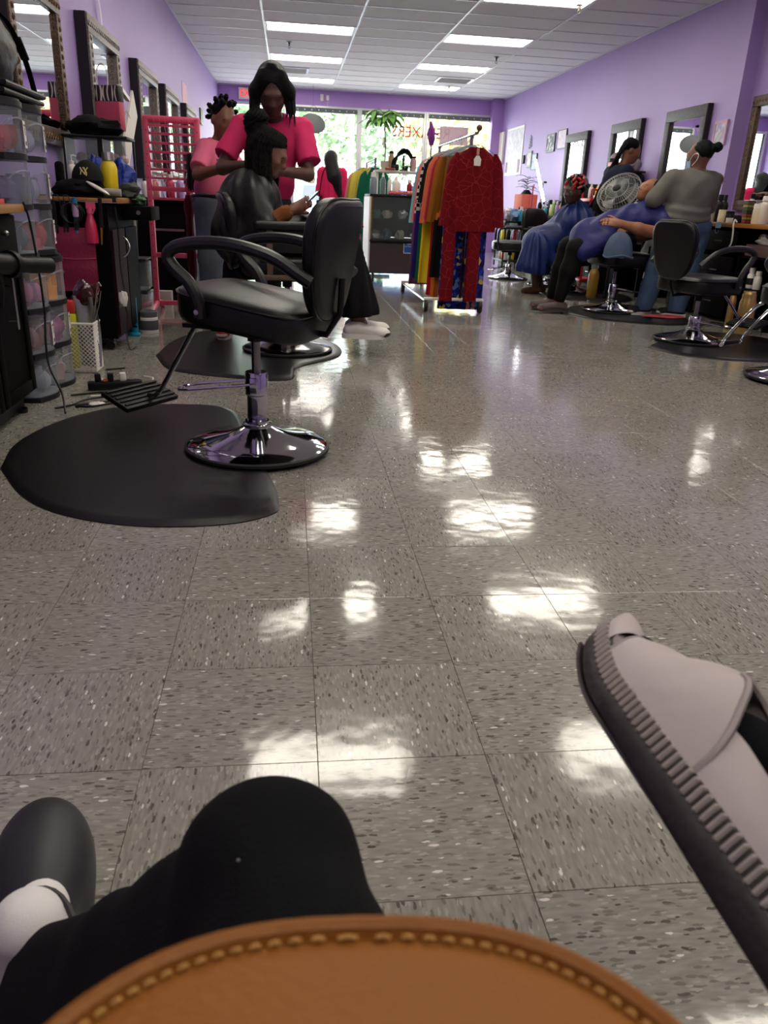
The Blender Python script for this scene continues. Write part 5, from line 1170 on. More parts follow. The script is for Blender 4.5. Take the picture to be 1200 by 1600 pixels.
for k in range(40):      # rows running from the top knot over the skull, then hanging
    an = 2*PI*k/40; cs, sn = math.cos(an), math.sin(an); fwd = max(0, cs)
    q1 = p_(sn*.055, -.045+cs*.06, .125); q2 = p_(sn*.094, -.04+cs*(.108-.012*fwd), .075+.01*fwd); q3 = p_(sn*.099, -.04+cs*(.112-.012*fwd), .02+.045*fwd)
    pts = [(-.20+.05*sn*.4, 5.11-.05*cs*.4, 1.285), q1, q2, q3]
    if cs < .55: pts += [q3+V((-.008,0,-.08)), q3+V((-.02*rr.random(),rr.uniform(-.01,.01),-.17-.06*rr.random()))]
    sp2 = spline(pts, 5); b.tube(sp2, [.0125*(1+.16*math.sin(q*2.0)) for q in range(len(sp2)-1)]+[.004], 6)
for k in range(70):
    an = rr.uniform(-2.0, 2.0); fr_ = p_(math.sin(an)*.095, -.03-math.cos(an)*.095, rr.uniform(.0,.05)); L_ = rr.uniform(.16,.26)
    e_ = fr_+V((math.sin(k)*.02-.02,math.cos(k*1.7)*.02,-L_)); m2 = (fr_+e_)/2+V((-.012,-.0,.0))
    pts = spline([fr_, m2, e_], 6); b.tube(pts, [.0095*(1+.18*math.sin(q*2.2)) for q in range(len(pts)-1)]+[.003], 5)
for k in range(26):      # braids gathered up into the top knot
    a = k*.45; fr_ = p_(.08*math.sin(a), .045-.05*abs(math.cos(a*.5)), .065); b.tube(spline([fr_, (fr_+V((-.20,5.11,1.30)))/2+V((0,0,.03)), (-.20+.06*math.cos(a),5.11+.06*math.sin(a),1.33+.03*math.sin(a*3)), (-.19+.062*math.cos(a+1.4),5.11+.062*math.sin(a+1.4),1.36), (-.19+.03*math.cos(a+2.4),5.11+.03*math.sin(a+2.4),1.40)], 5), .0125, 6)
b.build('braids', m_braid, hair)
t = thing('phone', 'dark smartphone with lit screen in the caped client\'s hands', 'phone', (.118,5.01,.925), (.0,-.75,.1))
MB().rbox((0,0,0), (.15,.075,.009), .004, 2).build('case', m_black_plastic, t); MB().box((-.002,0,.0052), (.138,.066,.001)).build('screen', M('lit_screen', (190,210,235), .2, emit=1.2, var=.02), t, smooth=0)
single('towel', cloth_lump(61, (.10,.07,.03), .35), M('dark_green_towel', (62,82,66), .9, bump=.5, bscale=200), 'dark green folded towel on the caped client\'s lap', 'towel', loc=(.235,5.05,.775))
single('pouch', cloth_lump(63, (.10,.08,.05), .25), m_bfab, 'small black pouch on the caped client\'s knees', 'pouch', loc=(.27,5.20,.775))
single('scarf', cloth_lump(64, (.06,.10,.03), .4), M('rose_scarf', (190,70,92), .8), 'rose cloth on the knees behind the green towel', 'scarf', loc=(.39,5.1,.765))

# ---------------- stylist with bantu knots, pale pink polo
sk3 = skin('skin_warm', (120,76,56)); m_polo = M('pale_pink_polo', (232,116,148), .85, var=.06, bump=.15, bscale=300)
t = thing('person', 'stylist with bantu knots in pale pink polo and grey jeans', 'person', (0,0,0))
hc, hf, hu = (-.475,6.32,1.435), (.52,-.80,-.30), (.2,-.2,.95)
S = SDF((-.95,5.75,.05), (-.05,6.65,1.62), .010); p_ = head_sdf(S, hc, hf, hu, 1.02)
S.cap((-.49,6.35,1.36), (-.53,6.38,1.25), .048, .055, .04); S.ell((-.55,6.40,1.10), (.11,.15,.18), .05); S.cap((-.55,6.40,.98), (-.57,6.40,.88), .13, .14, .06); S.cap((-.60,6.25,1.235), (-.48,6.52,1.235), .055, .055, .05)
S.chain([(-.61,6.23,1.22),(-.645,6.10,1.06)], [.05,.042], .03); S.chain([(-.645,6.10,1.06),(-.42,5.93,1.115)], [.042,.027], .02); hand_sdf(S, (-.41,5.925,1.118), (.85,-.35,.15), (.2,.5,-.8), .4, 1, .95)
S.chain([(-.46,6.53,1.22),(-.36,6.45,1.06),(-.24,6.15,1.12)], [.05,.042,.027], .03); hand_sdf(S, (-.23,6.13,1.12), (.4,-.85,.1), (-.3,0,-.9), .4, -1, .95)
for a in (((-.60,6.30,.86),(-.60,6.28,.48),(-.61,6.30,.08)), ((-.55,6.50,.86),(-.55,6.50,.48),(-.56,6.52,.08))): S.chain(a, [.09,.06,.042], .03)
S.build('body', sk3, t); eyes(t, p_, hf, hu, 1.02, True)
S = SDF((-.95,6.0,.84), (-.25,6.75,1.36), .010); S.ell((-.55,6.39,1.12), (.125,.175,.18), .04, fold=wrinkle(.004, 30)); S.ell((-.565,6.40,.97), (.15,.18,.14), .06, fold=wrinkle(.004, 26)); S.cap((-.605,6.25,1.24), (-.475,6.53,1.24), .068, .068, .05)
S.cone((-.605,6.25,1.23), (-.645,6.12,1.10), .062, .066, .03); S.cone((-.465,6.525,1.23), (-.375,6.465,1.10), .062, .066, .03); S.cut((0,0,.91), (0,0,-1)); S.cap((-.47,6.33,1.38), (-.52,6.37,1.26), .058, .064, 0, sub=True); sh = S.build('polo_shirt', m_polo, t)
MB().tube([V((-.515,6.365,1.285))+V((math.cos(a)*.075,math.sin(a)*.075,-.02*math.cos(a+.6))) for a in [2*PI*k/20 for k in range(21)]], .014, 6, flat=1.4).build('collar', m_polo, sh)
MB().box((-.50,6.205,1.165), (.05,.006,.012), rz=.45).box((-.43,6.24,1.16), (.045,.006,.014), rz=.6).build('chest_print', M('navy_ink', (50,50,110), .6), sh, smooth=0)
S = SDF((-.85,6.1,.04), (-.35,6.7,.97), .010)
for a in (((-.60,6.31,.84),(-.60,6.28,.48),(-.61,6.30,.06)), ((-.55,6.49,.84),(-.55,6.50,.48),(-.56,6.52,.06))): S.chain(a, [.115,.092,.080], .03)
S.ell((-.57,6.40,.88), (.155,.185,.09), .05); S.build('jeans', M('grey_blue_denim', (98,106,120), .85, var=.25, scale=14, bump=.2, bscale=300), t)
MB().tube([(-.57+.158*math.cos(a), 6.40+.188*math.sin(a), .918) for a in [2*PI*k/24 for k in range(25)]], .014, 6).build('belt', m_black_plastic, t)
sneaker(t, (-.61,6.30,.0), (.6,-.8), M('grey_mesh', (90,90,96), .7), m_whitep, m_whitep); sneaker(t, (-.56,6.52,.0), (.7,-.7), M('grey_mesh'), m_whitep, m_whitep)
f_, u_, r_ = frame(hf, hu); Rm = colmat(r_, f_, u_); S = SDF((-.68,6.1,1.3), (-.26,6.55,1.68), .007); S.ell(p_(0,-.024,.036), (.081,.098,.092), .01, Rm); S.ell(p_(0,.085,-.045), (.065,.065,.10), 0, Rm, sub=True); hair = S.build('hair', m_braid, t)
kn = MB(); pts = [(0,.052,.118),(-.045,.03,.115),(.045,.03,.115),(0,-.01,.14),(-.06,-.03,.11),(.06,-.03,.11),(0,-.07,.125),(-.085,-.01,.06),(.085,-.01,.06),(-.075,-.07,.06),(.075,-.07,.06),(0,-.115,.07),(-.05,-.11,.02),(.05,-.11,.02),(-.085,-.05,-.005),(.085,-.05,-.005),(0,-.12,.0)]
for q in pts:
    dr = (V(p_(*q))-V(p_(0,-.02,.02))).normalized(); c_ = V(p_(*q))
    kn.tube(spline([c_-dr*.018, c_+dr*.004, c_+dr*.016, c_+dr*.028], 3), [.017]*3+[.019]*3+[.013]*3+[.006], 8)
kn.build('bantu_knots', m_braid, hair)
b = MB()
for k in range(22):
    a = 2*PI*k/22; b.ell((-.515+.088*math.cos(a), 6.35+.088*math.sin(a)-.03*max(0,-math.cos(a+1.0)), 1.255-.085*max(0,-math.sin(a))-.01), (.011,.011,.011), 7, 5)
b.build('bead_necklace', M('amber_beads', (226,178,110), .35), t)

# ---------------- woman in pink dress walking by the window
t = thing('person', 'woman in long hot pink dress seen from behind near the window', 'person', (0,0,0))
S = SDF((.35,14.2,.0), (1.1,14.85,1.75), .013); hc, hf, hu = (.70,14.52,1.575), (.05,1,0), (0,0,1); p_ = head_sdf(S, hc, hf, hu, 1.0); S.cap((.70,14.5,1.50), (.71,14.5,1.38), .05, .055, .04); S.ell((.72,14.5,1.2), (.15,.1,.22), .05); S.ell((.73,14.5,.92), (.16,.12,.15), .05)
for s in (-1, 1):
    S.chain([(.72+s*.17,14.5,1.38),(.72+s*.20,14.48,1.10),(.72+s*.18,14.54,.86)], [.045,.038,.027], .03); hand_sdf(S, (.72+s*.18,14.54,.85), (0,.1,-1), (-s,0,0), .4, s, .92); S.chain([(.72+s*.08,14.5,.85),(.72+s*.08,14.5,.46),(.72+s*.08,14.5,.08)], [.085,.06,.04], .03); S.cap((.72+s*.08,14.48,.035), (.72+s*.08,14.62,.03), .035, .03, .02)
S.build('body', sk2, t)
S = SDF((.3,14.1,.10), (1.15,14.9,1.52), .013); S.ell((.725,14.5,1.24), (.205,.14,.22), .05); S.cap((.55,14.5,1.385), (.90,14.5,1.385), .068, .068, .05); S.cap((.725,14.5,1.1), (.73,14.5,.30), .17, .21, .06, fold=fold_r(.014, 8, (.73,14.5)))
for s in (-1, 1): S.cap((.725+s*.19,14.5,1.36), (.725+s*.215,14.48,1.05), .07, .075, .04)
S.cut((0,0,.22), (0,0,-1)); S.build('dress', M('fuchsia_dress', (220,40,92), .8, bump=.1), t)
S = SDF((.45,14.2,.85), (1.02,14.7,1.75), .010); S.ell(p_(0,-.02,.03), (.115,.115,.115), .02); S.cap((.69,14.45,1.56), (.75,14.38,1.30), .115, .12, .04); S.cap((.77,14.38,1.30), (.85,14.37,.98), .11, .04, .04, fold=wrinkle(.004, 90)); S.build('hair', M('jet_hair'), t)
t2 = thing('shoulder_bag', 'small black bag on a long strap beside the pink dress', 'bag', (.50,14.42,.86)); MB().rbox((0,0,0), (.10,.06,.12), .02, 3).build('bag_body', m_bfab, t2); MB().tube(spline([(0,0,.06),(.02,-.09,.3),(.06,-.10,.5),(.12,-.06,.60)], 5), .008, 5).build('strap', m_bfab, t2)

# ---------------- client in blue cape with red rollers
sk4 = skin('skin_dark', (74,46,38)); m_bcape = M('blue_nylon_cape', (24,42,98), .42, var=.12, spec=.3, scale=6, bump=.45, bscale=13)
t = thing('person', 'seated woman in blue cape with red rollers in her hair', 'person', (0,0,0))
hc, hf, hu = (3.20,9.20,1.135), (-.88,-.42,-.12), (0,0,1)
S = SDF((2.4,8.8,.0), (3.75,9.65,1.36), .011); p_ = head_sdf(S, hc, hf, hu, 1.16)
S.cap((3.22,9.21,1.05), (3.28,9.24,.94), .052, .06, .04); S.ell((3.32,9.26,.78), (.15,.18,.2), .05); S.ell((3.3,9.26,.58), (.16,.18,.1), .05)
S.chain([(3.3,9.03,.87),(3.27,8.92,.67),(3.12,8.87,.62)], [.052,.045,.03], .03); hand_sdf(S, (3.11,8.87,.615), (-.75,-.05,-.65), (.3,.9,-.3), .5, 1, 1.0)
for a in (((3.25,9.15,.57),(2.78,9.10,.55),(2.86,9.16,.08)), ((3.25,9.35,.57),(2.82,9.32,.55),(2.96,9.30,.08))): S.chain(a, [.085,.062,.044], .03)
S.build('body', sk4, t); eyes(t, p_, hf, hu, 1.06)
S = SDF((2.35,8.75,.15), (3.8,9.75,1.06), .011); c_ = (3.27,9.24)
S.cap((3.25,9.225,1.01), (3.28,9.24,.94), .068, .13, .04, fold=fold_r(.006, 14, c_)); S.ell((3.28,9.24,.80), (.25,.31,.20), .06, fold=fold_r(.018, 13, c_, 0, 5)); S.cap((3.2,9.24,.68), (2.84,9.2,.58), .21, .15, .06, fold=lambda X,Y,Z: .014*np.sin(X*22+Y*30)); S.ell((3.27,9.26,.62), (.27,.27,.16), .05, fold=wrinkle(.012, 22))
S.cap((2.80,9.10,.55), (2.76,9.08,.30), .13, .17, .07, fold=fold_r(.016, 9, (2.78,9.1))); S.cap((2.84,9.28,.55), (2.88,9.26,.28), .13, .16, .07, fold=fold_r(.016, 8, (2.86,9.27))); S.cap((2.9,9.05,.50), (3.1,9.0,.30), .07, .05, .10); S.cut((2.8,9.1,.23), (-.12,0,-1))
S.cap((3.22,9.2,1.12), (3.25,9.225,.99), .056, .06, 0, sub=True); S.build('cape', m_bcape, t)
for a in ((2.86,9.16), (2.97,9.30)):
    b = SDF((a[0]-.25,a[1]-.12,-.01), (a[0]+.12,a[1]+.08,.13), .007); b.cap((a[0]+.03,a[1],.045), (a[0]-.14,a[1]-.03,.032), .042, .034, .02); b.cut((0,0,.003), (0,0,-1)); b.build('shoe', M('brown_suede', (92,58,44), .8), t)
f_, u_, r_ = frame(hf, hu); Rm = colmat(r_, f_, u_); S = SDF((3.0,9.0,.95), (3.5,9.5,1.36), .008); S.ell(p_(0,-.035,.045), (.108,.118,.105), .02, Rm); S.ell(p_(0,.10,-.045), (.08,.075,.115), 0, Rm, sub=True); hair = S.build('hair', m_braid, t)
rr = random.Random(4); cols = [M('red_roller', (178,30,40), .4), M('red_roller', (178,30,40), .4), m_black_plastic, M('green_roller', (70,110,96), .4), M('pink_roller', (196,86,96), .4)]
k = 0
for lat in (-.1,.3,.7,1.1,1.4):
    n = [12,12,10,7,3][[-.1,.3,.7,1.1,1.4].index(lat)]
    for j in range(n):
        an = 2*PI*j/n+lat; q = p_(math.sin(an)*math.cos(lat)*.102, -.035+math.cos(an)*math.cos(lat)*.112, .045+math.sin(lat)*.10)
        if (V(q)-V(p_(0,.1,-.03))).length < .095: continue
        nn = (V(q)-V(p_(0,-.035,.045))).normalized(); ax = nn.cross(V((math.cos(k*2.3), math.sin(k*1.3), .4))).normalized(); b = MB().tube([V(q)-ax*.026, V(q)+ax*.026], .0145, 10)
        b.build('roller', cols[k % 5], t); k += 1

# ---------------- reclining client in blue cape
sk5 = skin('skin_tan', (150,98,70)); m_bcape2 = M('violet_blue_cape', (36,40,100), .5, var=.12, spec=.2, scale=6, bump=.5, bscale=12)
t = thing('person', 'reclining client in violet-blue cape and black leggings', 'person', (0,0,0))
hc, hf, hu = (3.395,7.62,1.13), (-.86,-.12,.42), (.45,0,.88)
S = SDF((2.3,7.05,.02), (3.75,7.95,1.33), .010); p_ = head_sdf(S, hc, hf, hu, 1.0)
S.cap((3.42,7.6,1.06), (3.44,7.58,.98), .048, .055, .04); S.ell((3.36,7.58,.84), (.22,.2,.16), .06); S.ell((3.1,7.58,.74), (.24,.2,.13), .06)
S.chain([(3.44,7.36,.90),(3.43,7.22,.755)], [.072,.062], .03); S.chain([(3.43,7.22,.755),(3.15,7.19,.80),(2.98,7.20,.835)], [.060,.050,.034], .03); hand_sdf(S, (2.97,7.20,.836), (-.95,.12,.1), (0,.85,-.5), .3, 1, 1.1)
S.chain([(3.44,7.80,.90),(3.40,7.92,.76),(3.1,7.85,.8)], [.07,.055,.035], .03)
for y in (7.45, 7.68): S.chain([(3.15,y,.66),(2.68,y-.03,.60),(2.57,y-.02,.12)], [.10,.075,.045], .03)
S.build('body', sk5, t); eyes(t, p_, hf, hu, 1.0, True)
S = SDF((2.4,7.05,.45), (3.75,7.98,1.10), .011)
S.cap((3.42,7.59,.99), (3.42,7.58,.94), .10, .16, .05); S.ell((3.36,7.58,.88), (.22,.25,.15), .06, fold=wrinkle(.010, 24)); S.cap((3.2,7.56,.84), (2.78,7.54,.71), .16, .14, .06, fold=lambda X,Y,Z: .008*np.sin(X*30-Y*26+2*np.sin(Y*14))); S.cap((2.88,7.50,.71), (2.74,7.46,.62), .14, .115, .06, fold=wrinkle(.009, 30)); S.cap((2.95,7.36,.70), (2.72,7.36,.56), .07, .07, .08)
S.cap((3.44,7.38,.92), (3.44,7.30,.86), .095, .088, .04); S.cap((3.40,7.6,1.16), (3.42,7.59,1.0), .058, .06, 0, sub=True); S.build('cape', m_bcape2, t)
S = SDF((2.4,7.3,.08), (3.4,7.85,.82), .010)
for y in (7.45, 7.68): S.chain([(3.15,y,.66),(2.68,y-.03,.60)], [.115,.092], .04); S.chain([(2.68,y-.03,.60),(2.63,y-.03,.40),(2.575,y-.02,.14)], [.092,.085,.055], .03)
S.build('leggings', M('black_leggings', (13,13,14), .8, bump=.1), t)
m_sp = M('grey_mesh_shoe', (78,74,72), .7, rgb2=(110,98,96), scale=12); m_sp2 = M('pink_toe', (150,92,98), .6)
sneaker(t, (2.58,7.43,.015), (-1,-.10), m_sp, M('brown_sole', (70,60,58), .6), m_sp2, .29); sneaker(t, (2.58,7.66,.015), (-1,.05), m_sp, M('brown_sole'), m_sp2, .29)
S = SDF((3.2,7.4,1.0), (3.65,7.85,1.40), .009); f_, u_, r_ = frame(hf, hu); Rm = colmat(r_, f_, u_); S.ell(p_(0,-.03,.035), (.084,.095,.088), .01, Rm); S.ell(p_(0,.09,-.045), (.066,.062,.10), 0, Rm, sub=True); S.build('hair', m_braid, t)
MB().tube([V(p_(0,.01,-.125))+V((.062*math.cos(a), .062*math.sin(a), -.012)) for a in [2*PI*k/18 for k in range(19)]], .014, 6).build('neck_strip', m_whitep, t)
t = thing('bonnet', 'slate blue fabric bonnet draped over the chair arm', 'hat', (2.99,7.20,.60))
m_bon = M('slate_blue_cloth', (84,100,124), .75, bump=.3, bscale=60)
MB().grid(lambda u, v: (math.cos(2*PI*u)*(.135*math.sin(.15+v*1.5)+.01*math.sin(6*PI*u)*v), math.sin(2*PI*u)*.075*math.sin(.15+v*1.5)-.03, .17*math.cos(v*1.55)-.05*v+.012*math.sin(10*PI*u)*v), 40, 14, closed_u=True).build('crown', m_bon, t)
MB().tube([(math.cos(a)*.138, math.sin(a)*.08-.03, -.045+.01*math.sin(3*a)) for a in [2*PI*k/30 for k in range(31)]], .009, 6).build('band', m_bon, t)

# ---------------- stylist in grey top, back to camera
sk6 = skin('skin_mid', (104,66,50)); m_gry = M('olive_grey_jersey', (106,105,99), .9, var=.08, bump=.15, bscale=300)
t = thing('person', 'stylist in grey long-sleeved top and blue jeans, back turned', 'person', (0,0,0))
hc, hf, hu = (3.70,7.36,1.435), (-.62,.76,-.15), (0,.1,1)
S = SDF((3.1,6.95,.05), (4.2,7.85,1.6), .010); p_ = head_sdf(S, hc, hf, hu, 1.06)
S.cap((3.71,7.34,1.36), (3.70,7.34,1.26), .056, .066, .04); S.ell((3.68,7.33,1.10), (.2,.13,.2), .05); S.ell((3.66,7.33,.9), (.2,.14,.14), .05); S.cap((3.48,7.34,1.245), (3.90,7.34,1.245), .06, .06, .05)
S.chain([(3.47,7.34,1.23),(3.36,7.38,1.06),(3.42,7.62,1.07)], [.06,.05,.032], .03); hand_sdf(S, (3.425,7.64,1.075), (.1,.9,.4), (.8,0,.3), .5, 1, .95); S.chain([(3.86,7.35,1.23),(3.92,7.44,1.02),(3.78,7.67,1.12)], [.06,.05,.032], .03); hand_sdf(S, (3.79,7.68,1.13), (-.6,.7,.3), (-.5,0,-.5), .5, -1, .95)
for a in (((3.56,7.34,.85),(3.48,7.36,.46),(3.42,7.40,.08)), ((3.80,7.33,.85),(3.76,7.32,.46),(3.71,7.30,.08))): S.chain(a, [.10,.07,.045], .03)
S.build('body', sk6, t)
S = SDF((3.1,6.95,.74), (4.25,7.8,1.36), .010); S.ell((3.67,7.33,1.12), (.225,.165,.20), .05, fold=wrinkle(.007, 32)); S.ell((3.65,7.33,.93), (.235,.18,.15), .06, fold=lambda X,Y,Z: .006*np.sin(Z*75+np.sin(X*9)*1.5)); S.cap((3.49,7.34,1.235), (3.84,7.34,1.235), .082, .082, .05)
S.chain([(3.465,7.34,1.215),(3.345,7.37,1.06)], [.092,.078], .04); S.chain([(3.345,7.37,1.06),(3.42,7.57,1.065)], [.075,.052], .03); S.chain([(3.86,7.35,1.215),(3.92,7.44,1.02)], [.086,.07], .04); S.chain([(3.92,7.44,1.02),(3.80,7.64,1.10)], [.07,.05], .03)
S.cut((0,0,.82), (0,0,-1)); S.cap((3.71,7.34,1.40), (3.70,7.34,1.28), .062, .068, 0, sub=True); S.build('sweatshirt', m_gry, t)
S = SDF((3.2,7.0,.05), (4.1,7.65,.95), .010)
for a in (((3.56,7.34,.80),(3.48,7.36,.46),(3.42,7.40,.09)), ((3.79,7.33,.80),(3.76,7.32,.46),(3.71,7.30,.09))): S.chain(a, [.125,.105,.085], .03)
S.ell((3.67,7.33,.84), (.225,.165,.11), .05); S.fold(wrinkle(.003, 40)); S.build('jeans', M('blue_denim', (74,96,126), .85, var=.3, scale=9, bump=.2, bscale=300), t)
sneaker(t, (3.42,7.40,.016), (-.9,-.25), M('black_canvas', (34,32,34), .7), m_whitep, m_whitep, .25); sneaker(t, (3.71,7.30,.016), (-.6,.3), M('black_canvas'), m_whitep, m_whitep, .25)
f_, u_, r_ = frame(hf, hu); Rm = colmat(r_, f_, u_); m_gh = M('dark_green_black_hair', (8,17,14), .6, bump=.6, bscale=80, spec=.12)
S = SDF((3.5,7.1,1.3), (4.05,7.6,1.62), .008); S.ell(p_(0,-.034,.036), (.086,.100,.092), .01, Rm); S.ell(p_(0,.09,-.045), (.08,.07,.10), 0, Rm, sub=True); S.ell(p_(0,-.155,.045), (.044,.044,.044), .01); S.cap(p_(0,-.10,.05), p_(0,-.15,.045), .03, .026, .02); S.fold(lambda X, Y, Z: .0022*np.sin(X*130+Z*90)); S.build('hair', m_gh, t)
mk = MB().grid(lambda u, v: p_(math.cos(PI*u)*.064, .045+math.sin(PI*u)*.062, -.02-.075*v), 14, 8); o = mk.build('face_mask', M('blue_mask', (150,180,205), .7), t)
for s in (-1, 1): MB().tube(spline([p_(s*.066,.05,-.03), p_(s*.080,.01,.005), p_(s*.088,-.03,.0), p_(s*.082,-.02,-.04), p_(s*.068,.03,-.08)], 5), .0035, 5).build('ear_loop', m_whitep, o)

# ---------------- stylist in navy with long braids
t = thing('person', 'stylist in navy top with waist-long braids beside the wall mirror', 'person', (0,0,0))
hc, hf, hu = (3.735,9.02,1.565), (.90,-.22,-.36), (.25,0,.95)
S = SDF((3.2,8.65,.03), (4.3,9.4,1.72), .011); p_ = head_sdf(S, hc, hf, hu, 1.02)
S.cap((3.70,9.02,1.49), (3.66,9.04,1.38), .05, .056, .04); S.ell((3.62,9.05,1.2), (.12,.16,.2), .05); S.cap((3.58,9.06,1.0), (3.55,9.06,.88), .14, .15, .06); S.cap((3.66,8.88,1.35), (3.62,9.22,1.35), .055, .055, .05)
S.chain([(3.66,8.87,1.33),(3.76,8.85,1.13),(3.97,8.80,1.18)], [.05,.042,.028], .03); hand_sdf(S, (3.98,8.80,1.182), (.9,-.3,.1), (0,0,-1), .4, 1, .95); S.chain([(3.62,9.23,1.33),(3.74,9.25,1.13),(3.95,9.1,1.18)], [.05,.042,.028], .03)
for y in (8.97, 9.15): S.chain([(3.56,y,.86),(3.56,y,.46),(3.56,y,.06)], [.09,.06,.042], .03); S.cap((3.54,y,.04), (3.68,y,.035), .036, .03, .02)
S.build('body', sk3, t)
m_navy = M('navy_jersey', (26,30,52), .85, bump=.15, bscale=300); S = SDF((3.2,8.65,.74), (4.1,9.45,1.5), .011); S.ell((3.62,9.05,1.22), (.15,.20,.2), .05, fold=wrinkle(.005, 26)); S.ell((3.57,9.06,.98), (.165,.2,.18), .06, fold=wrinkle(.005, 24)); S.cap((3.66,8.88,1.345), (3.62,9.22,1.345), .076, .076, .04); S.cap((3.66,8.87,1.32), (3.76,8.855,1.14), .074, .064, .03); S.cap((3.62,9.23,1.32), (3.73,9.25,1.15), .074, .064, .03); S.cut((0,0,.82), (0,0,-1)); S.cap((3.70,9.02,1.53), (3.67,9.03,1.41), .056, .06, 0, sub=True); S.build('top', m_navy, t)
S = SDF((3.3,8.7,.06), (3.8,9.4,.95), .012)
for y in (8.97, 9.15): S.chain([(3.56,y,.86),(3.56,y,.46),(3.56,y,.09)], [.115,.085,.07], .03)
S.build('trousers', m_wide, t)
S = SDF((3.5,8.8,1.35), (3.95,9.3,1.75), .009); f_, u_, r_ = frame(hf, hu); Rm = colmat(r_, f_, u_); S.ell(p_(0,-.024,.036), (.084,.10,.092), .01, Rm); S.ell(p_(0,.09,-.045), (.066,.064,.10), 0, Rm, sub=True); hair = S.build('hair', m_braid, t)
b = MB(); rr = random.Random(6)
for k in range(30):
    a = rr.uniform(-1.3,1.3); q = V(p_(math.sin(a)*.08, -.05-.05*math.cos(a), rr.uniform(-.01,.06))); z1 = rr.uniform(.78,.98); x1 = 3.40+rr.uniform(-.06,.06)
    pts = spline([q, q+V((-.06,math.sin(a)*.03,-.10)), V((3.50+rr.uniform(-.03,.03), 9.03+math.sin(a)*.11, 1.20)), V((x1, 9.02+math.sin(a)*.12, z1))], 5); b.tube(pts, [.0085]*(len(pts)-1)+[.003], 5)
b.build('braids', m_braid, hair)
# ================================================================== CLOTHES RACKS
m_rail = M('chrome_rail', (190,192,196), .15, 1)
def cloth_mat(n, rgb, **k): return M('garment_'+n, rgb, .85, var=.10, scale=8, bump=.12, bscale=200, **k)
def flat_tube(b, prof, y=0, x0=0, pleat=7, amp=.010, seed=0, nu=44, nv=16, lean=0):
    """flattened hanging cloth tube; prof(v)->(centre x, half width, half depth, z)"""
    def f(u, v):
        a = 2*PI*u; cx, w, d, z = prof(v); c, s = math.cos(a), math.sin(a)
        return (x0+cx+w*math.copysign(abs(c)**.8, c), y+d*s+amp*(.25+v)*math.sin(pleat*c*2.2+seed+v*1.3)+lean*v, z)
    b.grid(f, nu, nv, closed_u=True); return b
def hanger(t, x, z, y=0, w=.19, mat=None):
    b = MB().tube(spline([(x-w,y,z-.085),(x-w*.5,y,z-.035),(x,y,z),(x+w*.5,y,z-.035),(x+w,y,z-.085)], 5), .006, 6).tube(spline([(x,y,z),(x,y,z+.035),(x+.018,y,z+.06),(x,y,z+.082),(x-.016,y,z+.068)], 5), .0025, 5)
    b.tube([(x-w,y,z-.085),(x+w,y,z-.085)], .004, 5); return b.build('hanger', mat or m_clear, t)
def shirt(name, label, cat, y, xc, z1, z0, hw, mat, sleeve=.45, skirt=None, skirtmat=None, group='clothes on the front rack', zrail=1.50, seed=0, tag_=False):
    t = thing(name, label, cat, (xc, y, 0), 0, group); zt = zrail-.085
    hanger(t, 0, zt, w=hw*.85)
    b = MB(); zs = zt-.02
    flat_tube(b, lambda v: (0, hw*(.26+.62*math.sin(min(1, v/.22)*PI/2)+.08*v), .018+.02*min(1, v*4), lerp(zs, z0, v)), seed=seed, nv=26)
    o = b.build('top', mat, t, smooth=60)
    for s in (-1, 1):
        if sleeve: flat_tube(MB(), lambda v: (s*(hw*.74+.075*v**.7), lerp(.012,.052,min(1,v/.16)**.6), .03, lerp(zs-.045, zs-.055-sleeve, v)), pleat=3, amp=.006, seed=seed+s, nu=20, nv=10).build('sleeve', mat, t, smooth=60)
    MB().tube([(-.05,-.03,zs),(-.03,-.035,zs-.06),(0,-.04,zs-.12),(.03,-.035,zs-.06),(.05,-.03,zs)], .012, 6, flat=.5).build('collar', mat, o)
    if skirt:
        for s in (-1, 1): flat_tube(MB(), lambda v: (-.075+s*.112, .058+.004*v, .03, lerp(z0+.04, skirt, v)), pleat=4, amp=.008, seed=seed+s*2, nu=24, nv=14).build('trouser_leg', skirtmat or mat, t, smooth=60)
    return t, o
def drape(name, label, cat, y, xc, z1, z0, hw, mat, group='clothes on the front rack', seed=0, flare=.1):
    t = thing(name, label, cat, (xc, y, 0), 0, group); hanger(t, 0, 1.415, w=.15)
    b = MB(); flat_tube(b, lambda v: (0, hw*(1+flare*v), .03, lerp(z1, z0, v)), seed=seed, amp=.014, pleat=6); b.build('fabric', mat, t, smooth=60)
    MB().rbox((0,0,z1+.0), (hw*1.7,.04,.05), .015).build('waistband', mat, t); MB().tube([(-.1,0,z1),(-.1,0,1.34)], .002, 4).tube([(.1,0,z1),(.1,0,1.34)], .002, 4).build('clip_straps', m_steel, t); return t
t = thing('clothes_rack', 'rolling chrome clothes rack crowded with colourful garments', 'rack', (1.56, 7.95, 0))
MB().tube([(0,-.86,1.50),(0,.90,1.50)], .013, 10).build('rail', m_rail, t)
MB().ell((.03,-.83,1.545), (.026,.026,.026), 10, 8).tube([(.02,-.82,1.50),(.03,-.83,1.53)], .008, 6).build('knob', M('brown_ball', (92,60,56), .4), t)
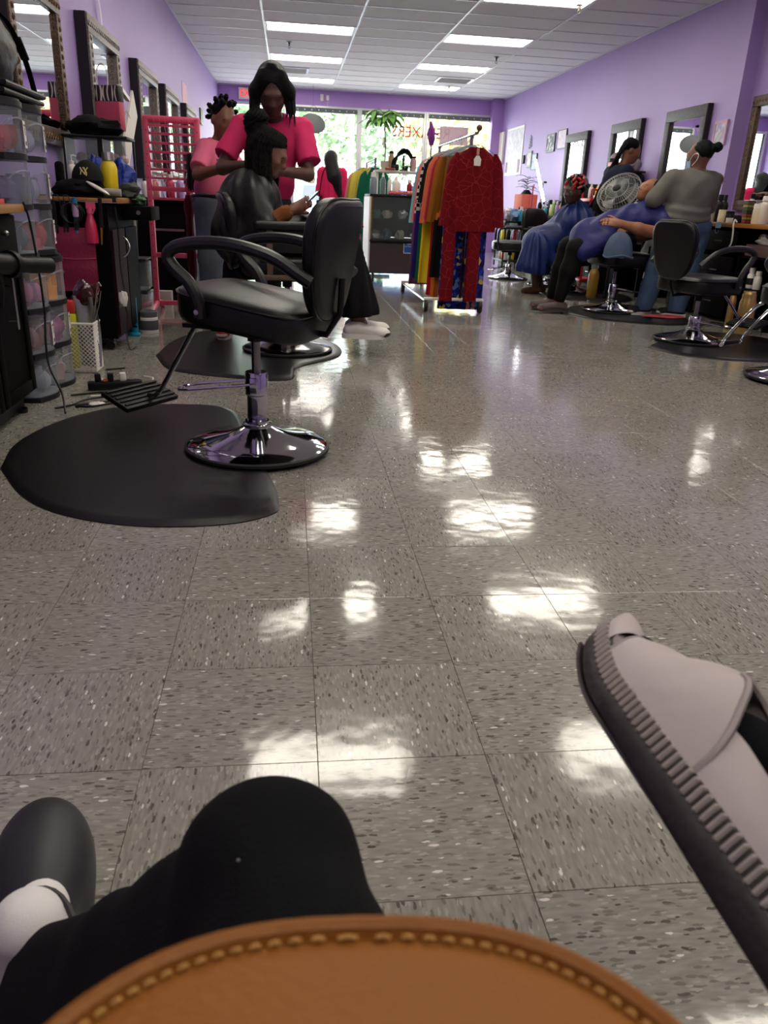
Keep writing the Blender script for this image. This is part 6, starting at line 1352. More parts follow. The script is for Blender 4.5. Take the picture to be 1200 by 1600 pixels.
for y in (-.70, .86):
    MB().tube([(0,y,.10),(0,y,1.50)], .015, 10).build('post', m_rail, t); MB().rbox((-.06,y,.122), (.56,.035,.026), .006).build('foot_bar', m_whitep, t)
    for x in (-.32, .19):
        c = MB().lathe([(0,-.016),(.052,-.016),(.057,-.009),(.057,.009),(.052,.016),(0,.016)], 18, (x, y, .058), rot=Matrix.Rotation(PI/2,3,'Y')).build('caster', m_rubber, t)
        MB().rbox((x,y,.108), (.042,.03,.012), .004).box((x-.018,y,.065), (.003,.024,.05)).box((x+.018,y,.065), (.003,.024,.05)).build('fork', m_chrome, c); MB().lathe([(0,-.019),(.016,-.019),(.016,.019),(0,.019)], 10, (x, y, .058), rot=Matrix.Rotation(PI/2,3,'Y')).build('hub', m_chrome, c)
for x in (-.32,): MB().tube([(x,-.70,.10),(x,.86,.10)], .012, 8).build('side_bar', m_rail, t)
# crackle-print red set in front
def mat_crackle():
    m = M('garment_red_crackle', (112,10,22), .85, bump=.1, bscale=200); nt = m.node_tree; N = nt.nodes; L = nt.links; b = N['Principled BSDF']
    tc = N.new('ShaderNodeTexCoord'); v = N.new('ShaderNodeTexVoronoi'); v.feature = 'DISTANCE_TO_EDGE'; v.inputs['Scale'].default_value = 13; L.new(tc.outputs['Object'], v.inputs['Vector'])
    lt_ = N.new('ShaderNodeMath'); lt_.operation = 'LESS_THAN'; lt_.inputs[1].default_value = .014; L.new(v.outputs['Distance'], lt_.inputs[0])
    old = b.inputs['Base Color'].links[0].from_socket; mx = N.new('ShaderNodeMix'); mx.data_type = 'RGBA'; L.new(lt_.outputs[0], mx.inputs[0]); L.new(old, mx.inputs[6]); mx.inputs[7].default_value = (*lin((150,44,52)), 1); L.new(mx.outputs[2], b.inputs['Base Color'])
    return m
m_crk = mat_crackle()
t, o = shirt('outfit', 'dark red crackle-print shirt and trousers hung at the rack front', 'clothes', 7.13, 1.585, 1.36, .72, .225, m_crk, .58, .12, m_crk, seed=1)
tg = MB().prism([(-.028,-.05),(.028,-.05),(.032,.0),(.012,.03),(-.012,.03),(-.032,0)], -.058, -.055, 'y').build('price_tag', m_paper, t, (0,0,1.30)); MB().box((0,-.056,1.36), (.022,.003,.05)).build('tag_strap', M('peach_strip', (222,160,130), .6), t)
for k in range(5): MB().ell((.0,-.052,1.12-.085*k), (.006,.003,.006), 8, 5).build('button', M('dark_button', (60,8,14), .4), o)
def mat_floral():
    m = M('garment_blue_floral', (26,36,120), .85, bump=.1, bscale=200); nt = m.node_tree; N = nt.nodes; L = nt.links; b = N['Principled BSDF']
    tc = N.new('ShaderNodeTexCoord'); v = N.new('ShaderNodeTexVoronoi'); v.inputs['Scale'].default_value = 26; L.new(tc.outputs['Object'], v.inputs['Vector'])
    rp = N.new('ShaderNodeValToRGB'); cr = rp.color_ramp; cr.interpolation = 'CONSTANT'
    for pos, c in ((0,(24,34,120)),(.45,(40,62,150)),(.62,(16,20,60)),(.78,(190,170,90)),(.86,(90,120,180)),(.94,(196,110,60))):
        e = cr.elements.new(pos) if pos else cr.elements[0]; e.color = (*lin(c), 1)
    sp_ = N.new('ShaderNodeSeparateColor'); L.new(v.outputs['Color'], sp_.inputs[0]); L.new(sp_.outputs[0], rp.inputs[0]); L.new(rp.outputs[0], b.inputs['Base Color']); return m
drape('trousers', 'blue floral print trousers hanging almost to the floor', 'clothes', 7.30, 1.57, .95, .03, .20, mat_floral(), seed=2, flare=.05)
drape('skirt', 'black skirt behind the blue floral trousers', 'clothes', 7.40, 1.50, .80, .30, .20, cloth_mat('black', (16,15,17)), seed=3)
gs = [('shirt', 'mustard brown shirt second from the rack front', 7.52, (150,92,26), .56, .22), ('shirt', 'crimson shirt between mustard and coral ones', 7.62, (156,22,40), .55, .22), ('shirt', 'dark rose shirt behind the crimson one', 7.72, (170,50,70), .54, .21), ('blouse', 'coral orange knit blouse with long sleeve', 7.86, (216,110,76), .58, .24), ('shirt', 'black T-shirt with white print on its side', 8.02, (20,20,22), .40, .24), ('jacket', 'black and white checked jacket', 8.16, (200,196,186), .36, .24), ('shirt', 'royal blue shirt next to the checked jacket', 8.30, (24,22,120), .5, .22), ('blouse', 'salmon pink lace blouse near the rack\'s far end', 8.46, (226,120,116), .58, .23), ('shirt', 'pale aqua shirt at the rack\'s far end', 8.66, (120,186,196), .60, .22)]
def mat_check():
    m = M('garment_check', (205,200,190), .85); nt = m.node_tree; N = nt.nodes; L = nt.links; b = N['Principled BSDF']
    tc = N.new('ShaderNodeTexCoord'); c = N.new('ShaderNodeTexChecker'); c.inputs['Scale'].default_value = 30; c.inputs[1].default_value = (*lin((206,202,192)), 1); c.inputs[2].default_value = (*lin((16,16,18)), 1); L.new(tc.outputs['Object'], c.inputs['Vector']); L.new(c.outputs[0], b.inputs['Base Color']); return m
mc_ = mat_check()
for k, (nm, lb, y, c, sl, hw_) in enumerate(gs):
    mt = mc_ if 'check' in lb else cloth_mat(str(c), c); shirt(nm, lb, 'clothes', y, 1.53, 1.36, .78-.0*k, hw_-.01, mt, sl, seed=k*1.7)
for k, (lb, y, c, z0, hw_) in enumerate((('red long skirt low on the rack', 7.57, (170,26,30), .12, .19), ('orange trousers low on the rack beside the red skirt', 7.47, (206,110,40), .10, .17), ('bright yellow trousers low on the rack', 7.92, (222,196,40), .20, .22), ('green trousers behind the yellow ones', 8.10, (22,92,58), .20, .22), ('navy long skirt near the rack\'s far side', 8.24, (28,24,96), .22, .24), ('plum purple trousers at the far left of the rack', 8.40, (112,60,110), .14, .24))):
    drape('trousers' if 'trousers' in lb else 'skirt', lb, 'clothes', y, 1.50, .86, z0, hw_, cloth_mat('low_'+str(c), c), seed=k*2.1)
single('plastic_bag', cloth_lump(71, (.05,.03,.012), .5), m_clear, 'clear plastic wrap scrap on the floor under the rack', 'wrap', loc=(1.58, 7.10, .0))
# spare hangers bunched on the rail
for k in range(9):
    t = thing('coat_hanger', 'empty clear hanger bunched on the chrome rail', 'hanger', (1.56+.01*(k%3), 7.24+.032*k, 0), .15*(k%3-1), 'empty hangers on the front rack'); hanger(t, 0, 1.415+.004*(k%2), w=.20)
# second rack behind, along the window side
t = thing('clothes_rack', 'second clothes rack behind the display case, with green garments', 'rack', (1.13, 11.9, 0))
MB().tube([(0,-.75,1.46),(0,.6,1.46)], .013, 8).build('rail', m_rail, t)
for y in (-.7, .55): MB().tube([(0,y,.04),(0,y,1.46)], .014, 8).build('post', m_rail, t); MB().rbox((0,y,.04), (.5,.035,.06), .006).build('foot_bar', m_rail, t)
for k, (lb, y, c, z0) in enumerate((('forest green dress at front of the second rack', 11.25, (20,104,78), .10), ('yellow cardigan beside the forest green dress', 11.38, (226,206,90), .85), ('teal and gold dress on the second rack', 11.55, (20,110,100), .5), ('gold shirt on the second rack', 11.75, (196,160,50), .7), ('cobalt shirt on the second rack', 11.95, (30,50,170), .7), ('pink and white printed dress low on the second rack', 12.15, (222,120,160), .2))):
    shirt('dress' if 'dress' in lb else 'shirt', lb, 'clothes', y, 1.13-.10*(k%2), 1.32, z0, .17, cloth_mat('r2'+str(c), c), .42, None, group='clothes on the second rack', zrail=1.46, seed=k)
# ================================================================== DISPLAY CASE
t = thing('display_case', 'glass display case with brown lower panel beside the clothes rack', 'display case', (1.38, 10.32, 0))
m_brown = M('brown_laminate', (62,50,50), .5, var=.1)
MB().box((0,-.02,.29), (.82,.70,.36)).build('lower_panel', m_brown, t, smooth=0)
MB().rbox((0,-.02,.49), (.86,.74,.035), .008).rbox((0,-.02,1.005), (.86,.74,.03), .008).build('trim', m_black_plastic, t)
for s_ in (-1, 1): MB().box((s_*.425,-.02,.55), (.02,.74,.88)).build('side_panel', m_whitep, t, smooth=0)
for s_ in (-1, 1): MB().tube([(s_*.405,-.385,.51),(s_*.405,-.385,.99)], .010, 6).build('corner_post', M('brass', (170,136,60), .3, .7), t)
MB().box((0,-.38,.75), (.80,.006,.48)).build('glass_front', m_pane, t, smooth=0); MB().box((0,.33,.75), (.80,.01,.48)).build('back_panel', m_dark, t, smooth=0); MB().box((0,-.05,.74), (.80,.55,.006)).build('glass_shelf', m_pane, t, smooth=0)
for x in (-.36,.36):
    for y in (-.33,.28): MB().lathe([(0,-.012),(.03,-.012),(.03,.012),(0,.012)], 12, (x,y,.032), rot=Matrix.Rotation(PI/2,3,'Y')).box((x,y,.085), (.03,.03,.05)).build('caster', m_rubber, t)
sg = MB().box((.09,-.376,.43), (.17,.004,.15)).build('sign', M('sky_blue_sign', (14,84,160), .5, var=.03), t, smooth=0)
MB().box((.09,-.379,.501), (.17,.004,.008)).box((.09,-.379,.359), (.17,.004,.008)).box((.009,-.379,.43), (.008,.004,.134)).box((.171,-.379,.43), (.008,.004,.134)).build('sign_border', m_paper, sg, smooth=0)
text_mesh('lettering', 'Like us', .032, m_paper, sg, (.095,-.379,.468), (PI/2,0,0), .0005); text_mesh('lettering', 'on Facebook', .026, m_paper, sg, (.09,-.379,.438), (PI/2,0,0), .0005)
rr = random.Random(9)
for k in range(8):
    x = -.32+.16*(k%4)+rr.uniform(-.02,.02); z = .51 if k < 4 else .746; b = cloth_lump(80+k, (.055,.045,.05+.02*rr.random()), .5, 18, 12)
    single('trinket', b, [M('silver_trinket', (170,172,176), .3, .6), M('teal_trinket', (50,100,104), .5), M('cream_trinket', (190,180,160), .5)][k%3], ['silver jewellery heap', 'teal jewellery box', 'cream gift bundle'][k%3]+' on the '+['lower', 'upper'][k//4]+' glass shelf, '+['leftmost','second from left','third from left','rightmost'][k%4], 'jewellery', 'goods in the display case', loc=(1.38+x, 10.15+.05*(k%2), z))
# bottles and tray on the case top (z 1.02)
CZ = 1.021
for k, (lb, x, y, r, h, st, mt, cm) in enumerate((('tall clear squeeze bottle leftmost on the display case', 1.00, 10.06, .042, .24, 'flip', mat_glass('bottle_clear', (206,212,226), .3, .2), m_whitep), ('clear bottle with pointed white nozzle on the display case', 1.11, 10.02, .035, .24, 'nozzle', m_clear, m_whitep), ('slim white nozzle bottle on the display case', 1.20, 10.10, .026, .22, 'nozzle', m_whitep, m_whitep), ('squat white shouldered bottle on the display case', 1.28, 10.10, .05, .21, 'nozzle', m_whitep, m_whitep), ('clear trigger spray bottle on the display case', 1.37, 10.14, .035, .24, 'trigger', m_clear, m_whitep), ('red bottle at the back of the display case top', 1.46, 10.2, .035, .18, 'flip', M('red_plastic', (180,30,46), .35), m_whitep), ('lavender tub bottle right end of the case top', 1.52, 10.12, .045, .15, 'flip', M('lavender_plastic', (170,140,200), .4), m_whitep))):
    bottle('bottle', lb, 'bottle', (x, y, CZ), r, h, mt, cm, .45, .2, st, 'bottles on the display case')
t = thing('snack_tray', 'red tray heaped with orange and pink packets on the case top', 'tray', (1.33, 10.01, CZ)); MB().rbox((0,0,.010), (.30,.09,.018), .006).build('tray', M('tray_red', (170,60,46), .45), t)
for k in range(8): MB().rbox((-.12+.035*k,.0,.03), (.045,.05,.03), .012, rz=k*.7).build('packet', M('peach_pack' if k%2 else 'rose_pack', (224,140,110) if k%2 else (232,150,170), .4), t)
# riser shelf
t = thing('riser_shelf', 'pale shelf raised on posts over the display case', 'shelf', (1.33, 10.42, CZ)); MB().rbox((0,0,.262), (.58,.30,.03), .004).build('board', M('pale_shelf', (206,200,188), .5), t)
for x in (-.26,.26):
    for y in (-.12,.12): MB().tube([(x,y,0),(x,y,.25)], .012, 6).build('post', m_whitep, t)
SZ = CZ+.279
t = thing('potted_plant', 'tall slim houseplant with fingered green leaves on the riser shelf', 'plant', (1.16, 10.36, SZ))
MB().lathe([(0,0),(.04,0),(.055,.09),(.058,.10),(.050,.10),(0,.08)], 16).build('pot', M('cream_pot', (214,200,178), .5), t)
MB().tube(spline([(0,0,.08),(.005,0,.25),(-.008,0,.42),(.0,0,.56)], 6), .006, 6).build('stem', M('green_stem', (70,88,52), .6), t)
rr = random.Random(14); m_leaf = M('glossy_leaf', (124,176,92), .4, rgb2=(82,136,62), scale=6)
def leaf(o, d, L, w, mt, par):
    d = V(d).normalized(); s = d.cross(V((0,0,1))); s = s.normalized() if s.length > .05 else V((1,0,0)); nrm = s.cross(d); vs = []; n = 6
    for i in range(n+1):
        u = i/n; c = V(o)+d*L*u+V((0,0,-L*.42*u*u)); hw_ = w*math.sin(PI*min(1, u*.92+.06))**.8; vs += [c+s*hw_+nrm*.004, c-nrm*.003, c-s*hw_+nrm*.004]
    return MB().add(vs, [q for i in range(n) for q in ((i*3, i*3+1, i*3+4, i*3+3), (i*3+1, i*3+2, i*3+5, i*3+4))]).build('leaf', mt, par)
for j in range(9):
    a = j*2.4; tip = V((math.cos(a)*.16*(.4+.6*rr.random())-.03, math.sin(a)*.10, .62+.22*rr.random()-.12)); st_ = MB().tube(spline([(0,0,.50+.01*j%.06), (tip*.5+V((0,0,.33))), tip], 4), .0035, 5).build('leaf_stalk', M('green_stem'), t)
    for k in range(6):
        b_ = a+(k-2.5)*.75; leaf(tip, (math.cos(b_), math.sin(b_), .12-.5*rr.random()), rr.uniform(.15,.22), .026, m_leaf, t)
t = thing('wig', 'big arched black hairpiece on the riser shelf', 'wig', (1.40, 10.42, SZ)); b = MB(); rr = random.Random(3)
for k in range(40):
    w = rr.uniform(-.035,.035); q = rr.uniform(-.02,.02); b.tube(spline([(-.13+q,w,.02),(-.11+q,w,.12),(-.05,w,.205+q),(.04,w,.225+q),(.10,w,.16+q)], 4), .012, 5)
b.build('hair', M('jet_hair'), t); MB().lathe([(0,0),(.05,0),(.05,.01),(.012,.02),(.012,.18),(0,.18)], 12).build('stand', m_black_plastic, t)
for k, (lb, x, y, r, h, mt, st) in enumerate((('tall clear tube of brown sticks on the riser shelf', 1.25, 10.44, .035, .22, M('tan_sticks', (190,160,120), .6), 'screw'), ('first small black bottle on the riser shelf front', 1.26, 10.31, .022, .07, m_black_plastic, 'flip'), ('second small black bottle on the riser shelf front', 1.31, 10.31, .022, .07, m_black_plastic, 'flip'), ('red-based tumbler at the riser shelf right end', 1.52, 10.40, .04, .17, M('red_clear', (170,70,64), .3, rgb2=(210,210,215), scale=3), 'screw'))):
    bottle('bottle', lb, 'bottle', (x, y, SZ), r, h, mt, m_black_plastic, .7, .12, st, 'things on the riser shelf')
single('dish', MB().rbox((0,0,.012), (.12,.06,.024), .008), M('tray_red', (170,60,46), .45), 'low red dish beside the plant pot', 'dish', loc=(1.22, 10.315-.03, SZ))
t = thing('trailing_plant', 'small trailing green plant at the riser shelf edge', 'plant', (1.42, 10.30, SZ)); MB().lathe([(0,0),(.022,0),(.03,.05),(0,.045)], 12).build('pot', m_dkg, t); rr = random.Random(5)
for k in range(16): a = k*1.3; leaf((0,0,.045), (math.cos(a), math.sin(a)*.6-.4, .5*rr.random()), .07, .012, m_leaf, t)
t = thing('ornament', 'purple figurine on a thin stand rising above the clothes', 'ornament', (2.0, 12.0, 0)); MB().lathe([(0,0),(.13,0),(.13,.012),(.012,.03),(.012,1.74),(0,1.74)], 14).build('stand', m_steel, t)
S = SDF((-.12,-.12,1.70), (.16,.12,2.06), .009); S.cap((0,0,1.72), (.0,0,1.80), .035, .042, .02); S.cap((0,0,1.80), (-.01,0,1.90), .045, .045, .03); S.cap((-.01,0,1.93), (-.025,0,2.0), .032, .02, .02); S.cap((.02,0,1.87), (.10,0,1.845), .016, .01, .01); S.cap((-.04,0,1.88), (-.06,0,1.84), .016, .014, .01); S.build('figure', M('purple_velvet', (130,60,140), .7), t)
# hanging discs by the window
def disc(lb, x, y, z, rx, rz_, rot, z1):
    t = thing('hanging_disc', lb, 'sign', (x, y, z)); R = Euler(rot).to_matrix()
    MB().lathe([(0,-.012),(1,-.012),(1.02,0),(1,.012),(0,.012)], 36, rot=None).xf(R.to_4x4() @ Matrix.Diagonal((rx, rz_, 1, 1))).build('disc', M('grey_card', (64,66,68), .6, var=.05), t, smooth=30)
    MB().tube(spline([(-rx*.6,0,rz_*.5),(-rx*.2,0,.29),(rx*.2,0,.30),(rx*.62,0,rz_*.35)], 6), .003, 5).tube([(0,0,.295),(0,0,z1-z)], .0015, 4).build('wire', m_dkg, t)
disc('large grey disc hanging at the window beside the pink-shirted stylist', .47, 17.4, 2.345, .245, .18, (PI/2-.15, .22, 0), 3.04); disc('grey disc partly hidden behind the pink-shirted stylist', -.42, 15.2, 2.12, .22, .17, (PI/2-.1, -.1, 0), 3.04)
# ================================================================== BACK WALL FITTINGS
t = thing('exit_sign', 'white exit sign with red letters over the door', 'sign', (-.84, YB-.03, 2.895)); MB().rbox((0,0,0), (.40,.05,.21), .006).build('housing', m_whitep, t); text_mesh('lettering', 'EXIT', .20, M('red_lit', (235,50,40), .4, emit=1.5, var=.02), t, (0,-.027,0), (PI/2,0,0), .002, sx=.82)
t = thing('alarm_box', 'small white alarm box on the purple header', 'alarm', (.67, YB-.02, 2.90)); MB().rbox((0,0,0), (.07,.04,.13), .01).build('housing', m_whitep, t); MB().rbox((.12,0,0), (.06,.035,.10), .008).build('sensor', m_whitep, t); MB().tube([(.12,0,-.05),(.12,0,-.16)], .004, 5).build('conduit', m_whitep, t)
for k, (x0, x1, zz) in enumerate(((.09,1.42,2.665), (1.52,2.85,2.665), (2.95,4.31,2.665))):
    t = thing('window_blind', ['left','middle','right'][k]+' rolled grey blind strip with pale dots at window top', 'blind', ((x0+x1)/2, YB-.02, zz), 0, 'rolled window blinds'); MB().rbox((0,0,0), (x1-x0,.03,.085), .01).build('valance', M('grey_blind', (104,112,114), .7), t); d = MB()
    for q in range(9): d.ell((lerp(-(x1-x0)/2+.08,(x1-x0)/2-.08,q/8),-.016,0), (.012,.003,.012), 8, 4)
    d.build('dots', m_whitep, t)
# lettering on the glass, facing the street
m_redv = M('red_vinyl', (196,50,44), .5, var=.05)
t = thing('window_lettering', 'red mirrored RELAXERS lettering on the middle window', 'lettering', (2.80, YB+.04, 2.34)); text_mesh('lettering', 'RELAXERS', .30, m_redv, t, (0,.002,0), (PI/2,0,PI), .001, sx=.95)
t = thing('window_decal', 'red strokes of arched vinyl lettering on the left window', 'lettering', (.75, YB+.04, 1.90))
for k, (x, z, a, L) in enumerate(((-.42,-.18,.4,.12),(-.26,-.06,-.7,.16),(0,-.02,1.4,.09),(.10,-.05,.3,.14),(.34,-.12,-.9,.16),(.30,-.42,-.3,.09),(.1,.02,1.5,.08))):
    MB().tube(spline([(x-L/2*math.cos(a),0,z-L/2*math.sin(a)),(x-.01*math.sin(a),0,z+.012),(x+L/2*math.cos(a),0,z+L/2*math.sin(a))], 4), .018, 6, flat=.2).build('stroke', m_redv, t)
single('window_poster', MB().box((0,0,0), (.62,.004,.36)), M('dusty_rose_poster', (214,186,190), .6), 'dusty rose paper taped inside the right window', 'poster', loc=(3.52, YB+.043, 2.32))
# ================================================================== RIGHT WALL: mirrors, pictures
m_leath = M('dark_leather_frame', (58,52,54), .5, rgb2=(28,24,26), scale=30, bump=.7, bscale=60)
for lb, a, b_, z0, z1 in (('wall mirror over the red trolley, farthest on the right wall', 12.5, 13.5, 1.02, 2.06), ('wall mirror behind the navy-clad stylist', 10.57, 11.57, 1.02, 2.06), ('wall mirror behind the grey-clad stylist\'s head', 8.87, 9.86, 1.02, 2.06)):
    wall_mirror(lb, -1, a, b_, z0, z1, .12, m_leath, 'right wall mirrors', dep=.06)
wall_mirror('tall brown-framed wall mirror cut by the right photo edge', -1, 7.05, 8.24, 1.0, 2.06, .10, m_carve, 'right wall mirrors', dep=.05, ornament=m_gilt)
def art_mat(n, bg, *cols, scale=9):
    m = M('art_'+n, bg, .6); nt = m.node_tree; N = nt.nodes; L = nt.links; b = N['Principled BSDF']; tc = N.new('ShaderNodeTexCoord'); v = N.new('ShaderNodeTexNoise'); v.inputs['Scale'].default_value = scale; v.inputs['Detail'].default_value = 5; L.new(tc.outputs['Object'], v.inputs['Vector'])
    rp = N.new('ShaderNodeValToRGB'); cr = rp.color_ramp; cr.elements[0].color = (*lin(bg), 1); cr.elements[0].position = .42; cr.elements[1].color = (*lin(cols[0]), 1); cr.elements[1].position = .5
    for k, c in enumerate(cols[1:]): e = cr.elements.new(.56+.06*k); e.color = (*lin(c), 1)
    L.new(v.outputs[0], rp.inputs[0]); L.new(rp.outputs[0], b.inputs['Base Color']); return m
def wall_pic(name, label, y0, y1, z0, z1, mframe, mart, fw=.03, cat='picture', group=None, dep=.02):
    t = thing(name, label, cat, (XR, (y0+y1)/2, (z0+z1)/2), 0, group); w, h = y1-y0, z1-z0
    if fw:
        f = MB()
        for s in (-1,1): f.box((-dep/2-.002, s*(w-fw)/2, 0), (dep, fw, h)); f.box((-dep/2-.002, 0, s*(h-fw)/2), (dep, w-2*fw, fw))
        f.build('frame', mframe, t, smooth=0)
    MB().box((-dep*.4-.002, 0, 0), (dep*.7, w-2*fw, h-2*fw)).build('artwork', mart, t, smooth=0); return t
wall_pic('picture_frame', 'small pink-framed floral print by the purple corner', 8.47, 8.73, 1.63, 1.87, M('pink_frame', (196,150,176), .5), art_mat('floral', (196,190,208), (150,150,200), (206,150,150), (170,190,180)), .03)
wall_pic('picture_frame', 'dark framed sign in a column of wall pictures, left of the pale one', 14.21, 14.66, 1.86, 2.15, m_edge, art_mat('slate', (88,92,104), (88,92,104), (200,200,206), scale=16), .02)
wall_pic('picture_frame', 'pale framed certificate next to the far right mirror', 13.62, 14.07, 1.88, 2.17, m_edge, art_mat('cert', (206,196,212), (190,180,200), (214,206,216)), .012)
t = wall_pic('poster', 'large white hairstyle poster near the back right corner', 16.22, 17.45, 1.55, 2.43, m_whitep, art_mat('poster', (206,204,212), (184,184,192), (214,212,220), scale=6), .03, 'poster', dep=.01)
for k, (y, h_) in enumerate(((.5,.20),(-.42,.24))): MB().box((-.012, y, -.28+.0*k), (.004,.13,h_)).build('photo_column', M('mauve_print', (150,110,130), .6), t, smooth=0)
single('canvas', MB().rbox((0,0,0), (.05,.55,.62), .006), m_paper, 'blank white canvas in the back right corner', 'canvas', loc=(XR-.03, 17.92, 2.10))
wall_pic('picture_frame', 'small silver-framed certificate left of the pale blue one', 15.52, 15.85, 1.66, 1.94, m_edge, art_mat('cert2', (210,206,214), (196,192,204), (220,218,224)), .03)
wall_pic('picture_frame', 'small pale blue framed certificate beside the lamp tube', 15.18, 15.48, 1.60, 1.88, m_edge, art_mat('cert3', (176,206,226), (150,190,220), (214,224,232)), .015)
single('wall_switch', MB().rbox((0,0,0), (.03,.10,.15), .006), m_black_plastic, 'small black box on wall left of the certificates', 'box', loc=(XR-.018, 16.05, 1.81))
t = thing('wall_decal', 'grey dotted flourish decal on wall above the certificates', 'decal', (XR-.004, 15.7, 2.09)); b = MB()
for k in range(40): a = k*.7; r_ = .012+.006*k; b.lathe([(0,0),(.014,0),(.014,.003),(0,.003)], 6, (-.003, .11*math.sin(a)*(1-k/55), -.10+.0055*k), rot=Matrix.Rotation(-PI/2,3,'Y'))
b.build('dots', M('grey_decal', (120,110,134), .6), t)
single('light_switch', MB().rbox((0,0,0), (.012,.09,.13), .004).box((-.008,0,0), (.008,.02,.04)), M('cream_plastic', (200,194,170), .5), 'cream light switch low on the far right wall', 'switch', loc=(XR-.008, 14.7, 1.33))

# ================================================================== RIGHT STATIONS
m_honey = M('honey_counter', (168,112,48), .35, rgb2=(128,78,30), scale=4, stretch=(10,1,10))
def station(label, x0, xw, y0, y1, ztop, topmat, nd=3, shelf=True):
    t = thing('salon_station', label, 'cabinet', (0,0,0), 0, 'right wall salon stations'); d = xw-x0
    MB().rbox(((x0+xw)/2-.01, (y0+y1)/2, ztop-.018), (d+.02, y1-y0, .036), .006).build('counter', topmat, t)
    w = (y1-y0)/nd; MB().box((xw-.012, (y0+y1)/2, (ztop-.04)/2), (.02, y1-y0-.04, ztop-.04)).build('back_panel', m_black_wood, t, smooth=0)
    for k in range(nd+1): MB().box(((x0+xw)/2+.02, lerp(y0+.02, y1-.02, k/nd), (ztop-.04)/2), (d-.06, .022, ztop-.042)).build('side_panel', m_black_wood, t, smooth=0)
    for k in range(nd):
        a, b_ = lerp(y0+.02, y1-.02, k/nd), lerp(y0+.02, y1-.02, (k+1)/nd); c = (a+b_)/2; ww = b_-a-.03
        if shelf and k == 0:
            for z in (.32, .60): MB().box(((x0+xw)/2+.02, c, z), (d-.08, ww, .018)).build('shelf', m_black_wood, t, smooth=0)
        else:
            for z, h in ((.17,.28),(.46,.26),(.72,.20)):
                dd = MB().rbox((x0+.012, c, z), (.02, ww, h-.012), .004).build('drawer', m_black_wood, t); MB().tube([(x0-.012,c-.06,z),(x0-.02,c-.05,z),(x0-.02,c+.05,z),(x0-.012,c+.06,z)], .005, 6).build('handle', m_steel, dd)
    return t
station('black station with honey wood counter crowded with bottles, near right', 4.06, XR2, 6.45, 8.30, .88, m_honey, 3)
station('black station behind the reclining client, mostly hidden', 4.02, XR, 9.10, 10.9, .86, m_black_wood, 3)
station('far cluttered station left of the blue-caped woman', 3.98, XR, 11.2, 13.4, .84, m_black_wood, 4)
station('farthest right station carrying the terracotta planter', 4.0, XR, 13.6, 15.4, .90, m_whitep, 3)
CR = .881; G = 'products on the near right counter'
m_cream = M('cream_box', (226,214,176), .5); m_blk = m_black_plastic
bottle('bottle', 'small white bottle at the counter end beside the grey-clad stylist', 'bottle', (4.30,8.12,CR), .025,.09, m_whitep, m_whitep, .6,.2,'flip',G)
bottle('spray_can', 'tall silver-white spray can leaning among black bottles', 'can', (4.28,8.00,CR), .027,.26, M('silver_can', (206,206,204), .25, .5), m_whitep, .7,.12,'flip',G)
bottle('bottle', 'tall black bottle right of the silver-white can', 'bottle', (4.28,7.90,CR), .036,.255, m_blk, m_blk, .4,.18,'flip',G)
bottle('bottle', 'dark bottle behind the silver-white can', 'bottle', (4.44,8.10,CR), .036,.26, m_blk, m_blk, .4,.2,'screw',G)
jar('jar', 'cream square-looking jar before the black bottles', (4.24,7.74,CR), .042,.115, m_cream, m_cream, group=G)
jar('jar', 'black jar right of the cream one', (4.24,7.60,CR), .042,.105, m_blk, m_blk, group=G)
bottle('bottle', 'rounded white bottle with black cap at the back of the counter', 'bottle', (4.52,7.74,CR), .045,.27, m_whitep, m_blk, .45,.16,'screw',G)
single('bowl', MB().lathe([(0,0),(.03,0),(.06,.04),(.07,.07),(.066,.07),(.055,.04),(0,.012)], 20), m_dkg, 'dark tinting bowl behind the cream jar', 'bowl', G, loc=(4.42,7.70,CR))
t = thing('carton', 'tall carton with red, green and yellow patterned bands', 'box', (4.28,7.36,CR), 0, G); MB().rbox((0,0,.10), (.075,.075,.20), .003).build('carton', m_edge, t)
for k, c in enumerate(((190,60,40),(206,170,60),(196,80,60),(60,40,34),(80,120,60),(214,200,90),(110,100,50))): MB().box((0,0,.018+.027*k), (.078,.078,.02)).build('band', M('kente_%d' % k, c, .5, rgb2=(40,34,20), scale=50), t, smooth=0)
MB().box((0,0,.203), (.078,.078,.006)).build('lid', m_whitep, t)
jar('jar', 'low black jar at the counter front edge', (4.13,7.26,CR), .038,.055, m_blk, m_blk, group=G); jar('tub', 'white tub right of the patterned carton', (4.30,7.22,CR), .05,.175, m_cream, m_whitep, group=G)
bottle('bottle', 'tall white bottle at the right photo edge on the counter', 'bottle', (4.26,7.06,CR), .045,.24, M('offwhite', (222,214,196), .45), m_whitep, .5,.15,'flip',G); single('small_carton', MB().rbox((0,0,.022), (.06,.06,.044), .004), m_whitep, 'little white carton by the low black jar', 'box', G, loc=(4.14,7.40,CR))
single('towel', cloth_lump(91, (.10,.14,.045), .4), M('pink_towel', (220,150,176), .8), 'pink towel heaped behind the patterned carton', 'towel', G, loc=(4.42,7.46,CR))
t = thing('hair_dryer', 'white hair dryer lying on the heap at the counter back', 'hair dryer', (4.42,7.36,CR+.105), (0,-.35,1.2)); MB().lathe([(0,-.12),(.04,-.11),(.045,-.02),(.04,.06),(.028,.14),(.028,.17),(.02,.17),(0,.15)], 16, rot=Matrix.Rotation(PI/2,3,'Y')).build('barrel', M('pearl_plastic', (220,206,210), .35), t); MB().tube([(-.03,0,-.03),(-.05,.02,-.09)], [.02,.016], 10).build('handle', m_blk, t)
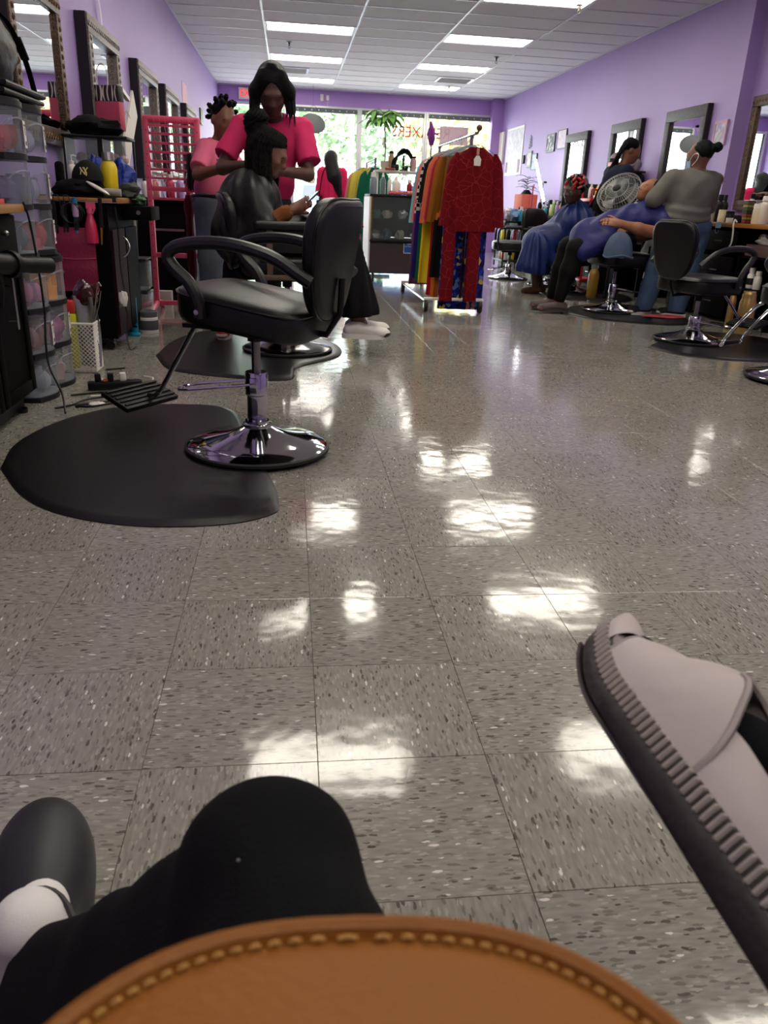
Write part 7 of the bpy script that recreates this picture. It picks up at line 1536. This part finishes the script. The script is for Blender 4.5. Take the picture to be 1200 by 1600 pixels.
single('cloth', cloth_lump(93, (.09,.13,.11), .55), M('purple_scarf', (110,66,150), .7, rgb2=(230,225,230), scale=12), 'purple and white scarf heap at the right edge of the counter', 'cloth', G, loc=(4.46,7.12,CR))
single('face_mask', MB().grid(lambda u,v: (-.01-.02*math.sin(PI*u), -.05+.10*u, -.05*v+.006*math.sin(v*12)), 10, 8).tube(spline([(-.012,-.045,-.02),(-.02,-.03,-.09),(-.02,.02,-.09),(-.012,.045,-.02)], 5), .002, 4), M('blue_mask', (150,180,205), .7), 'pale blue face mask dangling off the counter edge', 'mask', loc=(4.03,7.38,.885))
single('cord_hook', MB().tube(spline([(0,0,.0),(-.02,.01,.02),(-.03,0,-.03),(-.02,.0,-.09),(.0,.03,-.18),(.0,.08,-.25)], 6), .007, 6), m_whitep, 'white curled cord looped over the counter edge', 'cord', loc=(4.03,7.08,.89))
single('storage_bin', MB().rbox((0,0,.05), (.20,.42,.10), .006), M('brown_bin', (96,74,70), .5), 'brown bin on the station shelf under the counter', 'bin', loc=(4.22,6.80,.611)); single('tissue', cloth_lump(95, (.06,.11,.05), .6), m_paper, 'crumpled white tissues in the brown bin', 'tissue', loc=(4.20,6.84,.712))
bottle('bottle', 'white bottle with dark band on the lower station shelf', 'bottle', (4.20,6.95,.33), .035,.18, m_whitep, m_whitep, .5,.2,'flip',None, m_dkg); bottle('bottle', 'second white bottle on the lower station shelf', 'bottle', (4.20,6.84,.33), .035,.16, m_whitep, m_whitep, .5,.2,'flip')
m_gold = M('gold_can', (206,176,112), .3, .8, rgb2=(176,140,80), scale=9)
bottle('spray_can', 'large gold hairspray can on the floor by the right station', 'can', (3.90,6.42,0), .07,.35, m_gold, m_gold, .85,.06,'flip'); bottle('spray_can', 'slim gold can behind the large gold one', 'can', (3.86,6.60,0), .032,.36, m_gold, m_gold, .6,.12,'flip'); bottle('spray_can', 'second slim gold can behind the large gold one', 'can', (3.96,6.58,0), .032,.34, m_gold, m_gold, .6,.12,'flip')
bottle('bottle', 'white bottle with black band on the floor behind the stylist\'s jeans', 'bottle', (3.62,7.88,.016), .045,.36, m_whitep, m_whitep, .5,.15,'flip',None, m_blk)
bottle('bottle', 'amber-filled bottle on the floor behind the reclining client\'s legs', 'bottle', (3.40,8.75,.016), .06,.36, M('amber_liquid', (190,146,60), .25, trans=.2), m_clear, .6,.1,'screw')
single('towel', cloth_lump(97, (.20,.09,.012), .3, 34, 10), M('coral_towel', (206,92,98), .9, bump=.5, bscale=160), 'coral towel on the mat under the stylist\'s sneakers', 'towel', loc=(3.54,7.22,.014))
cord('dark cables bundled on the floor under the right station', [(3.55,6.65,.01),(3.75,6.75,.02),(3.85,6.85,.03),(4.0,6.7,.015),(3.8,6.95,.02),(3.6,6.9,.012),(3.7,7.0,.012)], .008)
cord('grey hose curling behind the stylist\'s jeans', [(3.86,7.55,.02),(3.88,7.5,.2),(3.84,7.45,.33),(3.78,7.5,.22),(3.72,7.55,.06),(3.84,7.6,.02)], .009, M('grey_hose', (90,90,92), .5))
# ---- fan
t = thing('pedestal_fan', 'round wire-cage fan tilted upward behind the reclining client', 'fan', (3.42, 8.35, 0)); R = V((-.62,-.50,.58)).to_track_quat('Z','Y').to_matrix(); c0 = V((-.03, -.05, 1.10)); m_fan = M('fan_wire', (150,150,146), .4, .4)
def fp(r, a, z): return c0+R @ V((r*math.cos(a), r*math.sin(a), z))
for r_, z_ in ((.225,.0),(.225,.05),(.18,.085),(.12,.105),(.05,.11),(.18,-.05)): MB().tube([fp(r_, 2*PI*k/36, z_) for k in range(37)], .004 if r_ < .2 else .006, 5).build('cage_ring', m_fan, t)
b = MB()
for k in range(48):
    a = 2*PI*k/48; b.tube([fp(.045,a,.112), fp(.12,a,.105), fp(.18,a,.085), fp(.225,a,.05), fp(.225,a,0), fp(.18,a,-.05), fp(.08,a,-.07)], .0022, 4)
b.build('cage_wires', m_fan, t, kind='stuff')
for k in range(3):
    a0 = 2*PI*k/3; MB().grid(lambda u,v: tuple(fp(.03+.165*u, a0+(v-.5)*1.15*(.5+.6*u), .02+.05*(v-.5))), 8, 8).build('blade', M('smoke_plastic', (110,110,108), .35), t)
MB().lathe([(0,-.11),(.07,-.10),(.08,-.03),(.03,.0),(.03,.115),(0,.118)], 18).xf(Matrix.Translation(c0) @ R.to_4x4()).build('motor', m_blk, t); MB().tube([tuple(fp(0,0,-.09)), (.02,.08,.98), (.02,.10,.03)], .017, 8).build('pole', m_blk, t); MB().lathe([(0,0),(.19,0),(.18,.02),(.03,.045),(0,.045)], 24, (.02,.10,0)).build('base', m_blk, t)
# ---- items along the far right stations
t = thing('trolley', 'red plastic trolley with products behind the blue-caped woman', 'trolley', (3.84,10.15,0)); m_red = M('red_gloss', (196,32,40), .35)
for z in (.10,.55,1.06): MB().rbox((0,0,z), (.30,.36,.04), .01).build('tray', m_red, t)
for x in (-.13,.13):
    for y in (-.16,.16): MB().tube([(x,y,.03),(x,y,1.18)], .012, 6).build('post', m_red, t)
MB().tube([(-.13,-.16,1.18),(.13,-.16,1.18)], .012, 6).build('handle', m_red, t)
bottle('bottle', 'yellow pointed bottle on the red trolley', 'bottle', (3.80,10.03,1.081), .035,.17, M('yellow_plastic', (236,206,30), .35), m_whitep,.5,.25,'nozzle'); bottle('bottle', 'white nozzle bottle left of the yellow one on the trolley', 'bottle', (3.72,10.05,1.081), .03,.18, m_whitep, m_whitep,.5,.25,'nozzle'); single('box', MB().rbox((0,0,.02), (.12,.1,.04), .004), m_paper, 'small white box on the red trolley', 'box', loc=(3.90,10.22,1.081))
single('monitor_box', MB().rbox((0,0,.22), (.05,.52,.44), .012), m_blk, 'black flat panel standing behind the blue-caped woman', 'panel', loc=(4.06,11.35,.842), rz=1.2)
t = thing('cabinet_box', 'black box cabinet topped with a red box and lamp', 'cabinet', (4.30,10.45,.862)); MB().rbox((0,0,.27), (.30,.36,.54), .01).build('body', m_blk, t); MB().rbox((-.02,0,.555), (.38,.46,.022), .005).build('top_board', m_dkg, t)
single('box', MB().rbox((0,0,.05), (.12,.16,.10), .006), m_red, 'red box under the desk lamp', 'box', loc=(4.18,10.56,1.430)); single('hat', cloth_lump(99, (.08,.10,.09), .3), M('grey_felt', (150,140,150), .8), 'grey cloth heap right of the desk lamp', 'cloth', loc=(4.36,10.36,1.430))
t = thing('desk_lamp', 'grey dome desk lamp above the red box', 'lamp', (4.24,10.62,1.430)); MB().lathe([(0,0),(.05,0),(.05,.014),(.008,.02),(.008,.17),(0,.17)], 14).build('stem', m_steel, t); MB().lathe([(.10,.15),(.095,.18),(.06,.215),(.02,.23),(0,.23)], 20).build('lamp_shade', M('grey_enamel', (150,142,146), .4), t); MB().ell((0,0,.165), (.03,.03,.02), 10, 6).build('bulb', m_whitep, t)
t = thing('tube_lamp', 'slanted white LED tube lamp glowing on the far station', 'lamp', (4.14,13.18,.841)); MB().tube([(0,.13,.22),(-.01,.80,.86)], .022, 10).build('tube', M('led_white', (250,252,255), .3, emit=14, var=.01), t); MB().tube([(0,.09,.0),(0,.10,.20)], .014, 8).build('stem', m_blk, t); MB().lathe([(0,0),(.08,0),(.08,.015),(0,.02)], 16, (0,.09,0)).build('base', m_blk, t); MB().rbox((.02,.22,.5), (.05,.05,.03), .006).build('clamp', m_blk, t)
t = thing('planter_box', 'terracotta square planter with spiky plant on the far station', 'plant', (4.18,14.5,.902)); MB().rbox((0,0,.13), (.28,.50,.26), .008).build('planter', M('terracotta', (196,98,80), .7), t); MB().lathe([(0,.26),(.11,.26),(.05,.33),(0,.34)], 14).build('soil_mound', m_blk, t); rr = random.Random(2)
m_dl = M('dark_leaf', (46,60,44), .5)
for k in range(26): a = k*2.4; leaf((0,0,.33+.008*k), (math.cos(a), math.sin(a), .9-.7*rr.random()), rr.uniform(.16,.30), .010, m_dl, t)
t = thing('antler_ornament', 'slim red branching ornament beside the planter', 'ornament', (4.16,14.05,.902)); MB().tube([(0,0,0),(0,0,.30)], .014, 8).build('stem', M('dark_red_wood', (150,40,44), .5), t); MB().tube([(0,0,.28),(0,-.05,.42)], .008, 6).tube([(0,0,.30),(0,.05,.40)], .008, 6).build('branches', M('dark_red_wood'), t)
rr = random.Random(22); G2 = 'products on the far cluttered station'
kinds = [('white', m_whitep), ('orange', M('orange_plastic', (214,96,50), .4)), ('cream', m_cream), ('black', m_blk), ('yellow', M('yellow_plastic')), ('green', M('lime_plastic', (150,200,90), .4)), ('clear', m_clear), ('pink', M('rose_plastic')), ('lilac', M('lilac_plastic', (180,150,210), .4)), ('teal', m_tq)]
pl = ['nearest the black flat panel','second from the black flat panel','third from the black flat panel','in the middle of the far station','beside the lamp tube base','before the lamp tube','just beyond the lamp tube','toward the planter end','second from the planter end','nearest the planter']
for k in range(20):
    nm, mt = kinds[k % 10]; row = k//10; bottle('bottle', '%s bottle %s, %s row' % (nm, pl[(k*3) % 10], ['front', 'back'][row]), 'bottle', (4.03+.22*row+rr.uniform(0,.04), 11.55+.18*((k*3) % 10)+.02*row, .841), rr.uniform(.026,.042), rr.uniform(.13,.25), mt, m_whitep if nm != 'white' else m_blk, .5, .2, rr.choice(['flip','nozzle','pump','screw']), G2)
for k, (lb, r_, mt, x, y, z) in enumerate((('dark jacket heap on the far station', (.14,.26,.10), m_bfab, 4.22, 12.2, .842+.26), ('white plastic bag peak on the far station', (.10,.12,.10), m_frost, 4.30, 13.55, .905), ('green and purple packets spilling at the far station front', (.09,.16,.06), M('packet_mix', (150,196,90), .4, rgb2=(120,70,150), scale=10), 3.90, 12.6, .0), ('yellow packet heap below the far station', (.10,.14,.14), M('yellow_pack', (220,206,90), .4), 3.88, 12.2, .0), ('white foil clutter heap under the far chair', (.14,.20,.10), M('foil_mix', (200,206,200), .3, rgb2=(120,130,126), scale=20), 3.80, 11.75, .0))):
    single('heap', cloth_lump(110+k, r_, .45), mt, lb, 'heap', loc=(x, y, z if 'jacket' not in lb else .842))

# ---- low black cart of products before the far station
t = thing('product_cart', 'low black cart crammed with products below the planter', 'cart', (3.62, 13.2, 0))
for z in (.12,.42,.72): MB().rbox((0,0,z), (.40,.60,.03), .008).build('tray', m_blk, t)
for x in (-.18,.18):
    for y in (-.27,.27): MB().tube([(x,y,.02),(x,y,.76)], .012, 6).build('post', m_blk, t)
rr = random.Random(31); lv = ['bottom','middle','top']
for z in range(3):
    for k in range(6):
        nm, mt = kinds[(k+z*3) % 10]; bottle('bottle', '%s bottle on the %s tray of the black cart, %s' % (nm, lv[z], ['front left','front middle','front right','rear left','rear middle','rear right'][k]), 'bottle', (3.50+.18*(k//3)+rr.uniform(0,.03), 13.0+.18*(k%3)+rr.uniform(0,.05), .136+.30*z), rr.uniform(.03,.048), rr.uniform(.14,.22), mt, m_whitep if nm != 'white' else m_blk, .5, .2, rr.choice(['flip','nozzle','pump','screw']), 'products on the black cart')
single('cloth', cloth_lump(121, (.14,.22,.12), .5), m_bfab, 'dark clothes heap on the far end of the cluttered station', 'clothes', loc=(4.26, 13.0, .842))
single('cloth', cloth_lump(123, (.12,.16,.10), .5), M('sky_cloth', (120,150,190), .8), 'sky blue cloth hanging off the far station corner', 'cloth', loc=(3.62, 13.2, .738))
# ================================================================== OUTSIDE THE SHOP WINDOW
m_asph = M('pale_concrete', (176,174,170), .9, var=.1, scale=3); struct('ground_outside', MB().box((4, YB+40, -.16), (120, 79.6, .2)), m_asph, 0)
struct('kerb', MB().box((4, YB+3.2, -.0), (60, .18, .14)), m_white, 0)
def car(label, x, y, rz, mat, L=4.4):
    t = thing('car', label, 'car', (x, y, -.06), rz, 'parked cars outside'); w = .88
    prof = [(-L/2,.30),(-L/2,.78),(-L/2+.25,.90),(-L*.22,.95),(-L*.10,1.42),(L*.22,1.45),(L*.36,.98),(L/2-.1,.88),(L/2,.62),(L/2,.30)]
    b = MB(); n = len(prof); vs = [(px, s*(w if pz < 1.0 else w-.16), pz) for s in (-1,1) for px, pz in prof]; b.add(vs, [(i, (i+1)%n, n+(i+1)%n, n+i) for i in range(n)]+[tuple(range(n-1,-1,-1)), tuple(range(n,2*n))]); b.build('body', mat, t, smooth=20)
    m_cg = M('car_glass', (30,36,42), .08)
    for s in (-1,1): MB().add([(-L*.18,s*(w-.05),1.0),(L*.30,s*(w-.05),1.0),(L*.20,s*(w-.14),1.38),(-L*.085,s*(w-.14),1.37)], [(0,1,2,3)]).build('window', m_cg, t, smooth=0)
    MB().add([(-L*.215,-.7,.98),(-L*.215,.7,.98),(-L*.115,.62,1.38),(-L*.115,-.62,1.38)], [(0,1,2,3)]).build('windscreen', m_cg, t, smooth=0)
    for px in (-L*.31, L*.31):
        for s in (-1,1): wl = MB().lathe([(0,-.1),(.31,-.1),(.33,-.06),(.33,.06),(.31,.1),(0,.1)], 20, (px, s*(w-.06), .34), rot=Matrix.Rotation(PI/2,3,'X')).build('wheel', m_rubber, t); MB().lathe([(0,0),(.2,0),(.2,.01),(0,.015)], 14, (px, s*(w+.045), .34), rot=Matrix.Rotation(-s*PI/2,3,'X')).build('hubcap', m_steel, wl)
    for s in (-1,1): MB().rbox((-L/2-.01,s*.66,.68), (.04,.3,.14), .02).build('headlight', m_whitep, t); MB().rbox((L/2+.005,s*.66,.74), (.03,.24,.16), .02).build('tail_light', m_red, t)
    return t
car('grey-blue car parked outside behind the pink-dressed woman', 1.0, YB+7.5, PI/2+.05, M('slate_car', (96,118,150), .25, coat=.6)); car('bright blue car parked outside right of the pink dress', 3.6, YB+13.5, .1, M('blue_car', (20,96,200), .25, coat=.6)); car('white van-like car parked outside beyond the clothes racks', 7.6, YB+9.0, PI/2, M('white_car', (226,228,230), .3, coat=.5))
def tree(label, x, y, h, r, cols, seed, trunk=.22):
    t = thing('tree', label, 'tree', (x, y, -.06), 0, 'trees across the road'); rr = random.Random(seed); MB().tube(spline([(0,0,0),(.1,.05,h*.35),(-.05,0,h*.62)], 4), [trunk]*4+[trunk*.6]*5, 8).build('trunk', M('bark', (92,78,64), .9), t)
    b = MB()
    for k in range(1500):
        d = V((rr.gauss(0,1), rr.gauss(0,1), rr.gauss(0,1))).normalized()*(rr.random()**.4); c = V((d.x*r, d.y*r, h*.62+d.z*h*.38)); s = rr.uniform(.16,.34); n = V((rr.gauss(0,1), rr.gauss(0,1), rr.gauss(0,1))).normalized(); u = n.orthogonal().normalized()*s; v = n.cross(u)
        b.add([c+u, c+v*.6, c-u, c-v*.6], [(0,1,2,3)])
    b.build('crown', M('foliage_'+str(cols[0]), cols[0], .7, rgb2=cols[1], scale=.7), t, smooth=0, kind='stuff')
gr, gr2, yl = ((170,190,150),(120,150,110)), ((150,176,140),(104,134,98)), ((214,204,140),(196,168,112))
tree('broad green tree across the road, left window', -3.0, YB+30, 8.5, 3.6, gr2, 1); tree('pale green tree across the road behind the grey disc', 1.2, YB+32, 9.0, 3.8, gr, 2); tree('darker green tree right of the pale one', 5.6, YB+33, 8.5, 3.6, gr2, 3)
tree('yellow-leaved tree seen through the middle window', 9.8, YB+30, 8.0, 3.6, yl, 4); tree('tawny yellow tree seen through the right window', 14.5, YB+31, 8.5, 3.8, yl, 5); tree('green tree at far right of the window view', 18.5, YB+32, 8.5, 3.8, gr, 6)
t = thing('guard_rail', 'pale roadside fence below the trees', 'fence', (4, YB+24, -.06))
for k in range(16): MB().box((-16+2.1*k,0,.6), (.08,.08,1.2)).build('post', m_alu, t, smooth=0)
for z in (.5, 1.0): MB().box((0,-.05,z), (34,.04,.1)).build('rail', m_alu, t, smooth=0)
t = thing('utility_pole', 'pale utility pole with wires across the road', 'pole', (3.2, YB+26, -.06)); MB().tube([(0,0,0),(0,0,7.5)], .11, 10).build('mast', m_alu, t); MB().box((0,0,6.9), (1.8,.1,.1)).build('crossarm', m_alu, t, smooth=0)
for s in (-.8, 0, .8): MB().tube([(-30,s*.3,6.6),(s,0,6.98),(30,s*.3,6.6)], .02, 4).build('wire', m_alu, t)
